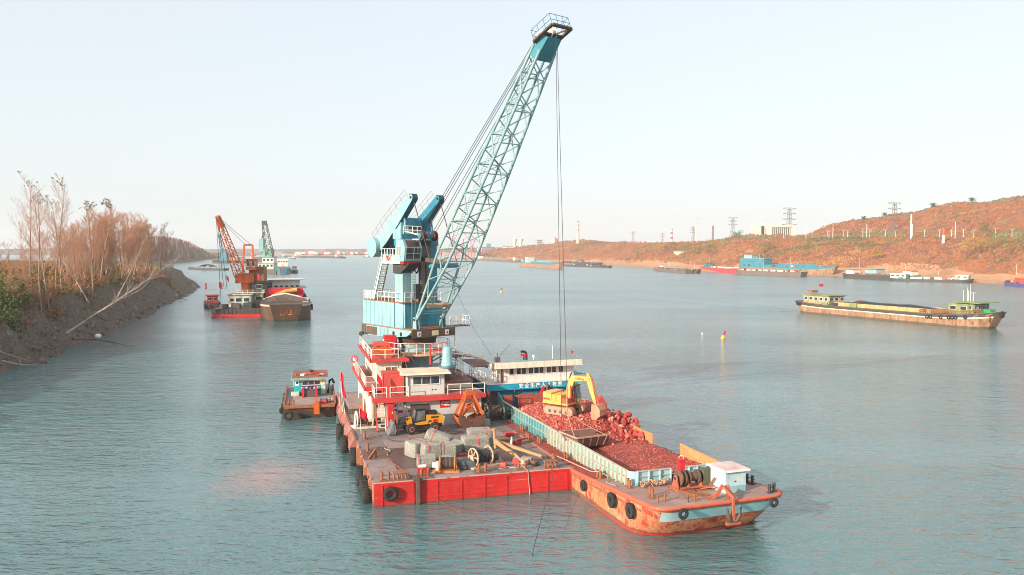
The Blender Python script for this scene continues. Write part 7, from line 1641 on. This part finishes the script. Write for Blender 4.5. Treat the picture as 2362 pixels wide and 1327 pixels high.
scrub('orange_undergrowth', 'rust orange undergrowth along the bank wood', m_lorange, 560, 3, (1.0,3.0), 110, on_bank(120,310,-40,425), 0.26)
scrub('straw_grass', 'straw coloured grass on the bank top', m_lstraw, 500, 4, (0.6,1.6), 60, on_bank(118,310,-60,430), 0.18)
def on_edge(rr):
    px = rr.uniform(-40,440); d = rr.uniform(118,320); x = (px-CX_PX)/F_PX*d; sd = shore_dist(x,d)
    if not (4.6 < sd < 8.5): return x, d, None
    return x, d, bank_height(x,d)-0.1
scrub('bank_edge_grass', 'brown grass and roots hanging over the bank edge', m_lbrown, 2200, 5, (0.3,1.0), 16, on_edge, 0.16)
def on_mud(rr):
    px = rr.uniform(-20,440); d = rr.uniform(105,330); x = (px-CX_PX)/F_PX*d; sd = shore_dist(x,d)
    if not (0.2 < sd < 4.6): return x, d, None
    return x, d, bank_height(x,d)-0.05
rrk = random.Random(8); q = MB()
for k in range(5200):
    x, y, z = on_mud(rrk)
    if z is None: continue
    s = rrk.uniform(0.15,0.8)*(1 if rrk.random() < 0.75 else 2.2); me = RM[k%12]; M = Matrix.Translation((x,y,z)) @ Matrix.Rotation(rrk.uniform(0,6),4,Vector((rrk.random(),rrk.random(),0.3))) @ Matrix.Scale(s,4)
    q.add([M @ v.co for v in me.vertices], [tuple(f.vertices) for f in me.polygons])
tag(q.build('mud_clods', m_mud), 'clods of grey mud slumped down the bank face', 'mud', kind='stuff')
# roots and sticks on the mud face
q = MB()
for k in range(260):
    x, y, z = on_mud(rrk)
    if z is None: continue
    a = rrk.uniform(-0.6,0.6); d = Vector((0.9,-0.25+a,-0.55)).normalized()*rrk.uniform(1.0,3.2); p = Vector((x,y,z+0.15)); q.path([p-d*0.5, p+Vector((0,0,0.12)), p+d*0.5],[0.035,0.05,0.02],3)
tag(q.build('exposed_roots', m_log), 'pale roots and sticks sticking out of the bank face', 'roots', kind='stuff')
# fallen trees
def fallen(name, label, pts, r0, seed, twigs, mat=m_log):
    rr = random.Random(seed); t = thing(name, label, 'tree', pts[0]); o = Vector(pts[0]); P = [Vector(p)-o for p in pts]
    n = len(P); q = MB(); q.path(P, [r0*(1-0.85*i/(n-1)) for i in range(n)], 6); q.build('trunk', mat, t)
    if twigs:
        q = MB(); d = (P[-1]-P[0]).normalized()
        for k in range(twigs):
            u = rr.uniform(0.45,1.0); j = min(n-2,int(u*(n-1))); b = P[j].lerp(P[j+1],u*(n-1)-j); az = Vector((rr.gauss(0,1),rr.gauss(0,1),rr.gauss(0,1)))
            grow(q, [], rr, b, (d*1.3+az*0.42).normalized(), rr.uniform(1.8,4.2)*(1.3-u*0.6), r0*0.28, 2, 3, 0.6, 0)
        q.build('branches', mat, t)
    return t
fallen('leaning_tree', 'long bleached tree leaning out from the mud bank over the water', [ground(152,770,3.2),at(205,735,143),at(262,698,146),at(318,662,149),at(365,628,152),at(408,600,155)],0.21,1,16)
fallen('leaning_tree', 'shorter forked bleached tree leaning beneath the long one', [ground(160,764,3.0),at(215,728,141),at(270,696,142),at(332,664,144)],0.19,2,9)
fallen('driftwood_log', 'dark log with one end in the river below the bank', [ground(168,782,2.2),ground(215,782,1.2),ground(262,790,0.6),ground(312,801,0.0)],0.2,3,3,m_barkd)
fallen('driftwood_log', 'pale log lying along the waterline at the near end of the bank', [ground(0,832,1.5),ground(50,842,0.5),ground(106,843,0.1)],0.17,4,2)
fallen('driftwood_log', 'thin broken stem slanting above the pale waterline log', [ground(-10,808,2.6),ground(40,825,1.4),ground(84,838,0.4)],0.11,5,0)
fallen('driftwood_log', 'short stick standing out of the water at the headland', [ground(405,687,1.4),ground(420,689,0.7),ground(433,693,-0.1)],0.18,6,1,m_barkd)
fallen('leaning_tree', 'pale sapling tilting down over the bank among the tall trees', [at(205,700,158),at(180,655,160),at(150,610,163),at(122,580,166)],0.13,7,8)
fallen('leaning_tree', 'white limbed dead tree slanting across the bank edge', [at(262,700,170),at(290,650,172),at(315,600,174),at(330,560,176)],0.13,8,12)
o = tag(MB().lathe([(0,-0.2),(0.5,-0.1),(0.6,0.3),(0.3,0.6),(0,0.65)],10).build('white_sack', m_decal), 'white sack lying on the mud beside the dark log', 'sack'); o.location = ground(226,778,1.3)

# wooded far bank behind the headland
rr = random.Random(31); q = MB()
base = [(300,612),(380,608),(430,604),(470,600),(500,597),(540,594.5)]
for k in range(4200):
    px = rr.uniform(330,505) if k % 6 else rr.uniform(330,545); g = ground(px, interp(base,px)); d = rr.uniform(15,110); hmax = interp([(330,30),(400,30),(440,25),(470,15),(486,9),(500,5),(545,4)], px)
    x, y = g.x-d*0.4, g.y+d; h = hmax*(rr.uniform(0.35,0.8) if k%3 else rr.uniform(0.7,1.1)); w_ = rr.uniform(0.8,2.0); a = rr.uniform(0,pi); c, s = cos(a)*w_, sin(a)*w_
    q.add([(x-c*0.3,y-s*0.3,2),(x+c*0.3,y+s*0.3,2),(x+c,y+s,2+h*0.6),(x+c*0.3,y+s*0.3,2+h),(x-c*0.4,y-s*0.4,2+h*0.95),(x-c,y-s,2+h*0.55),(x,y-w_*0.8,2+h*0.6)],[(0,1,2,6),(2,3,4,6),(4,5,0,6),(1,2,3,4,5,0)])
tag(q.build('far_wood', leaf_mat('far_bare_wood',(0.40,0.24,0.18),0.4)), 'bare pinkish wood on the far bank behind the headland', 'wood', kind='stuff')
q = MB()
for k in range(2600):
    x = rr.uniform(-2900,1200); d = rr.uniform(2380,2600); h = rr.uniform(7,17)*(0.8+0.5*noise.noise(Vector((x*0.003,0,0)))); w_ = rr.uniform(6,18)
    q.add([(x-w_,d,3),(x+w_,d,3),(x+w_*0.7,d+4,3+h*0.8),(x,d+6,3+h),(x-w_*0.7,d+4,3+h*0.75),(x,d+20,3)],[(0,1,2,3,4),(0,5,1),(1,5,2),(2,5,3),(3,5,4),(4,5,0)])
tag(q.build('far_treeline', leaf_mat('far_trees',(0.14,0.13,0.12),0.35)), 'hazy tree line along the far shore', 'trees', kind='stuff')
rr = random.Random(33)
for k in range(17):
    px = 688+10.5*k+rr.uniform(-3,3); d = rr.uniform(2240,2320); c = ground(px, 587.5 - 0.04*(px-690)); c = at(px,587,d); w_ = rr.uniform(4,9)*1.25; h = rr.uniform(4,10)
    t = thing('far_barge', 'tiny pale barge or shed in the hazy row along the far shore', 'barge', (c.x,d,0), 0, 'pale craft along the far shore'); MB().bb(-w_,w_,-6,6,-0.5,3).build('hull', [m_redbox,m_greyh,m_dark][k%3], t); MB().bb(-w_*0.8,w_*0.7,-5,5,3,3+h).build('house', [m_cream,m_white,m_redbox][k%3], t)

# ================================================================ RIGHT SHORE: SCRUB, TREES, ROAD FURNITURE, BUILDINGS
def bump_mesh(q, rr, c, r, h):
    n = 7; ph = rr.uniform(0,6)
    v = [Vector((c[0]+r*cos(ph+2*pi*i/n)*rr.uniform(0.7,1.2), c[1]+r*sin(ph+2*pi*i/n)*rr.uniform(0.7,1.2), c[2]-0.4)) for i in range(n)]
    v += [Vector((c[0]+0.7*r*cos(ph+0.4+2*pi*i/n)*rr.uniform(0.6,1.2), c[1]+0.7*r*sin(ph+0.4+2*pi*i/n)*rr.uniform(0.6,1.2), c[2]+h*rr.uniform(0.4,0.8))) for i in range(n)] + [Vector((c[0]+rr.gauss(0,0.2)*r,c[1]+rr.gauss(0,0.2)*r,c[2]+h))]
    f = [(i,(i+1)%n,n+i) for i in range(n)] + [((i+1)%n,n+(i+1)%n,n+i) for i in range(n)] + [(n+i,n+(i+1)%n,2*n) for i in range(n)]
    q.add(v, f, True)
def hill_scrub(name, label, mat, N, seed, srange, r, h, dens, pr=(1100,2480)):
    rr = random.Random(seed); q = MB(); k = 0; tries = 0
    while k < N and tries < N*8:
        tries += 1; px = rr.uniform(*pr); s = rr.uniform(*srange); p = shore_point(px, s)
        if noise.noise(Vector((p.x*0.012,p.y*0.012,seed*5.3))) + rr.gauss(0,0.18) < dens: continue
        kk = 0.6+p.y/900.0; bump_mesh(q, rr, (p.x,p.y,shore_z(p,px,s)), rr.uniform(*r)*kk, rr.uniform(*h)*kk); k += 1
    tag(q.build(name, mat), label, 'scrub', kind='stuff')
def hill_leaf(name, k):
    """scrub that shares the broad colour patches of the slope it grows on"""
    m, nt, p = _nt(name); geo = nt.nodes.new('ShaderNodeNewGeometry'); pos = geo.outputs['Position']
    f = _math(nt, 'ADD', _math(nt, 'MULTIPLY', _noise(nt, _map(nt, pos, (1,1,2)), 0.014, 5, 0.6, 0.6), 0.8), _math(nt, 'MULTIPLY', _noise(nt, pos, 0.12, 3, 0.6), 0.2))
    r = nt.nodes.new('ShaderNodeValToRGB'); els = r.color_ramp.elements
    st_ = [(0.39,(0.105,0.10,0.045)),(0.44,(0.20,0.12,0.05)),(0.475,(0.30,0.112,0.05)),(0.505,(0.36,0.125,0.06)),(0.535,(0.165,0.092,0.07)),(0.57,(0.28,0.105,0.052)),(0.62,(0.37,0.185,0.07))]
    while len(els) < len(st_): els.new(0.5)
    for e, (t, c) in zip(els, st_): e.position = t; e.color = (*c, 1)
    nt.links.new(f, r.inputs[0]); q = nt.nodes.new('ShaderNodeMapRange'); q.inputs[3].default_value = k*0.9; q.inputs[4].default_value = k*1.1
    nt.links.new(geo.outputs['Random Per Island'], q.inputs[0]); nt.links.new(_mix(nt, 1.0, r.outputs[0], q.outputs[0], 'MULTIPLY'), p.inputs['Base Color'])
    p.inputs['Roughness'].default_value = 0.95; p.inputs['Specular IOR Level'].default_value = 0.05
    return m
hill_scrub('rust_scrub', 'rust orange scrub over the right hillside', hill_leaf('hill_scrub_colours',1.0), 13000, 1, (3.1,10.2), (0.3,0.8), (0.25,0.85), -0.2)
hill_scrub('dark_scrub', 'purple brown bare bushes on the right hillside', hill_leaf('dark_hill_scrub_colours',0.78), 5000, 2, (3.4,10.2), (0.3,0.95), (0.3,1.0), 0.05)
hill_scrub('gold_scrub', 'ochre bushes on the right hillside', hill_leaf('light_hill_scrub_colours',1.12), 4500, 3, (2.9,10), (0.3,0.8), (0.25,0.8), 0.05)
hill_scrub('green_scrub', 'olive green bushes on the right hillside', leaf_mat('olive_scrub',(0.20,0.17,0.08),0.2), 900, 4, (3.0,10.1), (0.4,1.1), (0.4,1.2), 0.26)
hill_scrub('road_hedge', 'dull green hedge along the road bench', leaf_mat('hedge_green',(0.14,0.16,0.08),0.3), 1500, 5, (6.3,7.6), (0.5,1.3), (0.5,1.2), -0.2, (1640,2500))
hill_scrub('ridge_trees', 'dull green trees along the ridge line', leaf_mat('ridge_tree_green',(0.13,0.13,0.085),0.3), 300, 6, (9.75,10.1), (0.5,1.3), (0.5,1.4), 0.0)
def leafy_tree(px, s, h, mat, label, seed, group=None):
    rr = random.Random(seed); p = shore_point(px, s); p.z = shore_z(p,px,s)-0.3; t = thing('shore_tree', label, 'tree', p, rr.uniform(0,6), group)
    MB().tube((0,0,0),(0,0,h*0.55),h*0.035,h*0.015,6).build('trunk', m_barkd, t)
    pts = [Vector((rr.gauss(0,0.24),rr.gauss(0,0.24),rr.uniform(0.35,1.0)))*h for _ in range(34)]
    leaf_cards(pts, rr, 12, 0.42, h*0.075).build('crown', mat, t)
m_cr1 = leaf_mat('golden_crown',(0.34,0.22,0.05),0.45); m_cr2 = leaf_mat('olive_crown',(0.15,0.17,0.06),0.45); m_cr3 = leaf_mat('dark_green_crown',(0.06,0.10,0.045),0.45)
k = 0
for px, s, h, m, lb in ((1470,3.9,11,m_cr2,'round olive tree above the sandy beach left of the hut'),(1498,4.2,10,m_cr2,'olive tree beside the round one above the beach'),(1518,4.3,12,m_cr1,'golden tree among the olive trees below the hut'),(1538,4.2,9,m_cr3,'dark green tree at the hut corner'),(1556,4.6,10,m_cr3,'dark green tree directly left of the hut'),(1578,4.0,10,m_cr2,'olive tree in front of the hut'),(1600,4.0,9,m_cr2,'olive tree before the hut gable'),(1638,4.0,11,m_cr3,'dark tree below the row of white pillars'),(1645,5.2,10,m_cr1,'golden tree above the white pillars'),(1750,4.5,9,m_cr1,'golden tree above the blue bridge ship'),(1772,4.9,9,m_cr2,'olive tree uphill of the golden one'),(1700,6.0,9,m_cr3,'dark bushy tree on the slope below the cream building'),(2020,3.6,8,m_cr1,'golden tree at the hill foot behind the tarpaulin barge'),(2230,4.0,12,m_cr1,'broad golden tree on the right slope'),(2260,4.4,13,m_cr1,'taller golden tree on the right slope'),(2290,4.8,12,m_cr2,'olive tree above the golden pair on the right'),(2330,4.6,12,m_cr2,'olive tree at the far right of the slope'),(2275,7.2,9,m_cr3,'dark tree beside the road on the right'),(1992,9.9,4,m_cr3,'dark lone tree on the hill ridge'),(2040,9.9,4,m_cr3,'second dark tree along the hill ridge'),(2152,9.9,4.5,m_cr3,'dark tree where the ridge steps up'),(2243,9.9,5,m_cr3,'rounded dark tree high on the ridge')):
    leafy_tree(px, s, h, m, lb, 300+k); k += 1
# pylons
def pylon(px, ytop, ybase, dist, label, arms=3):
    b = at(px, ybase, dist); tp = at(px, ytop, dist); h = tp.z-b.z; b.z -= h*0.1; h *= 1.1
    t = thing('power_pylon', label, 'pylon', b, 0.4, 'power pylons along the ridge')
    q = MB(); n = 9; r = 0.004*h
    def w(z): return interp([(0,0.13),(0.45,0.055),(1,0.028)], z)*h
    for i in range(n):
        z0, z1 = i/n, (i+1)/n
        for a, c in ((1,1),(1,-1),(-1,-1),(-1,1)):
            q.tube((a*w(z0),c*w(z0),z0*h),(a*w(z1),c*w(z1),z1*h),r*1.5,n=4,caps=False)
            a2, c2 = (a,-c) if a == c else (-a,c)
            q.tube((a*w(z0),c*w(z0),z0*h),(a2*w(z1),c2*w(z1),z1*h),r,n=3,caps=False)
    q.build('lattice_mast', m_greyh, t)
    for k, z in enumerate((0.995,0.86,0.70,0.55)[:arms+1]):
        L_ = h*(0.23 if k == 0 else 0.2+0.02*k); q = MB()
        for sg in (-1,1):
            q.tube((0,0,z*h+0.02*h),(sg*L_,0,z*h+ (0.0 if k else 0.01*h)),r*1.3,n=4); q.tube((0,0,z*h-0.03*h),(sg*L_,0,z*h),r*1.2,n=4)
            if k: q.tube((sg*L_,0,z*h),(sg*L_,0,z*h-0.03*h),r,n=3)
        q.build('cross_arm', m_greyh, t)
pylon(2062,469,548,655,'tall pylon standing out before the right hill'); pylon(1820,481,556,1000,'pylon rising behind the cream building'); pylon(1690,502,552,1050,'pylon between the dark lattice chimney and the cream building',2)
pylon(1599,524,562,1200,'pylon directly beside the tall white chimney',2); pylon(1528,538,562,1350,'small pylon left of the red and white chimney',2); pylon(1460,535,562,1250,'Y-headed small pylon on the low ridge',1)
def stack(px, ytop, ybase, dist, wpx, label, bands=(m_white,m_signred), n=5, name='chimney'):
    b = at(px,ybase,dist); tp = at(px,ytop,dist); h = tp.z-b.z; t = thing(name,label,'chimney',(b.x,b.y,b.z-4)); h += 4; r = wpx*dist/F_PX/2
    for i in range(n): q = MB(); z0, z1 = h*i/n, h*(i+1)/n; q.tube((0,0,z0),(0,0,z1),r*(1.25-0.25*i/n),r*(1.25-0.25*(i+1)/n),14,i==n-1); q.build('shaft_band', bands[i%len(bands)] if i >= n-4 or len(bands) == 1 else bands[0], t)
    MB().tube((0,0,h),(0,0,h+r*0.5),r*1.1,n=14).build('rim', m_greyh, t)
m_pink2 = paint('faded_pink_concrete',(0.52,0.33,0.28),0.8); m_conc = paint('pale_concrete',(0.60,0.56,0.50),0.8,var=0.12)
stack(1333,512,556,1250,5.5,'tall pink banded chimney on the low ridge',(m_conc,m_pink2),9)
stack(1606,505,560,1150,3.2,'slender tall white chimney beside a pylon',(m_conc,),4); stack(1549,530,562,1350,4.5,'red and white striped lattice chimney',(m_white,m_signred),7); stack(1644,522,560,1200,3.6,'short dark lattice chimney',(m_greyh,),4)
stack(2101,494,553,560,3.2,'white telecom mast on the road bench',(m_white,),4,'telecom_mast'); stack(2176,526,562,520,5.5,'white and red column beside the road',(m_white,m_white,m_orange),3,'beacon_column')
# street lamps and poles along the bench
k = 0
for px in (1873,1908,1912,1946,1955,1990,2006,2042,2065,2132,2167,2222,2246,2296,2334,2370):
    p = shore_point(px,6.6); p.z = shore_z(p,px,6.6); h = 5.5+0.6*(k%2); t = thing('street_lamp','white double armed street lamp along the hillside road','street lamp',p,0.3,'street lamps along the hillside road')
    MB().tube((0,0,-0.5),(0,0,h),0.16,0.12,6).build('pole', m_white, t)
    for sg in (-1,1): MB().tube((0,0,h-0.2),(sg*1.9,0,h+0.9),0.10,0.08,5).build('arm', m_white, t)
    k += 1
for j, (px, h) in enumerate(((1859,11),(1921,11),(1999,10.5),(2104,10),(2203,11),(2195,6),(1808,9))):
    p = shore_point(px,6.2); p.z = shore_z(p,px,6.2); o = tag(MB().tube((0,0,-0.5),(0,0,h),0.24,0.18,6).build('white_pole', m_white), 'plain white pole at the road edge without arms', 'pole', 'plain white poles at the road edge'); o.location = p
# buildings
def block(px0, px1, ytop, ybase, dist, depth, wall, label, roof=None, cols=0, rowsn=0, name='building', rz=0.0, sink=4.0):
    a = at(px0,ybase,dist); b = at(px1,ybase,dist); tp = at(px0,ytop,dist); w_ = (b.x-a.x); h = tp.z-a.z+sink
    t = thing(name,label,'building',((a.x+b.x)/2,dist,a.z-sink),rz); MB().bb(-w_/2,w_/2,0,depth,0,h).build('wall', wall, t)
    if roof is not None: MB().bb(-w_/2-0.6,w_/2+0.6,-0.6,depth+0.6,h,h+0.8).build('roof', roof, t)
    for i in range(cols):
        for j in range(rowsn):
            cw = w_/cols; rh = (h-sink)/max(1,rowsn); MB().bb(-w_/2+cw*(i+0.2),-w_/2+cw*(i+0.8),-0.12,0.0,sink+rh*(j+0.3),sink+rh*(j+0.82)).build('window', m_glass, t)
    return t, w_, h
m_cstone = paint('cream_stone',(0.68,0.60,0.47),0.8,var=0.1)
t, w_, h = block(1746,1834,519,551,860,24,m_cstone,'large cream office building with dark glazed centre on the ridge')
MB().bb(-w_/2+5,-w_/2+9,2,20,h,h+2.2).build('roof_box', m_cstone, t)
for x0, x1 in ((-w_*0.39,-w_*0.31),): MB().bb(x0,x1,-0.15,0,3.5,h-1).build('window', m_glass, t)
for k in range(4): MB().bb(-w_*0.28+k*0.1,-w_*0.27+k*0.1,-0.1,0,5,h-3).build('wall_sign', m_signred, t) if k == 0 else None
for k in range(9): x = -w_*0.11+k*w_*0.052; MB().bb(x,x+w_*0.038,-0.15,0,4.5,h-2.6).build('window', glass('teal_glass',(0.05,0.09,0.10),0.15), t)
for k in range(10): x = -w_*0.115+k*w_*0.052; MB().bb(x-0.25,x+0.25,-0.9,0,4.0,h-2.2).build('column', m_cstone, t)
MB().bb(-w_*0.13,w_*0.38,-1.3,0,h-2.2,h-0.6).build('portico', m_cstone, t)
block(1098,1120,584,600,1420,18,paint('brick_frame',(0.45,0.20,0.13),0.8),'brick red framed building at the waterside under the boom',m_redbox,5,3,sink=1)
block(1112,1138,571,592,1500,25,paint('slate_blue_shed',(0.14,0.20,0.30),0.6),'slate blue industrial shed behind the brick building',m_greyh,0,0)
block(1122,1132,562,572,1560,12,paint('slate_blue_shed',(0,0,0)),'small blue tower on top of the industrial shed',None,0,0)
block(1160,1242,569,577,1600,40,m_cstone,'long cream factory hall on the low ridge',m_greyh,0,0); block(1236,1254,553,570,1700,20,paint('grey_concrete_block',(0.40,0.38,0.37),0.8),'grey banded concrete block behind the factory hall',None,1,4)
block(1272,1287,551,568,1700,20,m_conc,'pale block left of the hoist ropes on the ridge',None,0,0); block(1100,1160,572,580,1650,30,m_conc,'pale low hall at the left end of the industrial ridge',m_greyh,0,0); block(1280,1284,548,568,1690,8,m_redbox,'thin red lift shaft against the pale block',None)
for px in (1187,1201):
    b = at(px,570,1600); t = thing('cooling_funnel','pale flared funnel of the pair above the factory hall','funnel',(b.x,b.y,b.z-3),0,'pair of flared funnels'); q = MB(); q.lathe([(3.2,0),(2.8,6),(3.0,12),(5.5,18.5),(5.6,19.2),(4.8,19.3)],16); q.build('shell', m_conc, t); q = MB(); q.lathe([(4.9,18.8),(0.2,18.8)],16); q.build('cap', m_greyh, t)
block(1495,1503,556,562,1500,10,m_conc,'little white block on the ridge left of the pylons',None); block(1562,1600,581,590,760,14,m_cstone,'cream gabled hut half hidden among the slope trees',paint('pale_red_roof',(0.55,0.36,0.28),0.8),0,0,'hut',0,2.0)
q0 = at(1613,590,790); t = thing('pillar_row','row of white concrete pillars of an unfinished building on the slope','pillars',(q0.x,790,q0.z-2))
for k in range(7): MB().bb(k*2.1,k*2.1+0.9,0,0.9,0,6.6 if k < 4 else 8.0).build('pillar', m_conc, t)
MB().bb(-0.3,7.5,-0.1,1.0,6.6,7.2).build('lintel', m_conc, t); MB().bb(8.0,14,-0.1,1.0,8.0,8.6).build('lintel', m_conc, t)
m_crane_pink = paint('pink_red_port_crane',(0.58,0.09,0.16),0.6)
for j, (px, s) in enumerate(((1012,1.0),(1048,1.15),(1072,1.0),(1088,0.85))):
    b = at(px,592,1380); t = thing('port_crane','pink red level luffing port crane behind the main boom','crane',(b.x,b.y,b.z),0.3*j,'pink port cranes'); t.scale = (s,s,s)
    for x in (-5,5):
        for y in (-5,5): MB().beam((x,y,0),(x*0.5,y*0.5,14),1.1).build('leg', m_crane_pink, t)
    MB().bb(-4,4,-4,4,14,20).build('machinery_house', m_crane_pink, t); MB().beam((0,0,19),(14,0,37),1.3).build('jib', m_crane_pink, t); MB().beam((-2,0,19),(-3,0,30),1.2).build('mast', m_crane_pink, t); MB().beam((-3,0,30),(12,0,35),0.6).build('tie', m_crane_pink, t); MB().beam((14,0,37),(20,0,30),0.8).build('jib_head', m_crane_pink, t)
block(1020,1105,582,594,1450,30,paint('pink_grey_hall',(0.42,0.30,0.30),0.8),'pinkish quay hall under the port cranes',m_greyh,0,0,sink=1)
# ================================================================ AIR
m = bpy.data.materials.new('pale_river_haze'); m.use_nodes = True; nt = m.node_tree; nt.nodes.clear()
out = nt.nodes.new('ShaderNodeOutputMaterial'); pv = nt.nodes.new('ShaderNodeVolumePrincipled')
pv.inputs['Color'].default_value = (0.95,0.945,0.97,1); pv.inputs['Density'].default_value = 0.00015; pv.inputs['Anisotropy'].default_value = 0.0
nt.links.new(pv.outputs[0], out.inputs['Volume'])
o = MB().bb(-3300,3300,-420,3700,-3.0,104.0).build('haze', m); tag(o, 'pale haze hanging over the river and the far shore', 'haze', kind='stuff')
